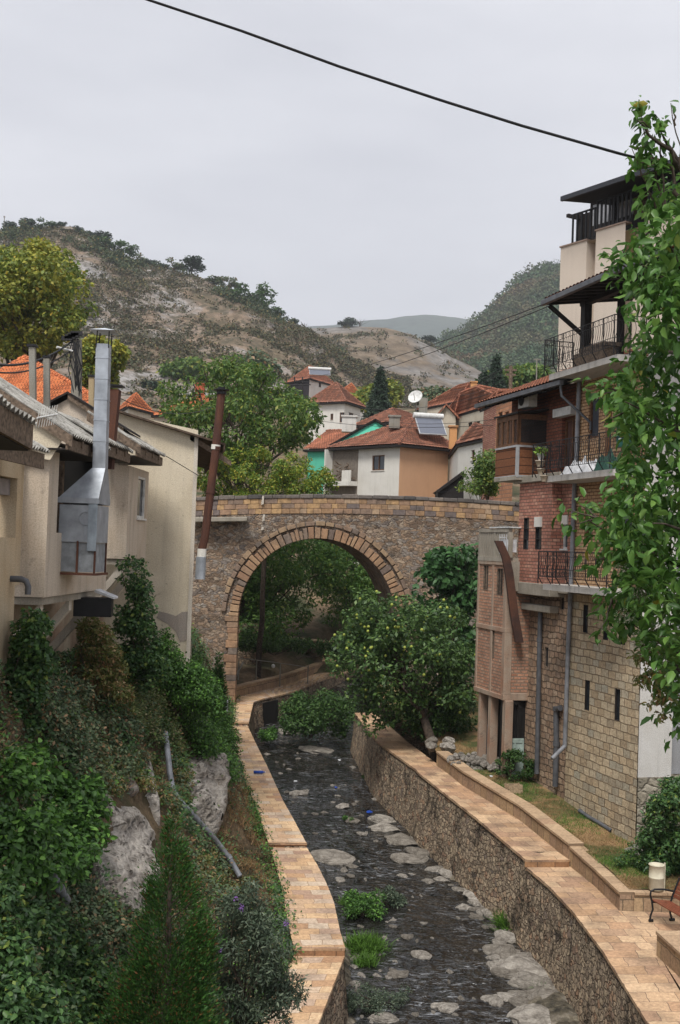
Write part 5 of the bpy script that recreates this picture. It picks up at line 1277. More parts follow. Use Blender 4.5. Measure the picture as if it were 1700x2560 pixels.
def stack(px, Y, w, d, mat, label, cat='chimney', capm=None, capw=1.25, group=None, gap=.0):
    """px: axis pixels bottom -> top"""
    pts = [P(x, y, Y+(i*.0)) for i, (x, y) in enumerate(px)]; T_ = thing('chimney', pts[0], label, cat, group)
    mb = MB(); V = []
    for p in pts:
        for sx, sy in ((-1, -1), (1, -1), (1, 1), (-1, 1)): V.append(p+Vector((sx*w/2, sy*d/2, 0)))
    F = [(i*4+k, i*4+(k+1) % 4, (i+1)*4+(k+1) % 4, (i+1)*4+k) for i in range(len(pts)-1) for k in range(4)]+[tuple((len(pts)-1)*4+k for k in range(4))]
    mb.add(V, F); mb.build('shaft', mat, T_, bevel=.008)
    if capm: mb = MB(); mb.cbox(pts[-1]+Vector((0, 0, .03+gap)), w*capw, d*capw, .05); mb.build('cap', capm, T_)
    return T_
M_CHIMC = m_plaster('chimney_cement', (.26, .25, .22), (.2, .16, .1), .5, .3, .5, .3)
stack([(83, 1022), (81, 868)], 26, .135, .135, M_CHIMC, 'tall thin grey cement chimney with black cap, leftmost of the two on the corrugated roof', 'chimney', M_BLACKIRON, 1.5, 'thin chimneys on the corrugated roof')
stack([(117, 1022), (117, 896)], 26.6, .13, .13, M_CHIMC, 'shorter thin grey cement chimney right of the tallest grey one', 'chimney', M_BLACKIRON, 1.2, 'thin chimneys on the corrugated roof')
stack([(229, 1060), (230, 944)], 29.5, .13, .2, m_plaster('chimney_ochre', (.36, .28, .17), (.3, .2, .1), .4, .2, .4, .3), 'ochre rendered chimney just left of the galvanised stack', 'chimney', M_BLACKIRON, 1.3)
duct([P(267, 1172, 25.2), P(274, 1085, 25.2), P(285, 975, 25.2)], .26, .3, 'flue', M_RUST, 'leaning square rusty flue beside the galvanised stack', 'flue')
a = P(285, 975, 25.2); mb = MB(); mb.cbox(a+Vector((.02, 0, .08)), .36, .4, .03); mb.build('cover_plate', M_BLACKIRON, label='thin black cover plate over the rusty flue', cat='cover plate')
# long leaning rusty stove pipe
Yp = 30.4; pp = [(502, 1448), (505, 1372), (512, 1345), (526, 1230), (540, 1120), (553, 985)]
T_ = thing('stovepipe', P(504, 1448, Yp), 'tall leaning rusty stovepipe rising past the bridge parapet', 'stovepipe')
mb = MB(); pts = [P(x, y, Yp) for x, y in pp]; mb.tube(pts, .105, 12); 
for p in (pts[3], pts[4]): mb.tube([p-Vector((.003, 0, .04)), p+Vector((.003, 0, .04))], .118, 12)
mb.build('pipe', M_RUST, T_)
mb = MB(); mb.tube([P(505, 1372, Yp), P(504, 1392, Yp)], .116, 12); mb.tube([P(538.5, 1124, Yp), P(540, 1112, Yp)], .116, 12); mb.build('joint_band', M_WHITEP, T_)
mb = MB(); mb.tube([P(503, 1392, Yp), P(500, 1448, Yp)], .13, 12); mb.build('lower_sleeve', M_STEEL, T_)
q = P(554, 976, Yp); mb = MB(); mb.tube([q+Vector((0, 0, -.1)), q+Vector((0, 0, -.03))], .125, 12); mb.tube([q, q+Vector((0, 0, .025))], .2, 14); mb.tube([q+Vector((0, 0, .03)), q+Vector((.0, 0, .08))], .1, 10); mb.build('rain_cap', M_BLACKIRON, T_)
# tv antenna at the near eave
T_ = thing('antenna', P(95, 1046, 14.8), 'small white yagi television antenna on the nearest eave', 'antenna')
a, b = P(93, 1045, 14.8), P(143, 1036, 15.6); mb = MB(); mb.tube([a, b], .012, 6)
for k in range(8):
    q = a.lerp(b, (k+.3)/8); mb.tube([q+Vector((.02, .0, .13)), q-Vector((.02, 0, .13))], .004, 4)
mb.build('elements', M_WHITEF, T_)
# utility pole with cable bundle
T_ = thing('utility_pole', P(192, 1010, 33), 'concrete utility pole tangled with black cables behind the corrugated roofs', 'utility pole')
mb = MB(); mb.tube([P(190, 1060, 33), P(193, 850, 33)], [.17, .13], 10); mb.build('pole', M_CHIMC, T_)
mb = MB()
for k in range(10):
    a = P(180+k*2.0, 850+rng.uniform(-8, 12), 33-.2); b = P(176+rng.uniform(0, 30), 990+rng.uniform(-20, 20), 32.9)
    c = (a+b)/2+Vector((rng.uniform(-.25, .25), -.1, 0)); mb.tube([a, a.lerp(c, .5)+Vector((rng.uniform(-.1, .1), 0, 0)), c, b], .014, 4)
for k in range(4): mb.cbox(P(168+k*8, 846-k*4, 32.8), .3, .12, .12)
mb.build('cable_bundle', M_WIRE, T_)
mb = MB(); mb.tube([P(142, 868, 32.5), P(182, 878, 32.8)], .035, 6); mb.build('lamp_arm', M_WHITEF, T_)
def wire(pts, r, label, sag=0.0, n=14):
    a, b = Vector(pts[0]), Vector(pts[1]); q = [a.lerp(b, t)-Vector((0, 0, sag*4*t*(1-t))) for t in np.linspace(0, 1, n)]
    mb = MB(); mb.tube(q, r, 6); return mb.build('overhead_wire', M_WIRE, label=label, cat='wire')
wire((P(-40, 905, 28), P(182, 852, 33)), .03, 'thick black cable running from the left edge to the utility pole', .3)
wire((P(-40, 925, 28), P(185, 870, 33)), .02, 'thinner black cable just below the thick one left of the utility pole', .3)
wire((P(240, 960, 33), P(530, 1018, 45)), .012, 'thin wire sloping from the rusty flue towards the stovepipe', .5)
wire((P(415, 1140, 30), P(495, 1188, 31)), .01, 'thin wire slanting across the blank cream wall', .0)
# the big foreground cable
a, b = P(360, -8, 9), P(1640, 410, 13); q = []
for t in np.linspace(0, 1, 40):
    x = 360+(1720-360)*t; y = np.interp(x, [360, 600, 850, 1100, 1300, 1570, 1720], [-4, 76, 167, 250, 313, 390, 420]); q.append(P(x, y, 9+4*t))
mb = MB(); mb.tube(q, [.0105+.0065*t for t in np.linspace(0, 1, 40)], 8); mb.build('overhead_cable', M_WIRE, label='thick black cable sweeping across the sky to the upper right tree', cat='cable')
# ------------------------------------------------------------------ hills (real slopes at their own distance)
def hill(name, ridge, foot, mat, ns=60, rough=1.0, bulge=.06, fs=.02, amp=6.0, back=1.0, nx=150):
    """ridge/foot: (px, py, Y) lists, same px order; a sheet from foot to ridge and down the far side"""
    rp_ = [P(*q) for q in ridge]; fp_ = [P(*q) for q in foot]
    def along(pts, t):
        k = t*(len(pts)-1); i = min(int(k), len(pts)-2); return pts[i].lerp(pts[i+1], k-i)
    V = []; cols = nx+1
    for j in range(ns+12):
        for i in range(cols):
            t = i/nx; a, b = along(fp_, t), along(rp_, t)
            if j < ns:
                s = j/(ns-1); p = a.lerp(b, s); L_ = (b-a).length; p.z += sin(pi*s)*bulge*L_
                w = min(1, (1-s)*4+.04)*min(1, s*6)
                p.z += fbm(p.x*fs, p.y*fs, 1, 6)*amp*w; 
                if s > .9: p.z += fbm(p.x*fs*2.2, p.y*fs*2.2, 3, 5)*amp*.1
                V.append(p)
            else:
                s = (j-ns+1)/12; q = V[(ns-1)*cols+i].copy(); q.y += s*back*(b-a).length*.9; q.z -= s*s*(b.z-a.z)*1.0+s*2; V.append(q)
    F = [(j*cols+i, j*cols+i+1, (j+1)*cols+i+1, (j+1)*cols+i) for j in range(ns+11) for i in range(nx)]
    mb = MB(); mb.add(V, F, True); o = mb.build(name, mat, kind='structure'); return o, V[:ns*cols], cols
def m_hill(name, stops, s1, s2, bump=.6, bd=1.5, fine=None, warp=.6):
    t = NT(name, .95, .05); co = t.co('Object'); f = t.noise(co, s1, 8, .68, warp); g = t.noise(co, s2, 6, .75)
    c = t.ramp(f, stops); c = t.mix(.6, c, t.ramp(g, [(.28, .05), (.72, .95)]), 'OVERLAY')
    if fine:
        h = t.noise(t.co('Object', scale=(1, 1, 1)), fine[0], 5, .7); c = t.mix(t.ramp(h, [(fine[1], 0.0), (fine[1]+.08, .85)]), c, fine[2])
    return t.done(c, t.bump(t.math('ADD', f, t.math('MULTIPLY', g, .5)), bump, bd))
M_H1 = m_hill('scrub_hill', [(.30, (.07, .065, .042)), (.40, (.14, .11, .075)), (.48, (.20, .15, .11)), (.55, (.23, .20, .175)), (.64, (.28, .27, .265)), (.75, (.16, .13, .095))], .03, .5, fine=(.22, .5, (.08, .072, .05)))
M_H2 = m_hill('grassy_rock_hill', [(.3, (.10, .08, .055)), (.45, (.16, .125, .09)), (.55, (.155, .14, .125)), (.65, (.20, .19, .18)), (.8, (.11, .10, .08))], .02, .16, fine=(.07, .60, (.09, .08, .06)))
M_H3 = m_hill('wooded_hill', [(.3, (.05, .07, .045)), (.45, (.075, .085, .05)), (.55, (.13, .085, .06)), (.65, (.07, .08, .05)), (.8, (.17, .14, .10))], .018, .12, fine=(.05, .57, (.045, .06, .045)))
M_H4 = m_hill('far_hill', [(.3, (.05, .07, .06)), (.7, (.08, .10, .08))], .004, .03)
o1, V1, c1 = hill('left_hill', [(-300, 560, 420), (0, 575, 420), (60, 566, 425), (150, 566, 430), (230, 590, 430), (300, 640, 425), (400, 672, 420), (500, 696, 415), (580, 732, 410), (680, 788, 405), (760, 815, 400), (830, 868, 400), (900, 930, 395), (1000, 985, 390)],
   [(-300, 1060, 200), (0, 1050, 200), (100, 1045, 200), (200, 1040, 205), (300, 1030, 210), (400, 1025, 215), (500, 1020, 225), (600, 1010, 230), (680, 1000, 240), (760, 1000, 250), (830, 1000, 260), (900, 1000, 290), (950, 1010, 320), (1050, 1020, 350)], M_H1, 70, amp=8, fs=.018, bulge=-.02)
o2, V2, c2 = hill('middle_hill', [(640, 822, 640), (785, 822, 640), (880, 816, 640), (965, 819, 640), (1030, 836, 630), (1085, 866, 620), (1130, 900, 610), (1200, 938, 600), (1260, 958, 600), (1400, 990, 600)],
   [(560, 1000, 400), (700, 1000, 400), (800, 1000, 400), (900, 1000, 400), (1000, 1000, 400), (1060, 1000, 400), (1120, 1000, 400), (1200, 1000, 400), (1280, 1010, 400), (1400, 1020, 400)], M_H2, 50, amp=6, fs=.012, bulge=.0)
o3, V3, c3 = hill('right_hill', [(1060, 990, 980), (1102, 880, 980), (1118, 838, 980), (1160, 828, 970), (1200, 800, 960), (1240, 765, 950), (1285, 712, 940), (1330, 675, 930), (1380, 662, 920), (1450, 640, 900), (1600, 600, 880), (1800, 560, 860)],
   [(1050, 1010, 600), (1090, 1005, 600), (1120, 1000, 600), (1160, 1000, 600), (1200, 1000, 600), (1240, 1000, 600), (1285, 1000, 600), (1330, 1000, 600), (1380, 1000, 600), (1450, 1000, 600), (1600, 1000, 600), (1800, 1000, 600)], M_H3, 60, amp=12, fs=.010, bulge=.0)
o4, V4, c4 = hill('far_hill', [(700, 850, 3600), (880, 824, 3600), (960, 817, 3600), (1010, 808, 3600), (1060, 803, 3600), (1110, 808, 3600), (1160, 818, 3600), (1300, 850, 3600)],
   [(700, 960, 2600), (880, 960, 2600), (960, 960, 2600), (1010, 960, 2600), (1060, 960, 2600), (1110, 960, 2600), (1160, 960, 2600), (1300, 960, 2600)], M_H4, 16, amp=14, fs=.002, nx=60)

# scrub on the slopes
M_SCRUB = m_leaf('scrub_leaf', [(0, (.05, .058, .03)), (.3, (.085, .09, .045)), (.5, (.12, .095, .065)), (.7, (.06, .08, .04)), (.88, (.16, .10, .055)), (1, (.16, .15, .05))], .15, .9)
ML_RIDGE = m_leaf('ridge_bush_leaf', [(0, (.035, .06, .03)), (.5, (.06, .09, .04)), (.85, (.10, .12, .05)), (1, (.24, .17, .05))], .2, .8)
M_WOODS = m_leaf('woods_leaf', [(0, (.035, .07, .035)), (.5, (.06, .11, .05)), (1, (.10, .14, .06))], .2, .9, big=[(0, (.13, .08, .05)), (.5, (.18, .11, .065)), (1, (.20, .15, .08))], bigscale=.016)
def scrub(name, V, cols, n, rad, leaf, lpb, mat, label, dens, rg, zs=.6):
    A = np.array([tuple(v) for v in V]); nr = len(A)//cols; cl = []
    tries = 0
    while len(cl) < n and tries < n*20:
        tries += 1; i = int(rg.integers(0, cols-1)); j = int(rg.integers(1, nr-1)); p = A[j*cols+i]*.5+A[(j-1)*cols+i+1]*.5
        if rg.random() > dens(p): continue
        r = rad*rg.uniform(.5, 1.5); cl.append((Vector(p)+Vector((rg.uniform(-1, 1)*rad, rg.uniform(-1, 1)*rad, r*.25)), r))
    C, D = clump_pts(cl, n*lpb, rg, .5, zs)
    return np_build(name, leaves(C, D, leaf, .8, rg, LT_QUAD, .1), None, LT_QUAD[1], mat, None, label=label, cat='bushes', kind='stuff')
scrub('scrub', V1, c1, 6000, 1.15, .62, 24, M_SCRUB, 'dark low scrub dotted over the dry left hill', lambda p: 0.16+1.1*sst(-.2, .3, fbm(p[0]*.02, p[1]*.015, 7)), rng)
scrub('ridge_bushes', V1[-8*c1:], c1, 420, 1.5, .75, 46, ML_RIDGE, 'bushes and low trees strung along the left hill ridge', lambda p: sst(-.25, .15, fbm(p[0]*.03, 4, 7)), rng, .9)
scrub('scrub', V2, c2, 700, 1.6, 1.0, 20, M_SCRUB, 'sparse scrub on the bare rounded middle hill', lambda p: .06+sst(.05, .4, fbm(p[0]*.012, p[1]*.012, 8)), rng)
scrub('woods', V3, c3, 4200, 4.4, 1.9, 30, M_WOODS, 'mixed green and russet woods covering the right hill', lambda p: .35+.65*sst(-.2, .2, fbm(p[0]*.01, p[1]*.01, 8)), rng, .8)

# ------------------------------------------------------------------ village houses beyond the bridge
def plan(px, Y, z): p = P(px, 1300, Y); return Vector((p.x, p.y))
def house(label, C, Lp, Rp, z0, rise, mats, roofm, wl=(), wr=(), oh=.45, tile=(.24, .36), name='house', apex=None, gable=False, winm=None, chim=()):
    """C=(px,py,Y) nearest eave corner, Lp/Rp=(px,Y) the two neighbouring eave corners"""
    ze = P(*C).z; c = P(*C); c = Vector((c.x, c.y)); l = P(Lp[0], C[1], Lp[1]); l = Vector((l.x, l.y)); r = P(Rp[0], C[1], Rp[1]); r = Vector((r.x, r.y)); b = l+r-c
    v = lambda q, z: Vector((q.x, q.y, z))
    T_ = thing(name, v((c+b)/2, z0), label, 'house')
    el, er = (l-c).normalized(), (r-c).normalized(); Ll, Lr = (l-c).length, (r-c).length
    ci = c+el*oh+er*oh; li = l-el*oh+er*oh; ri = r-er*oh+el*oh; bi = b-el*oh-er*oh
    fl, f2 = FP(ci, li), FP(ci, ri)
    for f_, m_, ws, LL in ((fl, mats[0], wl, (li-ci).length), (f2, mats[1], wr, (ri-ci).length)):
        ops = ops_from(f_, ws); mb = MB(); wall_open(mb, f_, 0, LL, z0, ze, ops, .15); mb.build('wall', m_, T_)
        for q in ops: window(T_, f_, q, winm or M_WOOD, 0, .12, .07, 1, sill=M_WHITEP)
    mb = MB()
    for p, q in ((li, bi), (bi, ri)): mb.quad(v(p, z0), v(q, z0), v(q, ze), v(p, ze))
    mb.build('wall', mats[0], T_)
    if gable == 'L' or gable == 'R':      # ridge along el (L) or er (R): gable on the other side
        if gable == 'L': r1, r2 = v((c+r)/2, ze+rise), v((l+b)/2, ze+rise); polys = [[v(c, ze), v(l, ze), r2, r1], [v(b, ze), v(r, ze), r1, r2]]; gw = ((ci, ri, (ci+ri)/2), (li, bi, (li+bi)/2))
        else: r1, r2 = v((c+l)/2, ze+rise), v((r+b)/2, ze+rise); polys = [[v(c, ze), v(r, ze), r2, r1], [v(b, ze), v(l, ze), r1, r2]]; gw = ((ci, li, (ci+li)/2), (ri, bi, (ri+bi)/2))
        mb = MB()
        for p, q, m_ in gw: mb.poly([v(p, ze), v(q, ze), v(m_, ze+rise*.97-.05)])
        mb.build('gable', mats[2] if len(mats) > 2 else mats[0], T_)
    elif apex:
        r1 = r2 = P(*apex); polys = [[v(c, ze), v(l, ze), r1], [v(r, ze), v(c, ze), r1], [v(b, ze), v(r, ze), r1], [v(l, ze), v(b, ze), r1]]
    else:
        m_ = (c+b)/2
        if Ll >= Lr: k = el*(Ll-Lr)/2
        else: k = er*(Lr-Ll)/2
        r1, r2 = v(m_-k, ze+rise), v(m_+k, ze+rise)
        if Ll >= Lr: polys = [[v(c, ze), v(l, ze), r2, r1], [v(r, ze), v(c, ze), r1], [v(b, ze), v(r, ze), r1, r2], [v(l, ze), v(b, ze), r2]]
        else: polys = [[v(c, ze), v(r, ze), r2, r1], [v(l, ze), v(c, ze), r1], [v(b, ze), v(l, ze), r1, r2], [v(r, ze), v(b, ze), r2]]
    mb = MB()
    for pp_ in polys: tiled(mb, pp_, tile[0], tile[1], seg=2 if C[2] > 100 else 4)
    rf = mb.build('roof', roofm, T_)
    mb = MB(); e_ = [v(c, ze-.16), v(l, ze-.16), v(b, ze-.16), v(r, ze-.16)]; mb.prism(e_, (0, 0, .15)); mb.build('eave', M_DKWOOD, rf)
    mb = MB(); hips = [(v(c, ze), r1), (v(l, ze), r2 if Ll >= Lr else r1), (r1, r2)] if not gable else [(r1, r2)]
    if not gable: hips.append((v(r, ze), r1 if Ll >= Lr else r2))
    for a, b_ in hips:
        if (b_-a).length < .3: continue
        n = max(1, int((b_-a).length/.4))
        for i in range(n): mb.tube([a.lerp(b_, i/n)+Vector((0, 0, .05)), a.lerp(b_, (i+1.1)/n)+Vector((0, 0, .03))], [.13, .10], 6)
    mb.build('ridge_tiles', roofm, rf)
    for (px_, py0, py1, Y, w, m_) in chim:
        p0, p1 = P(px_, py0, Y), P(px_, py1, Y); mb = MB(); mb.abox(p0.x-w/2, p0.x+w/2, Y, Y+w, p0.z, p1.z); mb.abox(p0.x-w/2-.08, p0.x+w/2+.08, Y-.08, Y+w+.08, p1.z, p1.z+.12); mb.build('chimney', m_, rf)
    return T_, dict(c=c, l=l, r=r, b=b, ze=ze, fl=fl, fr=f2, r1=r1, r2=r2)
M_WHITEC = m_plaster('white_chimney', (.6, .58, .54), (.4, .35, .3), .4, .3, .4)
M_REDC = m_plain('red_chimney', (.42, .10, .05), .9)
M_GREEN = m_plaster('mint_green_plaster', (.10, .46, .32), (.08, .36, .27), .3, .05, .15)
M_PEACHC = m_plaster('peach_chimney', (.55, .28, .12), (.4, .2, .1), .3, .1, .3)
# main white and peach house
T1, h1 = house('white and peach house with solar heater, just behind the bridge parapet', (999, 1110, 80), (819, 85.5), (1146, 83), -2, 2.3, (M_WHITEP, M_PEACH), M_TILE_R,
   wl=[(930, 1138, 961, 1176)], apex=(1034, 1047, 86.5), chim=[(986, 1070, 1042, 84, .75, M_CHIMC), (1132, 1122, 1068, 81.5, .5, M_PEACHC)])
f_ = h1['fl']; q = (f_.U(895, 1170), f_.U(829, 1170), 0, h1['ze']); q = (q[0], q[1])
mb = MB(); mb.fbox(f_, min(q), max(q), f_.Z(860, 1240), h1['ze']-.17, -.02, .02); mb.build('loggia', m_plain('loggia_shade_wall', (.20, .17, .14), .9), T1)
mb = MB(); a0, a1 = sorted(q)
mb.fbox(f_, a0, a1, f_.Z(860, 1216), f_.Z(860, 1205), -.0, .75); mb.fbox(f_, a1-.1, a1+.02, f_.Z(860, 1300), h1['ze']-.1, .02, .7); mb.fbox(f_, a0, a0+.9, f_.Z(860, 1206), f_.Z(860, 1178), .62, .7); mb.build('balcony', M_WHITEP, T1)
mb = MB()
for k in range(60): p = f_.pt(a0+.3+rng.uniform(0, 1.6), f_.Z(860, 1206)+rng.uniform(0, 1.3), .4+rng.uniform(-.2, .2)); mb.tube([p, p+Vector((rng.uniform(-.4, .4), rng.uniform(-.2, .2), rng.uniform(-.25, .25)))], .04, 4)
mb.build('stacked_branches', M_OLDWOOD, label='heap of branches and boards on the white house balcony', cat='branches')
# solar water heater and dish
def solar(c, w, h, rz, label, tank=True):
    T_ = thing('solar_water_heater', c, label, 'solar water heater'); a = Vector((cos(rz), sin(rz), 0)); b = Vector((-sin(rz), cos(rz), 0)); c = Vector(c)
    sl = b*h*.75+Vector((0, 0, h*.66))
    mb = MB(); mb.box(c-a*w/2, a*w, sl, (b*-.05+Vector((0, 0, .07)))); mb.build('frame', bpy.data.materials['aluminium'], T_)
    mb = MB(); q = c-a*(w/2-.06)+sl*.03+Vector((0, 0, .075))-b*.055; mb.quad(q, q+a*(w-.12), q+a*(w-.12)+sl*.94, q+sl*.94); mb.build('collector_panel', NT('solar_panel', .12, .6).done((.11, .12, .15)), T_)
    if tank: t0 = c+sl+Vector((0, 0, .22)); mb = MB(); mb.tube([t0-a*w*.55, t0+a*w*.55], .2 if w < 3 else .27, 14); mb.build('tank', M_WHITEF, T_)
    return T_
s_ = P(1083, 1088, 82.2); solar(s_, 1.95, 1.9, .2, 'dark tilted solar panel with white tank on the nearest tiled roof')
def dish(c, r, aim, label, mast):
    T_ = thing('satellite_dish', c-Vector((0, 0, mast)), label, 'satellite dish'); aim = Vector(aim).normalized(); u = aim.orthogonal().normalized(); w = aim.cross(u); mb = MB(); V = [Vector(c)-aim*r*.28]; F = []
    n = 20
    for k in range(1, 5):
        for i in range(n): V.append(Vector(c)+(u*cos(2*pi*i/n)+w*sin(2*pi*i/n))*r*k/4-aim*r*.28*(1-(k/4)**2))
    F = [(0, 1+i, 1+(i+1) % n) for i in range(n)]
    for k in range(3):
        for i in range(n): F.append((1+k*n+i, 1+(k+1)*n+i, 1+(k+1)*n+(i+1) % n, 1+k*n+(i+1) % n))
    mb.add(V, F, True); mb.build('dish', M_WHITEF, T_)
    mb = MB(); mb.tube([Vector(c)-aim*r*.3, Vector(c)-aim*r*.45-Vector((0, 0, .1)), Vector(c)-aim*r*.45-Vector((0, 0, mast))], .05, 6); mb.tube([Vector(c)-aim*r*.25-Vector((0, 0, r*.9)), Vector(c)+aim*r*.7], .02, 5); mb.build('mast', M_CHIMC, T_)
dish(P(1038, 991, 86), .54, (-.35, -.75, .45), 'large white satellite dish on a mast above the weathered tiled roofs', 3.0)
mb = MB(); p = P(1058, 1035, 88); mb.abox(p.x-.3, p.x+.3, 88, 88.6, p.z-1, P(1057, 994, 88).z); mb.build('dark_chimney', M_CHIMC, label='dark slim chimney right behind the big satellite dish', cat='chimney')
# green gabled house
house('house with mint green gable and red tiles left of the white and peach house', (905, 1121, 92), (757, 95), (1000, 104), -1, 2.1, (M_GREEN, M_GREEN, M_GREEN), M_TILE_M, gable='L', oh=.35, chim=[(872, 1079, 1042, 91.6, 1.1, M_WHITEC)])
gp = [P(820, 1121, 89), P(938, 1054, 91.5), P(990, 1085, 90), P(990, 1128, 90), P(820, 1128, 89)]
mb = MB(); mb.prism(gp, (0, .3, 0)); mb.build('gable_wall', M_GREEN, label='bright mint green gable wall under a red tiled verge', cat='wall')
mb = MB()
for a, b in ((gp[0], gp[1]), (gp[2], gp[1])): mb.box(a+Vector((0, -.3, .05)), b-a, (0, .9, 0), (0, 0, .16))
mb.build('verge_board', M_DKWOOD, bpy.data.objects['gable_wall'])
# white two-storey house above the trees
house('white house with brown tiled roof and two brown windows above the walnut tree', (866, 1004, 132), (762, 135), (914, 137), 2, 2.6, (M_WHITEP, M_WHITEP), M_TILE_R,
   wl=[(849, 1031, 861, 1056), (826, 1034, 833, 1050)], wr=[(872, 1032, 884, 1056)], tile=(.4, .6))
house('old white house with dark timber balcony highest in the village centre', (774, 946, 205), (713, 212), (846, 214), 16, 3.2, (m_plain('dark_balcony', (.035, .03, .035), .8), M_WHITEP), M_TILE_M, wr=[(797, 956, 803, 968)], tile=(.6, .9))
solar(P(800, 938, 204), 3.6, 1.6, .1, 'white roof-top solar heater on the house with the dark balcony')
mb = MB(); p = P(712, 945, 211)
for k in range(3): mb.tube([P(716+k*20, 942, 210-k*2), P(716+k*20, 985, 210-k*2)], .12, 5)
mb.tube([P(714, 962, 209), P(776, 962, 203)], .1, 5); mb.build('balcony_posts', M_DKWOOD, label='slim posts and rail of the dark timber balcony', cat='railing')
house('small white house with a bright orange hipped roof left of the dark conifer', (848, 981, 190), (836, 206), (915, 199), 16, 2.8, (M_WHITEP, M_WHITEP), M_TILE_O, wr=[(866, 988, 870, 996)], tile=(.6, .9))
# cream house with gabled dormer, right
T5, h5 = house('cream house with small gabled projection and a row of dark windows', (1137, 1040, 104), (1094, 112), (1262, 92), -1, 2.0, (M_CREAM, M_CREAM), M_TILE_M,
   wl=[(1104, 1056, 1110, 1080), (1118, 1055, 1126, 1080)], wr=[(1170, 1056, 1180, 1088), (1189, 1054, 1199, 1082), (1207, 1052, 1217, 1078), (1225, 1050, 1234, 1072)], winm=M_DKWOOD,
   chim=[(1180, 1008, 974, 108, .9, M_REDC), (1184, 985, 956, 112, .55, M_PEACHC)])
gp = [P(1094, 1040, 103.5), P(1115, 1016, 103), P(1139, 1042, 102.5), P(1139, 1100, 102.5), P(1094, 1100, 103.5)]
mb = MB(); mb.prism(gp, (0, 1, 0)); mb.build('gable', M_CREAM, T5)
mb = MB()
for a, b in ((gp[0]+Vector((-.3, 0, -.35)), gp[1]), (gp[2]+Vector((.3, 0, -.3)), gp[1])): mb.box(a+Vector((0, -.4, .05)), b-a, (0, 2, 0), (0, 0, .18))
mb.build('gable_roof', M_TILE_M, T5)
# long low red roofs between
house('long low house with rust red tiled roof behind the satellite dish', (1000, 1052, 100), (880, 106), (1120, 110), -1, 1.7, (M_CREAM, M_CREAM), M_TILE_R)
house('house with a weathered red hipped roof right behind the dish roofs', (1150, 1002, 125), (1040, 135), (1290, 118), 2, 1.9, (M_CREAM, M_CREAM), M_TILE_M, tile=(.4, .6))
# white house right of the peach wall
T6, h6 = house('white walled house with brown tiled roof right of the peach wall', (1141, 1112, 74), (1120, 84), (1262, 66), -2, 1.3, (M_WHITEP, M_WHITEP), M_TILE_R, wr=[(1178, 1125, 1186, 1150)])
mb = MB(); a = P(1095, 1232, 70); mb.prism([a, P(1160, 1185, 70), P(1160, 1176, 70), P(1090, 1228, 70)], (0, 2.4, 0)); mb.prism([a+Vector((0, .2, 0)), P(1160, 1186, 70)+Vector((0, .2, 0)), P(1160, 1290, 70)+Vector((0, .2, 0)), P(1095, 1290, 70)+Vector((0, .2, 0))], (0, 2, 0)); mb.build('lean_to', M_DKWOOD, label='dark sloping lean-to roof against the peach wall behind the parapet', cat='lean-to')
T7, h7 = house('orange brick house with small windows below the red roof left of the glazed balcony', (1240, 1003, 62), (1200, 66), (1300, 58), 0, .5, (M_BRICKR, m_brick('orange_brick', [(0, (.42, .19, .10)), (1, (.55, .27, .15))], (.25, .17, .12), .3, .2, .02, .5, .01, .01, .3)), M_TILE_M, wr=[(1246, 1030, 1256, 1046), (1262, 1029, 1272, 1045), (1280, 1028, 1292, 1044)])
# orange roofed house at far left and roofs among trees
house('big house with a bright orange hipped roof behind the thin chimneys', (266, 1010, 52), (-190, 60), (285, 66), -1, 3.5, (m_plain('dark_grey_wall', (.22, .2, .18), .9), M_WHITEP), M_TILE_O, oh=.5)  # left and back walls dark grey, right wall white
house('white house with orange roof between the rusty flue and the walnut tree', (318, 1015, 120), (285, 128), (385, 126), -1, 2.0, (M_WHITEP, M_CREAM), M_TILE_O, tile=(.3, .5))
house('house with large orange roof and red chimney half hidden by the walnut tree', (500, 1030, 130), (372, 136), (640, 138), 1, 2.6, (M_CREAM, M_CREAM), M_TILE_O, tile=(.4, .6), chim=[(498, 985, 960, 133, 1.0, M_REDC)])
# far traces of the hillside: shed, frame, tank
mb = MB(); p = P(395, 930, 262); mb.prism([P(373, 925, 262), P(408, 926, 262), P(412, 931, 262), P(375, 931, 262)], (0, 4, 0)); mb.prism([P(378, 930, 262.2), P(410, 930, 262.2), P(410, 945, 262.2), P(378, 942, 262.2)], (0, 3.5, 0)); mb.build('hillside_shed', m_plain('shed_grey', (.40, .43, .46), .7), label='small shed with pale metal roof low on the left hill', cat='shed')
mb = MB(); mb.tube([P(398, 938, 260), P(424, 939, 260)], .75, 12); mb.build('water_tank', m_plain('tank_dark', (.05, .06, .075), .6), label='dark cylindrical tank beside the hillside shed', cat='tank')
mb = MB()
for k in range(9):
    x = 502+k*8.6; mb.tube([P(x, 838+k*.6, 330), P(x+1, 856+k*1.2, 330)], .14, 4)
for y in (838, 846): mb.tube([P(500, y, 330), P(572, y+5, 330)], .14, 4)
mb.tube([P(502, 838, 334), P(572, 842, 334)], .14, 4)
mb.build('building_frame', m_plain('fresh_timber', (.55, .42, .24), .8), label='pale timber frame under construction halfway up the left hill', cat='frame')
mb = MB(); mb.lathe(P(572, 903, 300)-Vector((0, 0, .4)), [(2.6, 0), (2.5, 1.0), (2.0, 1.8), (1.0, 2.4), (0, 2.5)], 14); mb.build('dome_tent', m_plain('dome_grey', (.07, .075, .08), .7), label='dark rounded shelter on the lower slope above the walnut tree', cat='shelter')
mb = MB(); mb.prism([P(150, 572, 425), P(158, 566, 425), P(178, 566, 425), P(185, 573, 425)], (0, 8, 0)); mb.build('hilltop_ruin', m_plain('ruin_stone', (.33, .28, .23), .9), label='small low stone ruin on the left hilltop', cat='ruin')
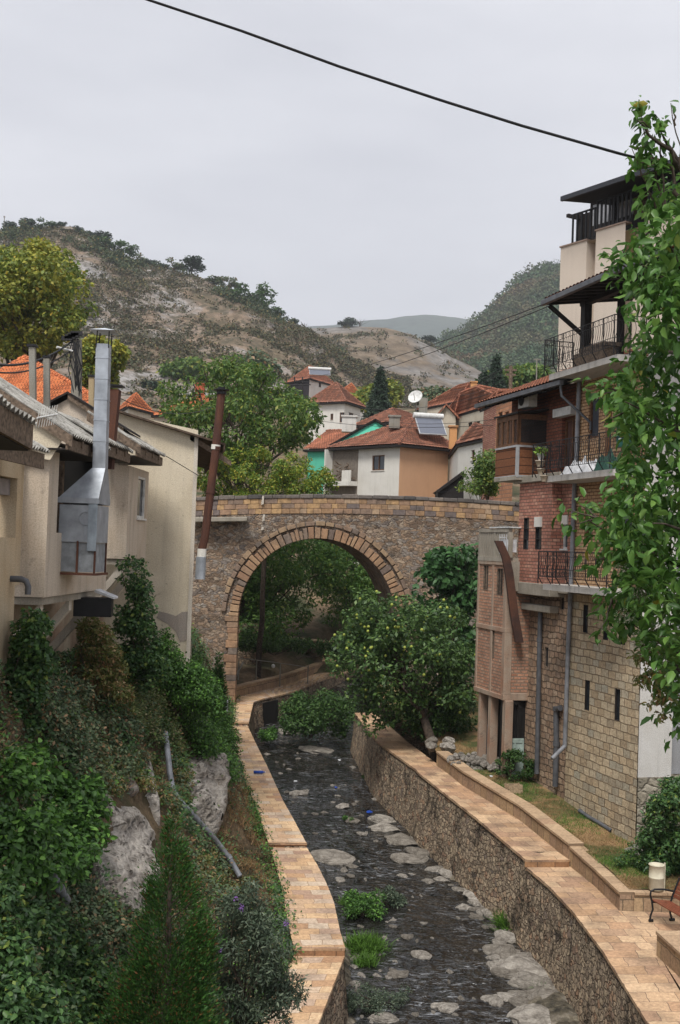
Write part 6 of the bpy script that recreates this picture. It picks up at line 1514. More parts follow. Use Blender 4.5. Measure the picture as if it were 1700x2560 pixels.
mb = MB(); mb.tube([P(10, 580, 420), P(11, 540, 420)], .16, 5); mb.tube([P(8.5, 542, 420), P(13.5, 542, 420)], .14, 5); mb.build('hilltop_pole', M_CHIMC, label='thin pole on the hilltop at the far left', cat='pole')
# wires across the valley, small poles
for k, (a, b, r, s_, lab) in enumerate([((700, 940, 200), (1375, 755, 45), .022, 1.2, 'upper of two long wires rising over the valley to the timber roof'), ((720, 945, 200), (1380, 762, 45), .022, 1.6, 'lower of two long wires rising over the valley to the timber roof'),
     ((1130, 960, 110), (1280, 912, 60), .014, .3, 'topmost short wire at the small pole left of the red roof'), ((1130, 975, 110), (1280, 920, 60), .014, .3, 'second short wire at the small pole left of the red roof'), ((1140, 988, 110), (1285, 940, 60), .014, .3, 'lowest short wire at the small pole left of the red roof'),
     ((600, 1005, 110), (1250, 1062, 62), .015, .9, 'thin wire crossing in front of the white and peach house roof'), ((870, 1030, 110), (1240, 1048, 62), .014, .6, 'thin wire passing just below the satellite dish'), ((820, 1000, 120), (1240, 980, 70), .014, 1.0, 'sagging wire above the red roofs right of the conifer')]):
    wire((P(*a), P(*b)), r, lab, s_)
mb = MB(); mb.tube([P(1276, 1000, 60), P(1277, 915, 60)], .1, 8); mb.cbox(P(1277, 925, 60), .6, .1, .1); mb.cbox(P(1277, 937, 60), .5, .1, .1); mb.build('utility_pole', M_OLDWOOD, label='short wooden wire pole with insulators left of the red tiled roof', cat='utility pole')
T_ = thing('antenna', P(1342, 950, 44), 'thin television antenna standing on the red roof beside the beige block', 'antenna'); mb = MB(); mb.tube([P(1341, 955, 44), P(1342, 897, 44)], .025, 5); mb.tube([P(1334, 899, 44), P(1352, 899, 44)], .015, 4)
for k in range(5): mb.tube([P(1335+k*4, 896, 44), P(1335+k*4, 902, 44)], .01, 4)
mb.build('mast', M_CHIMC, T_)
# ------------------------------------------------------------------ vegetation
G_DARK = [(0, (.018, .040, .012)), (.4, (.032, .065, .018)), (.75, (.05, .09, .025)), (1, (.08, .12, .03))]
ML_FG = m_leaf('broad_leaf', [(0, (.04, .105, .02)), (.35, (.07, .165, .03)), (.7, (.11, .225, .045)), (.985, (.16, .28, .06)), (1, (.40, .30, .04))], .35, .42)
ML_FRUIT = m_leaf('fruit_tree_leaf', [(0, (0.029, 0.065, 0.019)), (.5, (0.058, 0.116, 0.032)), (.85, (0.094, 0.174, 0.043)), (1, (0.145, 0.232, 0.058))], .25, .5)
ML_FIG = m_leaf('fig_leaf', [(0, (0.026, 0.072, 0.020)), (.6, (0.043, 0.116, 0.035)), (1, (0.072, 0.174, 0.051))], .25, .5)
ML_WAL = m_leaf('walnut_leaf', [(0, (.04, .085, .02)), (.4, (.075, .15, .03)), (.75, (.13, .21, .045)), (.93, (.20, .27, .055)), (1, (.30, .29, .05))], .35)
ML_YEL = m_leaf('yellowing_leaf', [(0, (.07, .14, .02)), (.45, (.13, .22, .03)), (.75, (.24, .30, .04)), (.93, (.36, .36, .05)), (1, (.45, .32, .05))], .35)
ML_OLV = m_leaf('olive_leaf', [(0, (0.070, 0.114, 0.021)), (.4, (0.131, 0.193, 0.032)), (.75, (0.228, 0.280, 0.044)), (.95, (0.350, 0.350, 0.052)), (1, (0.525, 0.315, 0.052))], .3, big=[(0, (0.175, 0.210, 0.035)), (1, (0.455, 0.385, 0.052))], bigscale=.25)
ML_DEEP = m_leaf('shade_tree_leaf', [(0, (0.022, 0.058, 0.014)), (.5, (0.043, 0.099, 0.023)), (1, (0.087, 0.160, 0.036))], .3)
ML_SHD = m_leaf('light_green_leaf', [(0, (0.047, 0.115, 0.027)), (.5, (0.095, 0.189, 0.041)), (.9, (0.149, 0.270, 0.054)), (1, (0.270, 0.297, 0.068))], .4)  # lighter green leaves for the trees beyond the arch
ML_CON = m_leaf('conifer_needle', [(0, (0.016, 0.037, 0.021)), (1, (0.040, 0.069, 0.037))], .1)
ML_THU = m_leaf('thuja_spray', [(0, (0.020, 0.060, 0.011)), (.5, (0.037, 0.107, 0.018)), (.85, (0.060, 0.159, 0.026)), (.93, (0.129, 0.065, 0.021)), (1, (0.186, 0.079, 0.029))], .2, .6)
ML_IVY = m_leaf('ivy_leaf', [(0, (0.030, 0.070, 0.023)), (.5, (0.053, 0.117, 0.037)), (.9, (0.092, 0.184, 0.049)), (1, (0.200, 0.250, 0.049))], .25, .45)
ML_GRN = m_leaf('shrub_leaf', [(0, (0.036, 0.087, 0.020)), (.5, (0.065, 0.152, 0.032)), (.85, (0.109, 0.246, 0.043)), (1, (0.189, 0.377, 0.065))], .3, .5)
ML_GRY = m_leaf('bramble_leaf', [(0, (0.053, 0.085, 0.046)), (.5, (0.094, 0.142, 0.068)), (.8, (0.151, 0.189, 0.094)), (.92, (0.246, 0.142, 0.075)), (1, (0.358, 0.226, 0.113))], .25)
ML_MIX = m_leaf('vine_leaf', [(0, (0.083, 0.117, 0.033)), (.4, (0.151, 0.184, 0.049)), (.7, (0.233, 0.217, 0.075)), (.88, (0.283, 0.159, 0.067)), (1, (0.500, 0.367, 0.200))], .3)
ML_OLC = m_leaf('olive_creeper_leaf', [(0, (.05, .085, .025)), (.4, (.09, .13, .04)), (.7, (.15, .17, .06)), (.88, (.12, .15, .04)), (.95, (.26, .20, .11)), (1, (.36, .30, .18))], .3)
ML_BUD = m_leaf('grey_green_leaf', [(0, (0.037, 0.059, 0.037)), (.6, (0.075, 0.108, 0.067)), (1, (0.151, 0.184, 0.117))], .2)
ML_DRY = m_leaf('dry_grass', [(0, (0.150, 0.090, 0.040)), (.4, (0.260, 0.155, 0.070)), (.8, (0.360, 0.230, 0.110)), (1, (0.120, 0.110, 0.040))], .3)
ML_GRS = m_leaf('green_grass', [(0, (0.051, 0.109, 0.017)), (.5, (0.087, 0.189, 0.026)), (1, (0.145, 0.290, 0.043))], .35)
rg = np.random.default_rng(11)

def bankhit(px, py, ymin=11.0, ymax=56.0):
    d = ray(px, py); y = ymin
    while y < ymax:
        p = d*(y/d.y)
        if p.x < interp(LI, min(y, 53)) and p.z < bank(p.x, p.y): return p
        y += .2
    return None
def bank_clumps(poly, n, r, lift=.15, rv=.35):
    p = np.array(poly, float); lo, hi = p.min(0), p.max(0); out = []; tries = 0
    while len(out) < n and tries < n*30:
        tries += 1; x = rg.uniform(lo[0], hi[0]); y = rg.uniform(lo[1], hi[1])
        if not inpoly(np.array([x]), np.array([y]), poly)[0]: continue
        h = bankhit(x, y)
        if h is None: continue
        rr = r*rg.uniform(1-rv, 1+rv); out.append((h+Vector((rr*.45, -rr*.45, lift)), rr))
    return out
def shrub(name, cl, nl, size, width, mat, label, cat='shrub', tmpl=LT_QUAD, fill=.5, stems=6, droop=.2, group=None, zs=.85, base=None, ms=None):
    zl = min(c.z-r for c, r in cl); cen = sum((c for c, r in cl), Vector((0, 0, 0)))/len(cl)
    base = Vector(base) if base is not None else Vector((cen.x-.2, cen.y+.2, zl))
    T_ = thing(name, base, label, cat, group)
    if stems:
        mb = MB()
        for i in rg.choice(len(cl), min(stems, len(cl)), replace=False): limb(mb, base.lerp(Vector(cl[i][0]), .02), cl[i][0], .022, .006, rg, .15, 5, 5)
        mb.build('stems', M_BARK, T_)
    C, D = clump_pts(cl, nl, rg, fill, zs); np_build('foliage', leaves(C, D, size, width, rg, tmpl, droop), None, tmpl[1], mat, T_)
    return T_

# --- tree leaning in from the right edge
polyR = [(1600, 440), (1640, 410), (1690, 400), (1740, 330), (1800, 300), (1900, 400), (1960, 800), (1960, 1500), (1800, 1800), (1700, 1840), (1670, 1760), (1620, 1720), (1600, 1640), (1570, 1600), (1500, 1590), (1490, 1500), (1520, 1440),
   (1470, 1380), (1400, 1310), (1400, 1262), (1450, 1235), (1500, 1250), (1520, 1180), (1560, 1100), (1500, 1075), (1520, 1030), (1455, 985), (1460, 955), (1520, 950), (1560, 880), (1560, 760), (1530, 700), (1520, 640), (1575, 600), (1600, 500)]
cl = blob(polyR, 12.6, 420, .24, 1.5, rg)
for x0_, y0_, x1_, y1_, n_s in ((1640, 430, 1598, 252, 9), (1645, 420, 1640, 300, 6), (1700, 420, 1678, 262, 7), (1600, 440, 1580, 375, 3)):
    cl += [(P(x0_+(x1_-x0_)*k/(n_s-1)+rg.uniform(-8, 8), y0_+(y1_-y0_)*k/(n_s-1), 12.4), .11) for k in range(n_s)]
cl += [(P(x, y, 12.3+rg.uniform(-.3, .3)), r) for x, y, r in ((1592, 300, .06), (1530, 645, .13), (1555, 625, .12), (1580, 650, .14), (1590, 610, .12), (1470, 960, .1), (1500, 985, .12), (1420, 1275, .13), (1450, 1262, .13), (1470, 1300, .14), (1440, 1310, .12), (1500, 1060, .1), (1660, 1790, .12), (1680, 1830, .1), (1520, 1560, .14), (1500, 1585, .1), (1545, 700, .12), (1570, 770, .14), (1480, 1400, .13))]
base = P(1905, 2500, 12.9); base.z = -8.3
TR = thing('leaning_tree', base, 'tall broad-leaved tree hanging into the right edge in front of the balconies', 'tree')
mb = MB(); top = P(1700, 420, 12.6); m1 = limb(mb, base, P(1830, 1500, 12.8), .22, .12, rg, .04, 6, 10); m2 = limb(mb, m1[-1], top, .11, .015, rg, .05, 9, 8)
for i in rg.choice(len(cl), 46, replace=False):
    c = cl[i][0]; s_ = min(m1[3:]+m2, key=lambda q: abs(q.z-(c.z-.4)) + rg.uniform(0, .4)); limb(mb, s_, c, .035, .006, rg, .12, 6, 5)
for c, r in cl[-24:]: s_ = min(cl[:-24], key=lambda q: (Vector(q[0])-c).length)[0]; limb(mb, s_, c, .012, .004, rg, .1, 5, 4)
for x0_, y0_, x1_, y1_ in ((1660, 520, 1597, 250), (1665, 520, 1640, 290), (1720, 520, 1677, 258), (1640, 520, 1580, 372)): limb(mb, P(x0_, y0_, 12.5), P(x1_, y1_, 12.4), .014, .004, rg, .04, 7, 5)
mb.build('trunk', M_BARK, TR)
C, D = clump_pts(cl, 16000, rg, .6, 1.0); keep = np.array([fbm(a*1.6, b*1.6, c*1.6) > -.36 for a, b, c in C]); C, D = C[keep], D[keep]
np_build('crown', leaves(C, D, .115, .52, rg, LT_LEAF, .85, outw=.5, sv=.5), None, LT_LEAF[1], ML_FG, TR)
clv = [(P(x, y, 12.0), r) for x, y, r in ((1610, 1370, .1), (1590, 1480, .12), (1620, 1500, .1), (1560, 1540, .1), (1600, 1600, .12), (1640, 1560, .1), (1630, 1460, .09), (1555, 1420, .07), (1660, 1640, .1))]
C, D = clump_pts(clv, 1500, rg, .5); np_build('seed_heads', leaves(C, D, .018, .6, rg), None, LT_QUAD[1], m_leaf('fluffy_seed', [(0, (.30, .28, .20)), (1, (.5, .48, .38))], .3), TR)
clv = [(P(x, y, 12.1), r) for x, y, r in ((1640, 1600, .14), (1610, 1640, .14), (1640, 1690, .14), (1660, 1740, .13), (1600, 1700, .09), (1650, 1790, .09), (1625, 1760, .06))]
C, D = clump_pts(clv, 520, rg, .8); np_build('vine_leaves', leaves(C, D, .06, .5, rg, LT_LEAF, .6), None, LT_LEAF[1], ML_MIX, TR)

# --- fruit tree, fig and shrubs by the right path
polyF = [(806, 1650), (818, 1600), (870, 1560), (880, 1500), (915, 1462), (960, 1490), (1010, 1470), (1060, 1500), (1110, 1490), (1150, 1520), (1200, 1545), (1215, 1575), (1190, 1620), (1198, 1710), (1170, 1790), (1130, 1825), (1080, 1800), (1010, 1815), (950, 1830), (900, 1780), (860, 1760), (830, 1700)]
cl = blob(polyF, 43, 175, .5, 2.4, rg); cl += [(P(925, 1820, 42), .3), (P(905, 1790, 42), .35), (P(1200, 1560, 41.5), .3), (P(870, 1540, 42), .3), (P(900, 1480, 42), .28)]
TF = tree('fruit_tree', G(1092, 1880, -6.9), cl, 18000, .17, .5, ML_FRUIT, M_BARK, rg, 'big dark green quince tree full of yellow fruit beside the bridge', 'fruit tree', tr=.2, fork=.35, nb=18, fill=.5)
fr = bmesh.new(); bmesh.ops.create_icosphere(fr, subdivisions=2, radius=.052); fm = bpy.data.meshes.new('fruit'); fr.to_mesh(fm); fr.free(); fm.polygons.foreach_set('use_smooth', [True]*len(fm.polygons))
fm.materials.append(m_plain('quince_yellow', (.36, .42, .08), .6, 0, .2, 20)); k = 0
wl = wloc(TF)
for i in range(900):
    c, r = cl[int(rg.integers(0, len(cl)))]; d = Vector(unit(rg, 1)[0]); 
    if d.y > -.25 or k >= 92: continue
    p = Vector(c)+d*r*1.04
    if p.y > 42.9 or pix(p)[1] > 1790 or (pix(p)[1] > 1640 and rg.random() < .6): continue
    o = bpy.data.objects.new('fruit', fm); COL.objects.link(o); o.parent = TF; o.location = p-wl; o.scale = (1, 1, 1.1); k += 1
polyG = [(1020, 1500), (1055, 1410), (1090, 1372), (1150, 1345), (1200, 1362), (1202, 1560), (1196, 1700), (1100, 1720), (1050, 1560)]
cl = blob(polyG, 47.5, 95, .5, 1.6, rg)
tree('fig_tree', Vector((P(1120, 1500, 47.5).x, 47.5, -6.6)), cl, 5200, .27, .75, ML_FIG, M_BARK, rg, 'dark large-leaved fig tree growing against the right end of the bridge', 'fig tree', tr=.14, fork=.3, nb=14, tmpl=LT_LEAF, droop=.6)
shrub('undergrowth', blob([(965, 1775), (1060, 1740), (1190, 1740), (1190, 1830), (1120, 1850), (1050, 1850), (985, 1830)], 43.5, 45, .38, 1.3, rg), 4200, .14, .5, ML_DEEP, 'dark undergrowth below the fruit tree beside the path', 'shrub')
shrub('stream_shrub', blob([(690, 1800), (705, 1745), (760, 1722), (830, 1715), (885, 1745), (890, 1800), (860, 1845), (760, 1845), (700, 1835)], 51, 70, .4, 1.8, rg), 7500, .13, .5, ML_DEEP, 'dense dark green shrub filling the stream bed under the arch')
shrub('stream_shrub', blob([(640, 1840), (660, 1815), (700, 1812), (700, 1850), (650, 1852)], 50.3, 12, .22, .5, rg), 1200, .1, .5, ML_GRN, 'small green shrub at the foot of the left wall near the arch')

# --- trees seen through and above the bridge
cl = blob([(560, 1300), (700, 1280), (860, 1300), (860, 1440), (800, 1520), (740, 1600), (660, 1640), (560, 1640)], 66, 150, .8, 4, rg)
tree('shade_tree', Vector((P(650, 1600, 67).x, 67, gz(-4, 67)+.3)), cl, 22000, .22, .45, ML_SHD, M_BARK, rg, 'shady tree filling the left half of the arch opening', 'tree', tr=.12, fork=.45, nb=16)
cl = blob([(780, 1300), (1010, 1290), (1030, 1500), (1000, 1660), (900, 1640), (800, 1560), (770, 1440)], 70, 110, .85, 4, rg)
tree('shade_tree', Vector((P(900, 1600, 71).x, 71, gz(2, 71)+.3)), cl, 20000, .22, .45, ML_SHD, M_BARK, rg, 'darker tree filling the right half of the arch opening', 'tree', tr=.25, fork=.45, nb=16)
cl = blob([(600, 1560), (700, 1590), (820, 1600), (900, 1620), (900, 1660), (700, 1625), (600, 1610)], 62, 26, .4, 2, rg)
shrub('hedge', cl, 3500, .16, .5, ML_DEEP, 'low dark bushes on the bank beyond the arch', 'bushes')
polyW = [(372, 1060), (392, 1010), (395, 955), (430, 918), (470, 935), (500, 905), (560, 880), (610, 872), (650, 905), (690, 925), (730, 955), (775, 975), (802, 1010), (805, 1080), (780, 1105), (730, 1130), (700, 1190), (500, 1200), (478, 1130), (430, 1110), (385, 1100)]
cl = blob(polyW, 64, 125, .62, 4.2, rg)
C0 = Vector((P(600, 1200, 65).x, 65, gz(-5, 65)))
tree('walnut_tree', C0, cl, 15000, .26, .42, ML_WAL, M_BARK, rg, 'large light green walnut tree rising behind the left of the bridge', 'walnut tree', tr=.32, fork=.55, nb=26, fill=.35, droop=.6)
cl = blob([(480, 1260), (485, 1170), (510, 1120), (545, 1095), (580, 1120), (610, 1085), (660, 1110), (690, 1150), (730, 1120), (765, 1130), (790, 1170), (825, 1160), (850, 1215), (850, 1270)], 59.5, 95, .42, 2.4, rg)
tree('robinia', Vector((P(660, 1300, 60).x, 60, -6.3)), cl, 17000, .15, .5, ML_YEL, M_BARK, rg, 'yellow-green leafy tree just behind the left parapet', 'tree', tr=.15, fork=.7, nb=14, fill=.7)
cl = blob([(-90, 660), (-20, 620), (40, 598), (90, 592), (150, 602), (195, 650), (228, 715), (252, 760), (235, 800), (190, 830), (150, 880), (60, 900), (-90, 900)], 76, 130, .95, 5, rg)
tree('lime_tree', Vector((P(90, 1100, 77).x, 77, -2)), cl, 26000, .30, .6, ML_OLV, M_BARK, rg, 'huge olive-green tree at the far left behind the orange roof', 'tree', tr=.45, fork=.5, nb=26, fill=.4)
cl = blob([(196, 840), (240, 828), (290, 842), (325, 880), (325, 915), (295, 930), (290, 975), (250, 1000), (195, 1000)], 66, 38, .6, 2, rg)
tree('lime_tree', Vector((P(240, 1100, 67).x, 67, -3)), cl, 8500, .24, .6, ML_OLV, M_BARK, rg, 'smaller yellow-green tree right behind the galvanised stack', 'tree', tr=.2, fork=.5, nb=10)
cl = blob([(1140, 1240), (1150, 1180), (1165, 1140), (1200, 1108), (1235, 1120), (1242, 1180), (1250, 1240)], 57, 34, .38, 1, rg)
tree('young_tree', Vector((P(1200, 1300, 57).x, 57, -4)), cl, 4200, .16, .5, ML_WAL, M_BARK, rg, 'young light green tree between the peach wall and the timber balcony', 'tree', tr=.08, fork=.6, nb=10, fill=.6)
for poly, Y, n, r, m_, lab, lf in (([(850, 1010), (890, 960), (930, 960), (990, 940), (1010, 980), (990, 1030), (900, 1030)], 175, 40, 1.6, ML_OLV, 'pale green bushy tree just right of the dark conifer', .6),
    ([(380, 930), (420, 905), (500, 890), (520, 930), (450, 945)], 250, 26, 2.2, ML_WAL, 'rounded green bushes above the hillside shed', .9), ([(340, 960), (380, 950), (420, 975), (400, 1000), (350, 985)], 240, 16, 2.0, ML_CON, 'dark bush below the hillside shed', .9),
    ([(1185, 985), (1200, 930), (1250, 920), (1330, 905), (1380, 915), (1380, 975), (1290, 985)], 150, 60, 1.5, ML_WAL, 'green trees behind the red roof under the right hill', .55),
    ([(560, 900), (640, 870), (700, 900), (700, 960), (600, 960)], 235, 30, 2.0, ML_GRY, 'grey-green bushes beside the old house on the slope', .9),
    ([(1020, 980), (1080, 965), (1160, 975), (1180, 1000), (1100, 1010), (1030, 1005)], 170, 30, 1.4, ML_GRY, 'low scrubby trees behind the red roofs below the bare hill', .6)):
    cl = blob(poly, Y, n, r, r*2.2, rg); c_ = sum((c for c, _ in cl), Vector())/len(cl)
    tree('tree', Vector((c_.x, c_.y, min(c.z for c, _ in cl)-2)), cl, n*110, lf, .6, m_, M_BARK, rg, lab, 'tree', tr=.25, nb=6)
def conifer(apex, h, w, nl, lf, mat, label, group=None):
    apex = Vector(apex); b = apex-Vector((0, 0, h)); T_ = thing('conifer', b, label, 'conifer', group); mb = MB(); mb.tube([b-Vector((0, 0, 1)), apex], [h*.03, h*.004], 7); mb.build('trunk', M_BARK, T_)
    t = rg.random(nl)**.6; ang = rg.random(nl)*2*pi; ti = np.floor(t*11)/11; k = (t-ti)*11; rad = w*(ti+.09)*(.35+.65*k)*(.55+.45*np.sqrt(rg.random(nl)))*(1+.25*np.sin(ang*5+ti*40))
    D = np.stack([np.cos(ang), np.sin(ang), np.full(nl, -.15)], 1); C = np.array(apex)+np.stack([rad*np.cos(ang), rad*np.sin(ang), -t*h-rad*.25], 1)
    np_build('crown', leaves(C, D, lf, .35, rg, LT_QUAD, .3, outw=1.2), None, LT_QUAD[1], mat, T_); return T_
conifer(P(952, 915, 150), 8.0, 2.5, 9000, .45, ML_CON, 'tall dark green conifer in the middle of the village')
conifer(P(1242, 884, 145), 6, 1.6, 3500, .5, ML_CON, 'slim dark conifer left of the wire pole above the red roofs')
conifer(P(1210, 925, 140), 4.5, 1.8, 3000, .5, ML_CON, 'short wide dark conifer beside the slim one above the red roofs')

# --- single trees on the ridges
def small_tree_proto(kind, rgx):
    T_ = thing('hill_tree', (0, 0, 0), 'x', 'tree', 'single trees on the hill ridges'); mb = MB(); limb(mb, (0, 0, -.5), (0.2, 0, 2.6), .22, .12, rgx, .05, 4, 6)
    if kind < 3:
        cl = [(Vector((rgx.normal()*1.3, rgx.normal()*1.3, 3.2+rgx.normal()*.8)), .95) for _ in range(9)]
        for c, r in cl[:5]: limb(mb, (.2, 0, 2.2), c, .09, .03, rgx, .1, 4, 5)
        mb.build('trunk', M_BARK, T_); C, D = clump_pts(cl, 900, rgx, .5); np_build('crown', leaves(C, D, .55, .7, rgx), None, LT_QUAD[1], (ML_CON, ML_GRY, ML_DEEP)[kind], T_)
    else:
        for _ in range(14): limb(mb, (.15, 0, rgx.uniform(1.5, 2.6)), (rgx.normal()*1.3, rgx.normal()*1.0, rgx.uniform(3, 5)), .07, .02, rgx, .12, 5, 4)
        mb.build('trunk', M_BARK, T_)
    return T_
protos = [small_tree_proto(k, rg) for k in range(4)]; usedp = set()
HT = [(30, 572, 420, 0, 1.5), (75, 570, 424, 0, 1.9), (140, 568, 428, 0, 2.0), (100, 566, 426, 2, 1.6), (55, 575, 422, 1, 1.6), (195, 580, 430, 0, 1.7), (225, 592, 430, 0, 1.6), (212, 590, 430, 1, 1.4), (262, 600, 428, 0, 2.2), (285, 616, 427, 2, 2.3), (300, 634, 426, 2, 2.0), (350, 655, 422, 1, 1.7), (388, 672, 421, 0, 2.0), (372, 668, 421, 1, 1.3),
      (405, 668, 420, 0, 1.6), (438, 676, 420, 1, 2.2), (478, 682, 418, 0, 2.6), (520, 695, 414, 0, 1.2), (545, 705, 412, 1, 1.8), (575, 716, 410, 1, 1.4), (630, 755, 405, 2, 2.6), (655, 768, 404, 2, 2.4), (690, 785, 404, 2, 2.2), (642, 738, 406, 3, 1.5), (760, 815, 400, 3, 1.7), (738, 803, 402, 0, 1.1),
      (862, 818, 638, 0, 2.4), (880, 816, 638, 0, 1.9), (898, 814, 640, 3, 2.4), (1073, 856, 622, 0, 2.2)]
WHERE = ['far left', 'beside the thin hilltop pole', 'left of the stone ruin', 'between', '', '', '']
for i, (x, y, Y, k, s_) in enumerate(HT):
    o = protos[k]
    if k in usedp: o = copy_tree(protos[k])
    usedp.add(k); o.location = P(x, y+3, Y)-Vector((0, 0, 1.2+rg.uniform(0, 1.0))); s_ *= .55 if Y < 600 else .6; s_ *= rg.uniform(.75, 1.25); o.scale = (s_*1.2, s_*1.2, s_*rg.uniform(.7, 1.05)); o.rotation_euler = (0, 0, rg.uniform(0, 6.28))
    cnt_ = globals().setdefault('cnt_', {}); key = (k, Y > 600); cnt_[key] = cnt_.get(key, 0)+1
    tot_ = sum(1 for q in HT if q[3] == k and (q[2] > 600) == (Y > 600)); nm_ = ('dark rounded', 'greyish open', 'green bushy', 'bare leafless')[k]
    od_ = ['first', 'second', 'third', 'fourth', 'fifth', 'sixth', 'seventh', 'eighth', 'ninth', 'tenth', 'eleventh', 'twelfth'][cnt_[key]-1]
    o['label'] = ('only %s tree on the %s hill ridge' % (nm_, 'middle' if Y > 600 else 'left')) if tot_ == 1 else '%s %s tree from the left on the %s hill ridge' % (od_, nm_, 'middle' if Y > 600 else 'left')

# ------------------------------------------------------------------ left bank plants
ivy = blob([(35, 1548), (70, 1520), (128, 1530), (132, 1600), (120, 1700), (108, 1800), (98, 1890), (20, 1900), (8, 1820)], 20.6, 90, .16, .35, rg)
shrub('ivy', ivy, 7000, .085, .8, ML_IVY, 'dark ivy column climbing the ochre house wall at the far left', 'ivy', LT_LEAF, .35, 5)
ivy = blob([(288, 1410), (320, 1385), (365, 1395), (385, 1450), (390, 1530), (400, 1600), (430, 1680), (400, 1730), (300, 1730), (285, 1600)], 27.6, 80, .2, .4, rg)
shrub('ivy', ivy, 9000, .085, .7, ML_IVY, 'ivy hanging down the corner below the bay with the white window', 'ivy', LT_QUAD, .4, 5)
sh = blob([(385, 1555), (415, 1560), (440, 1600), (480, 1640), (560, 1705), (570, 1790), (480, 1790), (400, 1740), (370, 1640)], 30.2, 110, .26, .6, rg)
shrub('shrub', sh, 14000, .08, .55, ML_GRN, 'rich green shrubs climbing the foot of the blank cream gable wall')
sp = blob([(190, 1560), (225, 1530), (270, 1560), (300, 1620), (330, 1700), (340, 1790), (270, 1800), (215, 1790), (185, 1680)], 25.4, 85, .17, .6, rg)
shrub('creeper', sp, 8500, .075, .6, ML_MIX, 'yellowing creeper on the wall left of the hanging ivy', 'creeper', LT_QUAD, .4, 6)
shrub('shrub', bank_clumps([(400, 1600), (480, 1640), (545, 1720), (580, 1830), (590, 1910), (560, 1960), (500, 1900), (430, 1780), (400, 1700)], 95, .34, .1), 19000, .085, .55, ML_GRN, 'bright green shrub spilling over the top of the bank near the bridge')
shrub('shrub', bank_clumps([(300, 1640), (400, 1660), (430, 1760), (470, 1850), (430, 1900), (340, 1840), (280, 1760)], 75, .24, .08), 13000, .07, .5, ML_OLC, 'olive and straw-coloured creeper in the middle of the left bank')
shrub('shrub', bank_clumps([(-20, 1930), (60, 1895), (130, 1950), (205, 1990), (255, 2050), (245, 2120), (205, 2190), (160, 2230), (60, 2240), (-20, 2220)], 95, .26, .15), 9500, .115, .65, ML_GRN, 'large-leaved bright green bush at the lower left edge', 'bush', LT_LEAF)
shrub('shrub', bank_clumps([(-20, 2220), (80, 2280), (180, 2340), (240, 2420), (260, 2570), (-20, 2600)], 95, .24, .12), 9500, .10, .6, ML_IVY, 'dark nettle-like growth in the bottom left corner', 'bush', LT_LEAF)
shrub('shrub', bank_clumps([(60, 1750), (160, 1700), (260, 1760), (320, 1830), (330, 1930), (200, 1960), (100, 1900)], 80, .24, .1), 12000, .08, .6, ML_GRY, 'tangled grey-green bramble patch with red stems above the pale rock', 'bramble')
shrub('shrub', bank_clumps([(180, 2260), (300, 2270), (370, 2340), (330, 2480), (260, 2480), (200, 2380)], 60, .22, .1), 8500, .075, .6, ML_GRY, 'low grey bramble left of the conical evergreen', 'bramble')
dg = bank_clumps([(195, 1660), (250, 1640), (310, 1650), (320, 1730), (290, 1780), (210, 1770)], 26, .2, .05)
C, D = clump_pts(dg, 1500, rg, .9); D = D*.5+np.array([.3, -.2, 1.0]); np_build('dry_bush', leaves(C, D, .3, .03, rg, LT_BLADE, -.5, outw=1.5, flat=0), None, LT_BLADE[1], m_leaf('rusty_twig', [(0, (.22, .09, .04)), (1, (.36, .2, .1))], .2), None, label='rust-coloured dry twiggy bush below the yellowing creeper', cat='bush')
sb = blob([(510, 2300), (560, 2215), (640, 2190), (700, 2245), (738, 2330), (745, 2420), (782, 2480), (745, 2530), (700, 2590), (600, 2620), (530, 2600), (505, 2440)], 19.4, 120, .2, .55, rg)
BB = shrub('butterfly_bush', sb, 13000, .085, .28, ML_BUD, 'grey-green butterfly bush with purple tips right of the conical evergreen', 'bush', LT_QUAD, .7, 24, .3)
C, D = clump_pts([(P(x, y, 18.8), .035) for x, y in ((590, 2245), (603, 2268), (716, 2306), (552, 2375))], 110, rg, .8, 1.6); np_build('flowers', leaves(C, D, .03, .6, rg), None, LT_QUAD[1], m_plain('purple_flower', (.20, .10, .32), .8), BB)
shrub('shrub', bank_clumps([(230, 1900), (330, 1880), (400, 1900), (400, 2000), (300, 1985), (230, 1960)], 45, .16, .04), 6500, .06, .5, ML_MIX, 'yellow-brown bramble between the two pale rocks on the bank', 'bramble')
shrub('shrub', bank_clumps([(150, 2180), (230, 2230), (330, 2290), (380, 2250), (400, 2330), (300, 2400), (180, 2300)], 50, .18, .05), 8000, .065, .55, ML_GRY, 'dark creeping growth under the large pale rock', 'bramble')
shrub('shrub', bank_clumps([(470, 2120), (560, 2150), (640, 2200), (600, 2230), (520, 2240), (460, 2220)], 40, .13, .03), 5500, .06, .45, ML_MIX, 'low straw-green herbs beside the butterfly bush', 'weeds')
shrub('shrub', bank_clumps([(430, 1850), (470, 1880), (460, 2080), (420, 2050), (415, 1930)], 30, .13, .03), 4000, .06, .5, ML_MIX, 'brown and green tangle along the bank pipe', 'weeds')
shrub('hedge', blob([(590, 1600), (700, 1585), (780, 1600), (780, 1625), (700, 1628), (600, 1640)], 60.5, 26, .32, 1.0, rg), 3600, .13, .5, ML_FRUIT, 'bushes behind the wire fence beyond the arch', 'bushes')
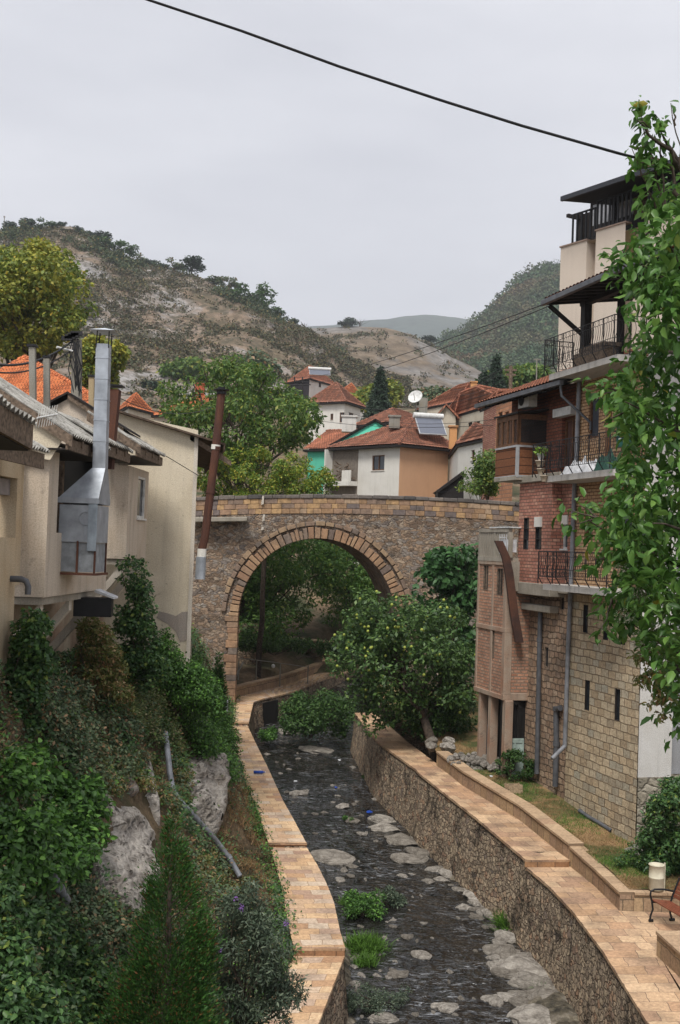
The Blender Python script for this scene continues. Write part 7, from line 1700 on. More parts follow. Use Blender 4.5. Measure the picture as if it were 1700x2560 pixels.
# conical evergreen
def thuja(apex, h, w, n, lf, label, mat=ML_THU, seed=3):
    apex = Vector(apex); b = apex-Vector((0, 0, h)); T_ = thing('thuja', b, label, 'evergreen'); mb = MB(); mb.tube([b-Vector((0, 0, .4)), apex-Vector((0, 0, h*.1))], [h*.03, .01], 8)
    for k in range(40):
        t = rg.uniform(.15, 1); a = rg.uniform(0, 6.28); r = w*t**.8*.8; q = apex-Vector((0, 0, t*h)); mb.tube([q-Vector((0, 0, .15)), q+Vector((cos(a)*r*.6, sin(a)*r*.6, .05)), q+Vector((cos(a)*r, sin(a)*r, .25))], [.014, .009, .003], 4, False)
    mb.build('trunk', M_BARK, T_)
    cl = []
    for k in range(330):
        t = rg.random()**.62; a = rg.uniform(0, 6.28); r = w*(t**.85)*(.72+.4*fbm(cos(a)*1.5, sin(a)*1.5, t*4+seed))*rg.uniform(.75, 1.05); cl.append((Vector(apex)+Vector((cos(a)*r, sin(a)*r, -t*h+.05+.15*fbm(cos(a)*3, sin(a)*3, t*9))), (.07+.13*t*w)*rg.uniform(.6, 1.3)))
    c = np.array([tuple(a) for a, r in cl]); rr = np.array([r for a, r in cl]); idx = rg.choice(len(cl), n, p=rr**1.5/np.sum(rr**1.5)); off = rg.normal(size=(n, 3))*rr[idx][:, None]*np.array([.5, .5, .85]); C = c[idx]+off
    D = C-np.array(apex)+np.array([0, 0, h*.4])*0; D[:, 2] = 0; D /= np.linalg.norm(D, axis=1)[:, None]+1e-6; D[:, 2] = 1.1
    T = LT_QUAD[0]; ax = D+rg.normal(size=(n, 3))*.45; ax /= np.linalg.norm(ax, axis=1)[:, None]; nr = rg.normal(size=(n, 3)); nr -= ax*np.sum(ax*nr, 1)[:, None]; nr /= np.linalg.norm(nr, axis=1)[:, None]; bx = np.cross(nr, ax); s_ = lf*rg.uniform(.6, 1.4, n)
    V = C[:, None, :]+ax[:, None, :]*(T[None, :, 0, None]*s_[:, None, None])+bx[:, None, :]*(T[None, :, 1, None]*s_[:, None, None]*.33)
    np_build('foliage', V, None, LT_QUAD[1], mat, T_); return T_
thuja(P(432, 2045, 17.6), 4.1, 1.42, 70000, .058, 'tall conical evergreen at the bottom of the left bank')
cy = thuja(P(548, 1640, 45), 3.6, .62, 9000, .13, 'narrow dark cypress standing against the left foot of the bridge', ML_DEEP)

# ground cover on the bank: leaves chosen by place
PZ = dict(rock=[[(180, 2120), (215, 2010), (300, 1990), (370, 1930), (400, 2010), (415, 2100), (400, 2200), (350, 2300), (250, 2270)], [(450, 1880), (520, 1870), (570, 1900), (565, 2040), (520, 2110), (470, 2060)], [(340, 1880), (385, 1880), (400, 2060), (370, 2100)]],
          dry=[[(540, 1960), (600, 1960), (660, 2040), (680, 2120), (690, 2210), (600, 2210), (520, 2120), (480, 2060)], [(190, 1650), (300, 1640), (310, 1760), (200, 1780)], [(290, 1960), (400, 1960), (420, 2080), (330, 2080)]])
gc = {k: [] for k in ('ivy', 'grey', 'dry', 'grn')}
for _ in range(34000):
    y = 12+44*rg.random()**1.35; xr_ = interp(LI, min(y, 53)); x = xr_-rg.random()*6.0
    z = bank(x, y); px, py = pix(Vector((x, y, z)))
    if not (-60 < px < 800 and 1380 < py < 2640): continue
    pa, pb = np.array([px]), np.array([py]); n_ = fbm(x*.7, y*.7, 5)
    if any(inpoly(pa, pb, q)[0] for q in PZ['rock']):
        if rg.random() < .75 or n_ < .1: continue
    k = 'dry' if (any(inpoly(pa, pb, q)[0] for q in PZ['dry']) and rg.random() < .8) else ('ivy' if n_ > .12 else 'grey' if n_ > -.15 else ('dry' if rg.random() < .3 else 'grn' if rg.random() < .4 else 'grey'))
    if xr_-x < .45 and rg.random() < .5: k = 'grn'
    gc[k].append((x, y, z))
nb = np.array([.55, -.35, .75]); nb /= np.linalg.norm(nb)
for k, m_, sz, wd, rep, lab, tm in (('ivy', ML_IVY, .085, .65, 8, 'dark green ivy carpeting parts of the left bank', LT_QUAD), ('grey', ML_GRY, .075, .55, 9, 'grey-green brambles and dead stems over the left bank', LT_QUAD), ('dry', ML_DRY, .15, .08, 9, 'dry straw-coloured grass on the left bank', LT_BLADE), ('grn', ML_GRN, .075, .6, 6, 'fresh green weeds on the left bank', LT_QUAD)):
    A = np.repeat(np.array(gc[k]), rep, 0); A = A+rg.normal(size=A.shape)*np.array([.09, .09, .03])+nb*rg.random(len(A))[:, None]*(.22 if k != 'dry' else .03)
    D = np.tile(nb if k != 'dry' else np.array([.25, -.1, 1.0]), (len(A), 1))
    np_build('ground_cover' if k != 'dry' else 'dry_grass', leaves(A, D, sz, wd, rg, tm, .1 if k != 'dry' else -.5, outw=.5 if k != 'dry' else 1.3, flat=.6 if k != 'dry' else 0), None, tm[1], m_, None, label=lab, cat='grass' if k == 'dry' else 'ground cover', kind='stuff')
# weeds at the inner edge of the left path
wd = [(G(x, y, -7.75+(y-1900)*-.0007)+Vector((-.12, .0, .08)), .2) for x, y in ((590, 1905), (598, 1940), (612, 1965), (625, 1990), (634, 2020), (645, 2050), (652, 2080), (618, 1985), (604, 1925), (585, 1890))]
shrub('weeds', wd, 3200, .075, .5, ML_GRN, 'green weeds growing over the inner edge of the left path', 'weeds')

# ------------------------------------------------------------------ right terrace plants
bt = blob([(1232, 1925), (1245, 1890), (1280, 1868), (1320, 1880), (1345, 1915), (1340, 1945), (1260, 1950)], 37.0, 34, .13, .5, rg)
shrub('shrub', bt, 2600, .08, .5, ML_DEEP, 'round green bush at the foot of the long grey soil pipe', 'bush')
bt = blob([(1590, 2130), (1600, 2060), (1625, 2000), (1650, 1950), (1740, 1900), (1760, 2190), (1660, 2200), (1600, 2180)], 28.7, 70, .26, .8, rg)
shrub('ivy', bt, 8500, .10, .6, ML_IVY, 'mass of green ivy climbing at the right edge beside the rubble plinth', 'ivy', LT_LEAF)
bt = blob([(1520, 2150), (1560, 2110), (1620, 2090), (1700, 2120), (1700, 2200), (1640, 2190), (1560, 2180)], 28.9, 36, .13, .5, rg)
shrub('weeds', bt, 3600, .06, .5, ML_IVY, 'low creeping weeds on the terrace in front of the ivy', 'weeds')
gp_ = {'g': [], 'd': []}
for _ in range(26000):
    y = 27.4+rg.random()**1.4*17; x = tx0(y)+.03+rg.random()**1.1*5.0
    f = RF.off(0); 
    if (Vector((x, y))-RF.a).dot(RF.n) < .05 and y > 30.8: continue
    n_ = fbm(x*.6, y*.6, 6); z = terz(x, y)
    gp_['g' if n_+rg.normal()*.12 > .0 else 'd'].append((x, y, z))
for k, m_, sz, lab in (('g', ML_GRS, .085, 'green grass on the terrace below the tall house'), ('d', ML_DRY, .07, 'dry yellow grass on the terrace below the tall house')):
    A = np.array(gp_[k]); A = np.repeat(A, 3, 0)+rg.normal(size=(len(A)*3, 3))*np.array([.05, .05, .004]); D = np.tile(np.array([0, 0, 1.0]), (len(A), 1))
    np_build('grass', leaves(A, D, sz, .09, rg, LT_BLADE, -.6, outw=.9, flat=0), None, LT_BLADE[1], m_, None, label=lab, cat='grass', kind='stuff')
# ------------------------------------------------------------------ plants in the stream
def sG(px, py): 
    d = ray(px, py); y = 18.0
    while y < 70:
        p = d*(y/d.y)
        if p.z < zr(y): return p
        y += .05
    return d*(70/d.y)
def tuft(px, py, n, h, spread, mat, label, cat='grass tuft'):
    p = sG(px, py); A = np.array(p)+rg.normal(size=(n, 3))*np.array([spread, spread*.8, .01]); D = np.tile(np.array([0, 0, 1.0]), (n, 1))+rg.normal(size=(n, 3))*.35
    return np_build('grass_tuft', leaves(A, D, h, .06, rg, LT_BLADE, -.5, outw=1.6, flat=0, sv=.5), None, LT_BLADE[1], mat, None, label=label, cat=cat)
def sbush(px, py, w, h, n, nl, lf, mat, label, wd=.5):
    p = sG(px, py); cl = [(p+Vector((rg.uniform(-w, w)/2, rg.uniform(-w, w)*.4, rg.uniform(.15, 1)*h*.8)), h*.32) for _ in range(n)]
    return shrub('water_plant', cl, nl, lf, wd, mat, label, 'plant', base=p, stems=8)
sbush(905, 2290, .95, .62, 26, 3400, .075, ML_GRN, 'bushy green water plant on the left side of the stream')
sbush(985, 2262, .45, .45, 12, 1300, .075, ML_BUD, 'smaller greyish water plant right beside the bushy green one')
sbush(945, 2520, 1.3, .42, 30, 3000, .05, ML_BUD, 'wispy dark weeds in the stream at the bottom of the picture')
sbush(870, 1995+60, .25, .18, 6, 400, .06, ML_GRN, 'little green plant among the pale stones midstream')
tuft(912, 2372, 1500, .32, .22, ML_GRS, 'bright green grass tuft in the stream below the bushy plant')
tuft(915, 2410, 500, .25, .12, ML_GRS, 'thin grass tuft just below the bright green one in the stream')
tuft(868, 2260, 350, .2, .10, ML_GRS, 'small grass tuft at the foot of the left wall in the stream')
tuft(1272, 2325, 700, .42, .12, ML_GRS, 'arching grass tuft at the foot of the right wall')
tuft(1152, 2182, 250, .16, .07, ML_GRS, 'small bright grass tuft near the right wall upstream')
tuft(955, 1935, 400, .2, .15, ML_GRN, 'low green tuft at the foot of the right wall under the fruit tree')
sbush(925, 1950, .5, .3, 10, 900, .07, ML_DEEP, 'dark weeds at the foot of the right wall below the fruit tree')
tuft(1345, 2478, 250, .2, .05, ML_GRN, 'thin weeds on the pale rock beside the right wall')
# ------------------------------------------------------------------ rocks
def rock_mesh(name, seed, mat, sub=3, rough=.35, flat=.0):
    bm = bmesh.new(); bmesh.ops.create_icosphere(bm, subdivisions=sub, radius=1)
    for v in bm.verts:
        p = v.co.copy(); n1 = mnoise.noise(p*1.1+Vector((seed*7.1, 0, 0))); n2 = mnoise.fractal(p*2.6+Vector((0, seed*3.3, 0)), .8, 2, 4)
        q = p*(1+n1*rough*1.2+n2*rough*.4)
        for k in range(7):                      # hewn faces
            d = Vector((sin(seed*3+k*2.4), cos(seed*5+k*1.7), sin(seed+k*3.1)*.8)).normalized(); lim = .72+.12*sin(seed*9+k)
            h = q.dot(d)
            if h > lim: q -= d*(h-lim)*.85
        v.co = q
    me = bpy.data.meshes.new(name); bm.to_mesh(me); bm.free(); me.materials.append(mat); me.polygons.foreach_set('use_smooth', [sub > 3]*len(me.polygons)); return me
RM = [rock_mesh('rock', k, M_ROCK, 3) for k in range(5)]; CMs = [rock_mesh('boulder', 10+k, M_CLIFF, 5, .45) for k in range(4)]
def rock(me, c, s_, rz=None, label=None, cat='rock', group=None, name='rock', tilt=.15):
    o = bpy.data.objects.new(name, me); COL.objects.link(o); o.location = c; o.scale = s_; o.rotation_euler = (rg.normal()*tilt, rg.normal()*tilt, rg.uniform(0, 6.28) if rz is None else rz)
    return settag(o, label, cat, group)
# cliff rocks on the left bank: (pixel, width px, height px, words)
def outcrop(poly, lab, lift=.2, amp=.3, step=7, seed=0):
    p = np.array(poly, float); x0, y0 = p.min(0); x1, y1 = p.max(0); nx, ny = int((x1-x0)/step)+1, int((y1-y0)/step)+1; V = []; ok = {}; q_ = []
    N0 = Vector((.62, -.6, .45)).normalized()
    for j in range(ny+1):
        for i in range(nx+1):
            x, y = x0+i*step, y0+j*step; h = bankhit(x, y); pa, pb = np.array([x]), np.array([y])
            if h is None: h = Vector((0, 0, 0)); ok[(i, j)] = False
            else: ok[(i, j)] = bool(inpoly(pa, pb, poly)[0])
            e_ = min(1, edged(pa, pb, poly)[0]/26) if ok[(i, j)] else -.6
            n1 = fbm(h.x*.9+seed, h.y*.5, h.z*.9, 3); n2 = 1-abs(fbm(h.x*2.2, h.y*1.2+seed, h.z*2.6, 4))*2; st = (h.z*2.3+h.x*.7+n1) % 1.0
            V.append(h+N0*(lift*(e_*1.3-.25)+amp*(n1*.8+n2*.13+(st**3)*.28)*max(0, e_)))
    F = [(j*(nx+1)+i, j*(nx+1)+i+1, (j+1)*(nx+1)+i+1, (j+1)*(nx+1)+i) for j in range(ny) for i in range(nx) if sum(ok[k] for k in ((i, j), (i+1, j), (i+1, j+1), (i, j+1))) >= 1 and (V[j*(nx+1)+i]-V[(j+1)*(nx+1)+i+1]).length < 1.2]
    use = sorted({k for f in F for k in f}); mp_ = {k: n for n, k in enumerate(use)}
    mb = MB(); mb.add([V[k] for k in use], [tuple(mp_[k] for k in f) for f in F], True)
    return mb.build('rock_outcrop', M_OUT, label=lab, cat='rock')
def t_():
    t = NT('outcrop_rock', .92, .15); f = t.noise(t.co('Object'), 1.3, 9, .7, .5); g = t.noise(t.co('Object'), 9, 7, .75); v = t.noise(t.co('Object', scale=(1, 1, 2.2), rot=(.4, .5, 0)), 3.0, 5, .7, .8)
    c = t.ramp(f, [(.3, (.13, .105, .085)), (.42, (.30, .27, .235)), (.55, (.50, .46, .41)), (.68, (.36, .31, .26)), (.8, (.22, .18, .14))])
    c = t.mix(.55, c, t.ramp(g, [(.28, .05), (.72, .95)]), 'OVERLAY'); c = t.mix(t.ramp(v, [(.56, 0.0), (.62, .8)]), c, (.07, .06, .05))
    return t.done(c, t.bump(t.math('ADD', t.math('ADD', f, v), t.math('MULTIPLY', g, .5)), 1, .09))
M_OUT = t_()
outcrop([(185, 2120), (195, 2060), (225, 2010), (215, 1960), (262, 1965), (300, 2010), (340, 2010), (395, 2080), (400, 2180), (385, 2270), (350, 2330), (290, 2300), (240, 2240), (180, 2170)], 'largest pale grey rock face in the middle of the left bank')
outcrop([(345, 1900), (368, 1870), (392, 1930), (402, 2000), (404, 2080), (380, 2080), (352, 1990), (335, 1940)], 'tall narrow pale rock left of the bank pipe', seed=3)
outcrop([(455, 1900), (480, 1870), (500, 1880), (545, 1870), (572, 1910), (572, 2010), (548, 2090), (520, 2110), (480, 2040), (455, 1970)], 'upright grey boulder face right of the bank pipe', lift=.35, seed=5)
for i, (x, y, w, h, lab) in enumerate([(325, 1975, 50, 50, 'small pale rock above the large rock face'), (232, 1985, 45, 40, 'small mossy rock beside the large-leaved bush')]):
    h_ = bankhit(x, y)
    if h_ is None: continue
    k = h_.y/FPX; sx, sz = w*k*.62, h*k*.60
    rock(CMs[i % 4], h_+Vector((-.2*sx, .2*sx, 0)), (sx, sx*.9, sz), i, lab, 'rock', None, 'boulder', .12)
# rocks in the stream
def srock(x, y, w, h, label=None, group=None, lift=.0):
    p = sG(x, y); k = p.y/FPX; sx = w*k*.52; sy = max(.12, h*k*1.5); sz = min(.22, max(.06, sx*.38))
    return rock(RM[int(rg.integers(0, 5))], p+Vector((0, 0, lift)), (sx, sy, sz), rg.uniform(-.35, .35), label, 'rock', group, tilt=.05)
BIG = [(832, 2147, 115, 34, 'large flat pale rock at the foot of the left wall step'), (790, 1878, 90, 20, 'flat pale rock highest up the stream near the arch'), (1304, 2425, 150, 55, 'broad pale rock slab in the middle of the right shore'), (1263, 2385, 90, 45, 'pale slab left of the broad right shore slab'),
       (1273, 2342, 75, 30, 'pale slab at the foot of the right wall beside the arching tuft'), (1340, 2465, 110, 45, 'pale slab below the broad right shore slab'), (1385, 2505, 130, 50, 'pale slab touching the right wall near the bottom'), (1355, 2545, 160, 45, 'lowest large rock slab at the bottom right of the stream'),
       (1197, 2240, 70, 45, 'pale rock against the right wall upstream of the arching tuft'), (1233, 2278, 60, 36, 'rock between the wall rock and the arching tuft'), (1023, 2150, 95, 22, 'long pale rock just right of midstream'), (1125, 2186, 62, 22, 'pale rock beside the small bright tuft'), (960, 2054, 72, 15, 'upper of two long flat rocks midstream'), (962, 2072, 76, 16, 'lower of two long flat rocks midstream'),
       (1006, 2102, 85, 24, 'flat pale rock cluster stone near the right wall'), (1044, 2132, 62, 22, 'pale stone right above the long rock'), (880, 2053, 44, 14, 'small pale stone in the middle of the current'), (857, 2016, 36, 16, 'small pointed stone midstream upstream'), (747, 1985, 52, 12, 'flat dark-edged stone by the left wall upstream'),
       (1054, 2390, 54, 20, 'pale stone alone in midstream below the green plants'), (995, 2437, 56, 15, 'bright flat stone left of midstream near the bottom'), (1120, 2522, 74, 18, 'long wet stone near the bottom centre of the stream'), (1235, 2502, 54, 22, 'stone standing in dark water left of the bottom slabs'), (870, 2357, 40, 26, 'stone at the left wall beside the grass tuft'), (967, 2551, 74, 20, 'flat stone at the very bottom left of the stream'), (1018, 2342, 34, 12, 'little stone right of the grass tuft midstream'),
       (905, 2085, 28, 10, 'very small pale stone below midstream current'), (1072, 2205, 34, 10, 'thin pale stone right of midstream'), (1008, 2192, 30, 10, 'thin pale stone left of midstream'), (725, 1745+85, 60, 26, 'mossy stone at the foot of the left wall near the arch')]
for x, y, w, h, lab in BIG: srock(x, y, w*1.08, h*1.1, lab)
# the wider shelves are built of several slabs
for k in range(46):
    t = rg.random(); y = 2330+t*230; xw = np.interp(y, [2330, 2400, 2450, 2560], [1320, 1370, 1410, 1480]); x = xw-rg.random()**1.3*np.interp(y, [2330, 2400, 2560], [60, 150, 180]); srock(x, y, rg.uniform(40, 95), rg.uniform(14, 34), 'one of the pale slabs packed along the right shore near the bottom', 'pale slabs of the right shore', -.02)
for k in range(34):
    y = rg.uniform(2080, 2330); xw = np.interp(y, [2080, 2200, 2330], [1130, 1210, 1300]); srock(xw-rg.random()**1.2*110, y, rg.uniform(16, 55), rg.uniform(7, 20), 'one of the pale stones along the foot of the right wall', 'stones at the foot of the right wall', -.01)
SMALL = 'one of the many small stones scattered in the stream'
for k in range(95):
    y = 1880+rg.random()*680; l = np.interp(y, [1880, 2100, 2330, 2560], [655, 775, 860, 870]); r = np.interp(y, [1880, 2100, 2330, 2560], [890, 1120, 1300, 1450]); t = rg.random()
    if rg.random() < .6: t = 1-(1-t)**.5*.9 if rg.random() < .65 else t*.18
    srock(l+(r-l)*t, y, rg.uniform(7, 26)*(y/2200), rg.uniform(3, 9), SMALL, 'small stones scattered in the stream', -.01)
for x, y, w in ((880, 2165, 30), (876, 2190, 22), (884, 2400, 26), (890, 2462, 34), (872, 2380, 20), (905, 2440, 20), (860, 2175, 22), (850, 2200, 26), (895, 2480, 26)): srock(x, y, w, 14, 'one of the stones at the foot of the left wall', 'stones at the foot of the left wall')
# rubble heap on the terrace
mrub = m_island('rubble_stone', [(0, (.42, .38, .33)), (.4, (.30, .27, .23)), (.8, (.50, .45, .38)), (1, (.22, .19, .16))]); RB = [rock_mesh('rubble_stone', 20+k, M_ROCK, 2, .3) for k in range(3)]
def tG(px, py):
    d = ray(px, py); y = 25.0
    while y < 60:
        p = d*(y/d.y)
        if p.z < terz(p.x, p.y): return p
        y += .05
    return p
for k in range(75):
    x = rg.uniform(1125, 1262); y = 1905+(x-1125)*.10+rg.uniform(-12, 16); p = tG(x, y); s_ = rg.uniform(.06, .17); o = rock(RB[k % 3], p+Vector((0, 0, rg.uniform(.0, .22))), (s_, s_*.8, s_*.7), None, 'one of the broken stones in the rubble heap by the annex', 'stone', 'rubble heap stones by the annex', 'rubble_stone', .6)
rock(RB[0], tG(1212, 1912)+Vector((0, 0, .15)), (.28, .22, .17), .3, 'orange-tan block on top of the rubble heap', 'stone', None, 'rubble_stone').active_material
for x, y, s_, lab in ((1122, 1868, .24, 'upper pale sack-like stone at the end of the low wall'), (1117, 1884, .3, 'round white sack beside the start of the low wall'), (1077, 1870, .26, 'pale upright stone at the left by the fruit tree trunk'), (1078, 1882, .22, 'squarish tan block at the fruit tree trunk')):
    rock(RB[1], tG(x, y)+Vector((0, 0, .2)), (s_, s_*.9, s_*.85), None, lab, 'stone', None, 'pale_stone')
for x, y, s_ in ((1590, 2125, .22), (1600, 2138, .16), (1668, 2118, .2), (1682, 2110, .18), (1640, 2150, .1)): rock(RM[1], tG(x, y), (s_*1.3, s_, s_*.7), None, 'one of the grey stones half hidden in the weeds by the plinth', 'rock', 'stones in the weeds by the plinth')
# ------------------------------------------------------------------ furniture on the right bank
def bench(a, b, back):
    """a: far end, b: near end of the seat front, back: direction to the backrest"""
    a, b = Vector(a), Vector(b); d = (b-a); Lb = d.length; d.normalize(); n = Vector(back).normalized(); z = Vector((0, 0, 1)); T_ = thing('park_bench', (a+b)/2, 'brown slatted park bench with black arms at the right edge', 'bench')
    M_SL = m_plain('bench_slat_wood', (.20, .065, .035), .45, 0, .25, 18, .3)
    s_ = thing_part('seat', T_)
    for k in range(6): q = a+n*(.02+k*.078)+z*(.43-.01*k); mb = MB(); mb.box(q, d*Lb, n*.058, z*.028); mb.build('slat', M_SL, s_, bevel=.006)
    s_ = thing_part('backrest', T_)
    for k in range(5): q = a+n*(.50+k*.035)+z*(.50+k*.085); mb = MB(); mb.box(q, d*Lb, n*.026+z*.01, (z*.066+n*.022)); mb.build('slat', M_SL, s_, bevel=.005)
    for k, t in enumerate((.06, Lb-.1)):
        q = a+d*t; mb = MB()
        arc = lambda pts, r=.022: mb.tube([q+n*x+z*y for x, y in pts], r, 7)
        arc([(-.04, 0), (-.02, .12), (.03, .25), (.0, .42)]); arc([(.50, 0), (.45, .15), (.46, .4), (.55, .65), (.66, .92)]); arc([(-.0, .41), (.25, .39), (.48, .38)]); arc([(.0, .42), (-.04, .55), (-.03, .64), (.06, .68), (.3, .67), (.52, .62)])
        arc([(-.06, .01), (.04, .01)], .03); arc([(.44, .01), (.56, .01)], .03)
        mb.build('side_frame', M_BLACKIRON, T_)
def thing_part(name, par):
    o = bpy.data.objects.new(name, None); COL.objects.link(o); o.parent = par; return o
pzb = -7.9; A_ = G(1612, 2312, pzb); A_ = Vector((G(1620, 2312, pzb).x, G(1620, 2312, pzb).y, pzb)); B_ = Vector((A_.x+.12, A_.y-1.7, pzb)); A_ = Vector((G(1625, 2300, pzb).x, G(1625, 2300, pzb).y, pzb)); dd = Vector((.25, -1, 0)).normalized(); B_ = A_+dd*1.7
bench(A_, B_, (1, .25, 0))
pb = G(1652, 2290, -7.9)+Vector((0, .45, 0)); T_ = thing('litter_bin', pb, 'cream cylindrical litter bin on a thin post behind the bench', 'litter bin')
mb = MB(); mb.lathe(pb+Vector((0, 0, .45)), [(.0, 0), (.15, 0), (.165, .02), (.165, .27), (.17, .275), (.17, .285), (.165, .29), (.165, .54), (.178, .55), (.178, .575), (.155, .575), (.15, .1), (0, .1)], 20); mb.build('bin_body', m_plain('cream_paint', (.56, .52, .40), .5, 0, .1), T_)
mb = MB(); mb.tube([pb+Vector((.19, .03, 0)), pb+Vector((.19, .03, 1.05))], .022, 8); mb.build('post', m_plain('cream_post', (.46, .42, .32), .6), T_)
pm_ = G(1343, 2127, -7.62); mb = MB(); mb.tube([pm_+Vector((0, 0, -.01)), pm_+Vector((0, 0, .012))], .24, 26, smooth=False)
T_ = mb.build('manhole_cover', m_plain('cast_iron', (.06, .045, .035), .7, .2), label='round dark manhole cover set in the paving just above the step', cat='manhole cover')
mb = MB()
for r in (.08, .14, .2): mb.tube([pm_+Vector((r*cos(t), r*sin(t), .014)) for t in np.linspace(0, 2*pi, 25)], .006, 4, False)
mb.build('rib', m_plain('cast_iron_rib', (.10, .075, .055), .6, .2), T_)
pc_ = tG(1283, 1982); T_ = thing('wooden_crate', pc_, 'pale wooden fruit crate lying on the terrace grass', 'crate'); mb = MB(); M_CR = m_plain('crate_wood', (.42, .31, .20), .85, 0, .25, 16)
a, b = Vector((cos(.25), sin(.25), 0)), Vector((-sin(.25), cos(.25), 0))
for k in range(2):
    for s_ in (-1, 1): mb.box(pc_-a*.22+b*s_*.15+Vector((0, 0, .02+k*.12)), a*.44, b*.012, (0, 0, .1)); mb.box(pc_+a*s_*.22-b*.15+Vector((0, 0, .02+k*.12)), a*.012, b*.3, (0, 0, .1))
for s_ in (-1, 1):
    for q in (-1, 1): mb.box(pc_+a*s_*.2+b*q*.13, a*.03, b*.03, (0, 0, .26))
mb.box(pc_-a*.22-b*.15+Vector((0, 0, .005)), a*.44, b*.3, (0, 0, .012)); mb.build('crate_slats', M_CR, T_)
def pipe_run(px, zf, r, mat, label, open_end=True):
    pts = [zf(x, y)+Vector((0, 0, r)) for x, y in px]; T_ = thing('plastic_pipe', pts[0], label, 'pipe'); mb = MB(); mb.tube(pts, r, 10, cap=not open_end); mb.build('pipe', mat, T_)
    mb = MB()
    for p, q in ((pts[0], pts[1]), (pts[-1], pts[-2])): d = (q-p).normalized()*.08; mb.tube([p, p+d], r*1.18, 10, False)
    mb.build('collar', mat, T_)
    if open_end: mb = MB(); d = (pts[-2]-pts[-1]).normalized(); mb.tube([pts[-1]+d*.02, pts[-1]+d*.03], r*.93, 10); mb.build('opening', M_DARKIN, T_)
pipe_run([(1449, 2032), (1475, 2050), (1497, 2062), (1530, 2083)], tG, .055, M_PIPE, 'longer grey plastic pipe lying at the foot of the tan stone wall')
pipe_run([(1498, 2058), (1535, 2074), (1558, 2090)], tG, .05, M_PIPEL, 'shorter light grey plastic pipe ending near the plinth corner')
# pipes on the left bank
def bG(x, y):
    h = bankhit(x, y); return (h if h is not None else P(x, y, 22))+Vector((.18, -.25, .12))
def bank_pipe(px, r, label):
    pts = [bG(x, y) for x, y in px]; q = [pts[0]]
    for i in range(1, len(pts)): q.append(pts[i])
    T_ = thing('plastic_pipe', q[-1], label, 'pipe'); mb = MB(); mb.tube(q, r, 10); mb.build('pipe', M_PIPEL, T_)
    mb = MB(); k = len(q)//2
    for i in (k-1, len(q)-2): d = (q[i+1]-q[i]).normalized()*.1; mb.tube([q[i]-d*.5, q[i]+d*.5], r*1.22, 10)
    mb.build('collar', M_PIPEL, T_)
bank_pipe([(398, 1840), (403, 1890), (408, 1940), (416, 1985), (432, 2010), (470, 2050), (520, 2105), (555, 2150), (582, 2196)], .065, 'long grey drain pipe curving down the left bank past the rocks')
bank_pipe([(98, 2178), (115, 2205), (130, 2230), (148, 2258)], .06, 'short grey pipe end poking from the bushes at the lower left')
bank_pipe([(210, 1618), (214, 1650), (218, 1700)], .06, 'short upright grey pipe in the creeper below the bays')
pf = bankhit(541, 1772); pf = (pf if pf else P(541, 1772, 40))+Vector((.3, -.5, .15))
T_ = thing('floodlight', pf, 'small pale grey floodlight box in the green shrubs near the bridge', 'floodlight'); mb = MB(); mb.cbox(pf+Vector((0, 0, .0)), .42, .16, .52, .1); mb.build('housing', m_plain('lamp_grey', (.33, .34, .36), .5, .2), T_, bevel=.02)
mb = MB()
for sx in (-.1, .1): mb.cbox(pf+Vector((sx, -.09, .1)), .17, .02, .26, .1)
mb.build('lens', m_plain('lamp_glass', (.16, .17, .19), .15), T_); mb = MB(); mb.tube([pf-Vector((0, 0, .26)), pf-Vector((0, 0, .7))], .03, 6); mb.build('bracket', M_BLACKIRON, T_)
# litter
def crumple(c, s_, mat, label, cat='litter', group=None, name='litter'):
    me = rock_mesh(name, rg.integers(30, 90), mat, 2, .7); return rock(me, c, (s_, s_*.6, s_*.35), None, label, cat, group, name)
MBL = m_plain('blue_plastic', (.02, .07, .38), .4); 
pb_ = G(648, 1934, -7.55); T_ = thing('plastic_bottle', pb_, 'blue plastic bottle lying on the left path', 'bottle'); mb = MB(); q = pb_+Vector((0, 0, .05)); ax = Vector((1, .15, 0)).normalized(); mb.tube([q-ax*.19, q-ax*.185, q+ax*.1, q+ax*.15, q+ax*.19], [.02, .05, .05, .02, .018], 10); mb.build('bottle_body', MBL, T_); mb = MB(); mb.tube([q+ax*.19, q+ax*.215], .021, 8); mb.build('cap', M_WHITEF, T_)
crumple(sG(922, 2034)+Vector((0, 0, .06)), .14, MBL, 'crumpled bright blue plastic caught on stones midstream'); crumple(sG(840, 1972)+Vector((0, 0, .05)), .09, MBL, 'small dark blue plastic scrap upstream near midstream')
mwl = m_plain('white_plastic', (.62, .64, .66), .5)
for x, y, lab in ((846, 2134, 'white plastic scrap on the large flat rock by the left wall'), (1024, 2110, 'white-blue plastic scrap among stones near the right wall'), (795, 1853, 'white plastic scrap highest up the stream'), (738, 1957, 'white plastic scrap by the left wall upstream'), (955, 2535, 'pale bottle-like scrap at the bottom left of the stream'), (848, 1904, 'white plastic scrap near the right wall upstream')): crumple(sG(x, y)+Vector((0, 0, .06)), .09, mwl, lab)
for x, y, lab in ((1228, 1943, 'white paper scrap on the terrace grass by the low wall'),): crumple(tG(x, y)+Vector((0, 0, .03)), .08, mwl, lab)
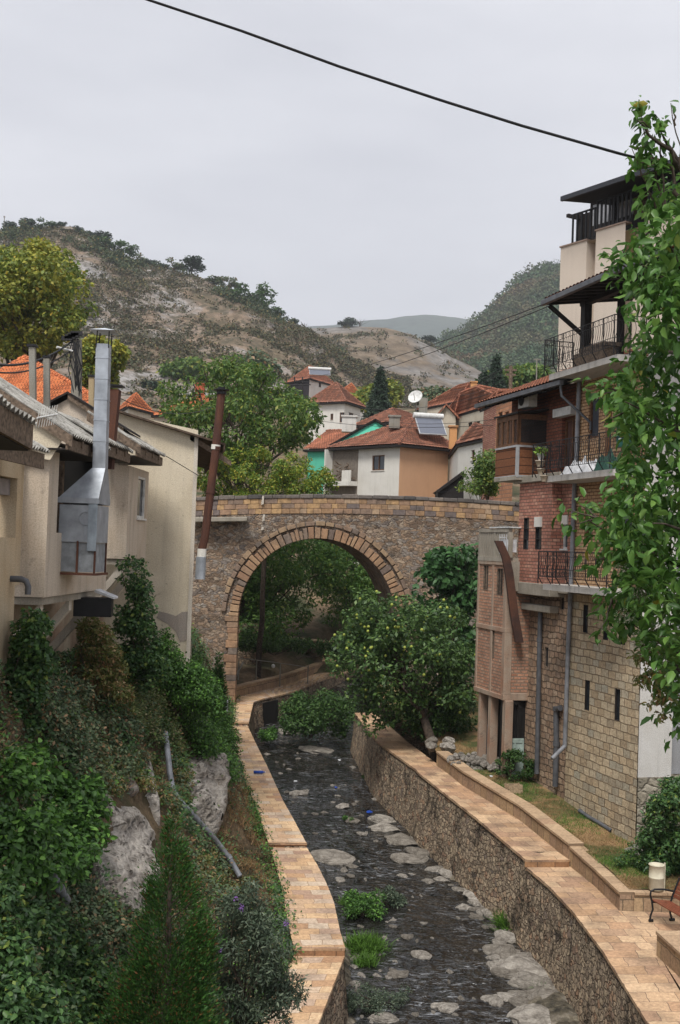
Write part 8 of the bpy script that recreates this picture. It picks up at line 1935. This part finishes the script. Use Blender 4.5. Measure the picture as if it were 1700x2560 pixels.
# ------------------------------------------------------------------ beyond the arch: fence, lamp ball, second path, old walls
T_ = thing('wire_fence', P(660, 1680, 59), 'thin post and wire fence with a white ball beyond the arch', 'fence')
zfl = -6.5; fpx = [(596, 1690, 58), (640, 1700, 58.5), (700, 1695, 59.5), (770, 1680, 61)]
for x, y, Y in fpx: mb = MB(); p = P(x, y, Y); mb.tube([p-Vector((0, 0, .6)), Vector((p.x, p.y, P(x, 1648+(x-600)*.09, Y).z))], .03, 6); mb.build('post', M_CHIMC, T_)
mb = MB(); mb.tube([P(590, 1645, 58), P(640, 1650, 58.5), P(700, 1658, 59.5), P(770, 1668, 61)], .02, 5); mb.build('top_rail', M_CHIMC, T_)
mb = MB(); mb.tube([P(590, 1690, 57.5), P(608, 1655, 58)], .05, 5); mb.build('brace', M_CHIMC, T_)
p = P(683, 1665, 59.2); mb = MB(); mb.lathe(p-Vector((0, 0, .1)), [(.0, 0), (.07, .03), (.1, .1), (.07, .17), (0, .2)], 12); mb.build('ball', M_WHITEF, T_)
mb = MB(); mb.box(P(590, 1690, 63), P(650, 1690, 63)-P(590, 1690, 63), (0, .5, 0), Vector((0, 0, P(590, 1560, 63).z-P(590, 1690, 63).z))); mb.build('old_stone_wall', M_RET, label='shaded old stone wall at the left beyond the arch', cat='wall')
low_wall([P(705, 1607, 68), P(760, 1613, 67), P(838, 1622, 66)], .25, .9, 'upper paved wall edge with orange coping far beyond the arch', side=-1)
mb = MB()
for k in range(4): a = P(806, 1652-k*8, 63+k*.5); mb.box(a, (P(840, 1650, 63)-P(806, 1650, 63)), (0, .6, 0), (0, 0, -.18))
mb.build('stone_steps', M_PAVER, label='pale stone steps beyond the arch beside the fruit tree', cat='steps')
mb = MB(); q0 = LS[15][0]; q1 = LS[18][0]
# culvert mouth in the left wall
c0_ = P(660, 1760, LS[17][0].y-.1); mb = MB(); mb.prism([P(657, 1757, c0_.y), P(695, 1748, c0_.y+.8), P(695, 1805, c0_.y+.8), P(657, 1812, c0_.y)], (.02, -.12, 0)); mb.build('culvert_opening', M_DARKIN, label='dark rectangular culvert opening in the left wall before the arch', cat='culvert')
# haze
mb = MB(); mb.abox(-4500, 4500, -450, 6200, -14, 1000); HZ = mb.build('haze', None, kind='stuff')
hm = bpy.data.materials.new('haze'); hm.use_nodes = True; nt = hm.node_tree; nt.nodes.clear(); vo = nt.nodes.new('ShaderNodeVolumePrincipled'); vo.inputs['Color'].default_value = (.86, .90, .97, 1); vo.inputs['Density'].default_value = .00024; vo.inputs['Anisotropy'].default_value = .2; om = nt.nodes.new('ShaderNodeOutputMaterial'); nt.links.new(vo.outputs[0], om.inputs['Volume'])
HZ.data.materials.append(hm)
print('OBJECTS', len(bpy.data.objects), 'faces', sum(len(m.polygons) for m in bpy.data.meshes))
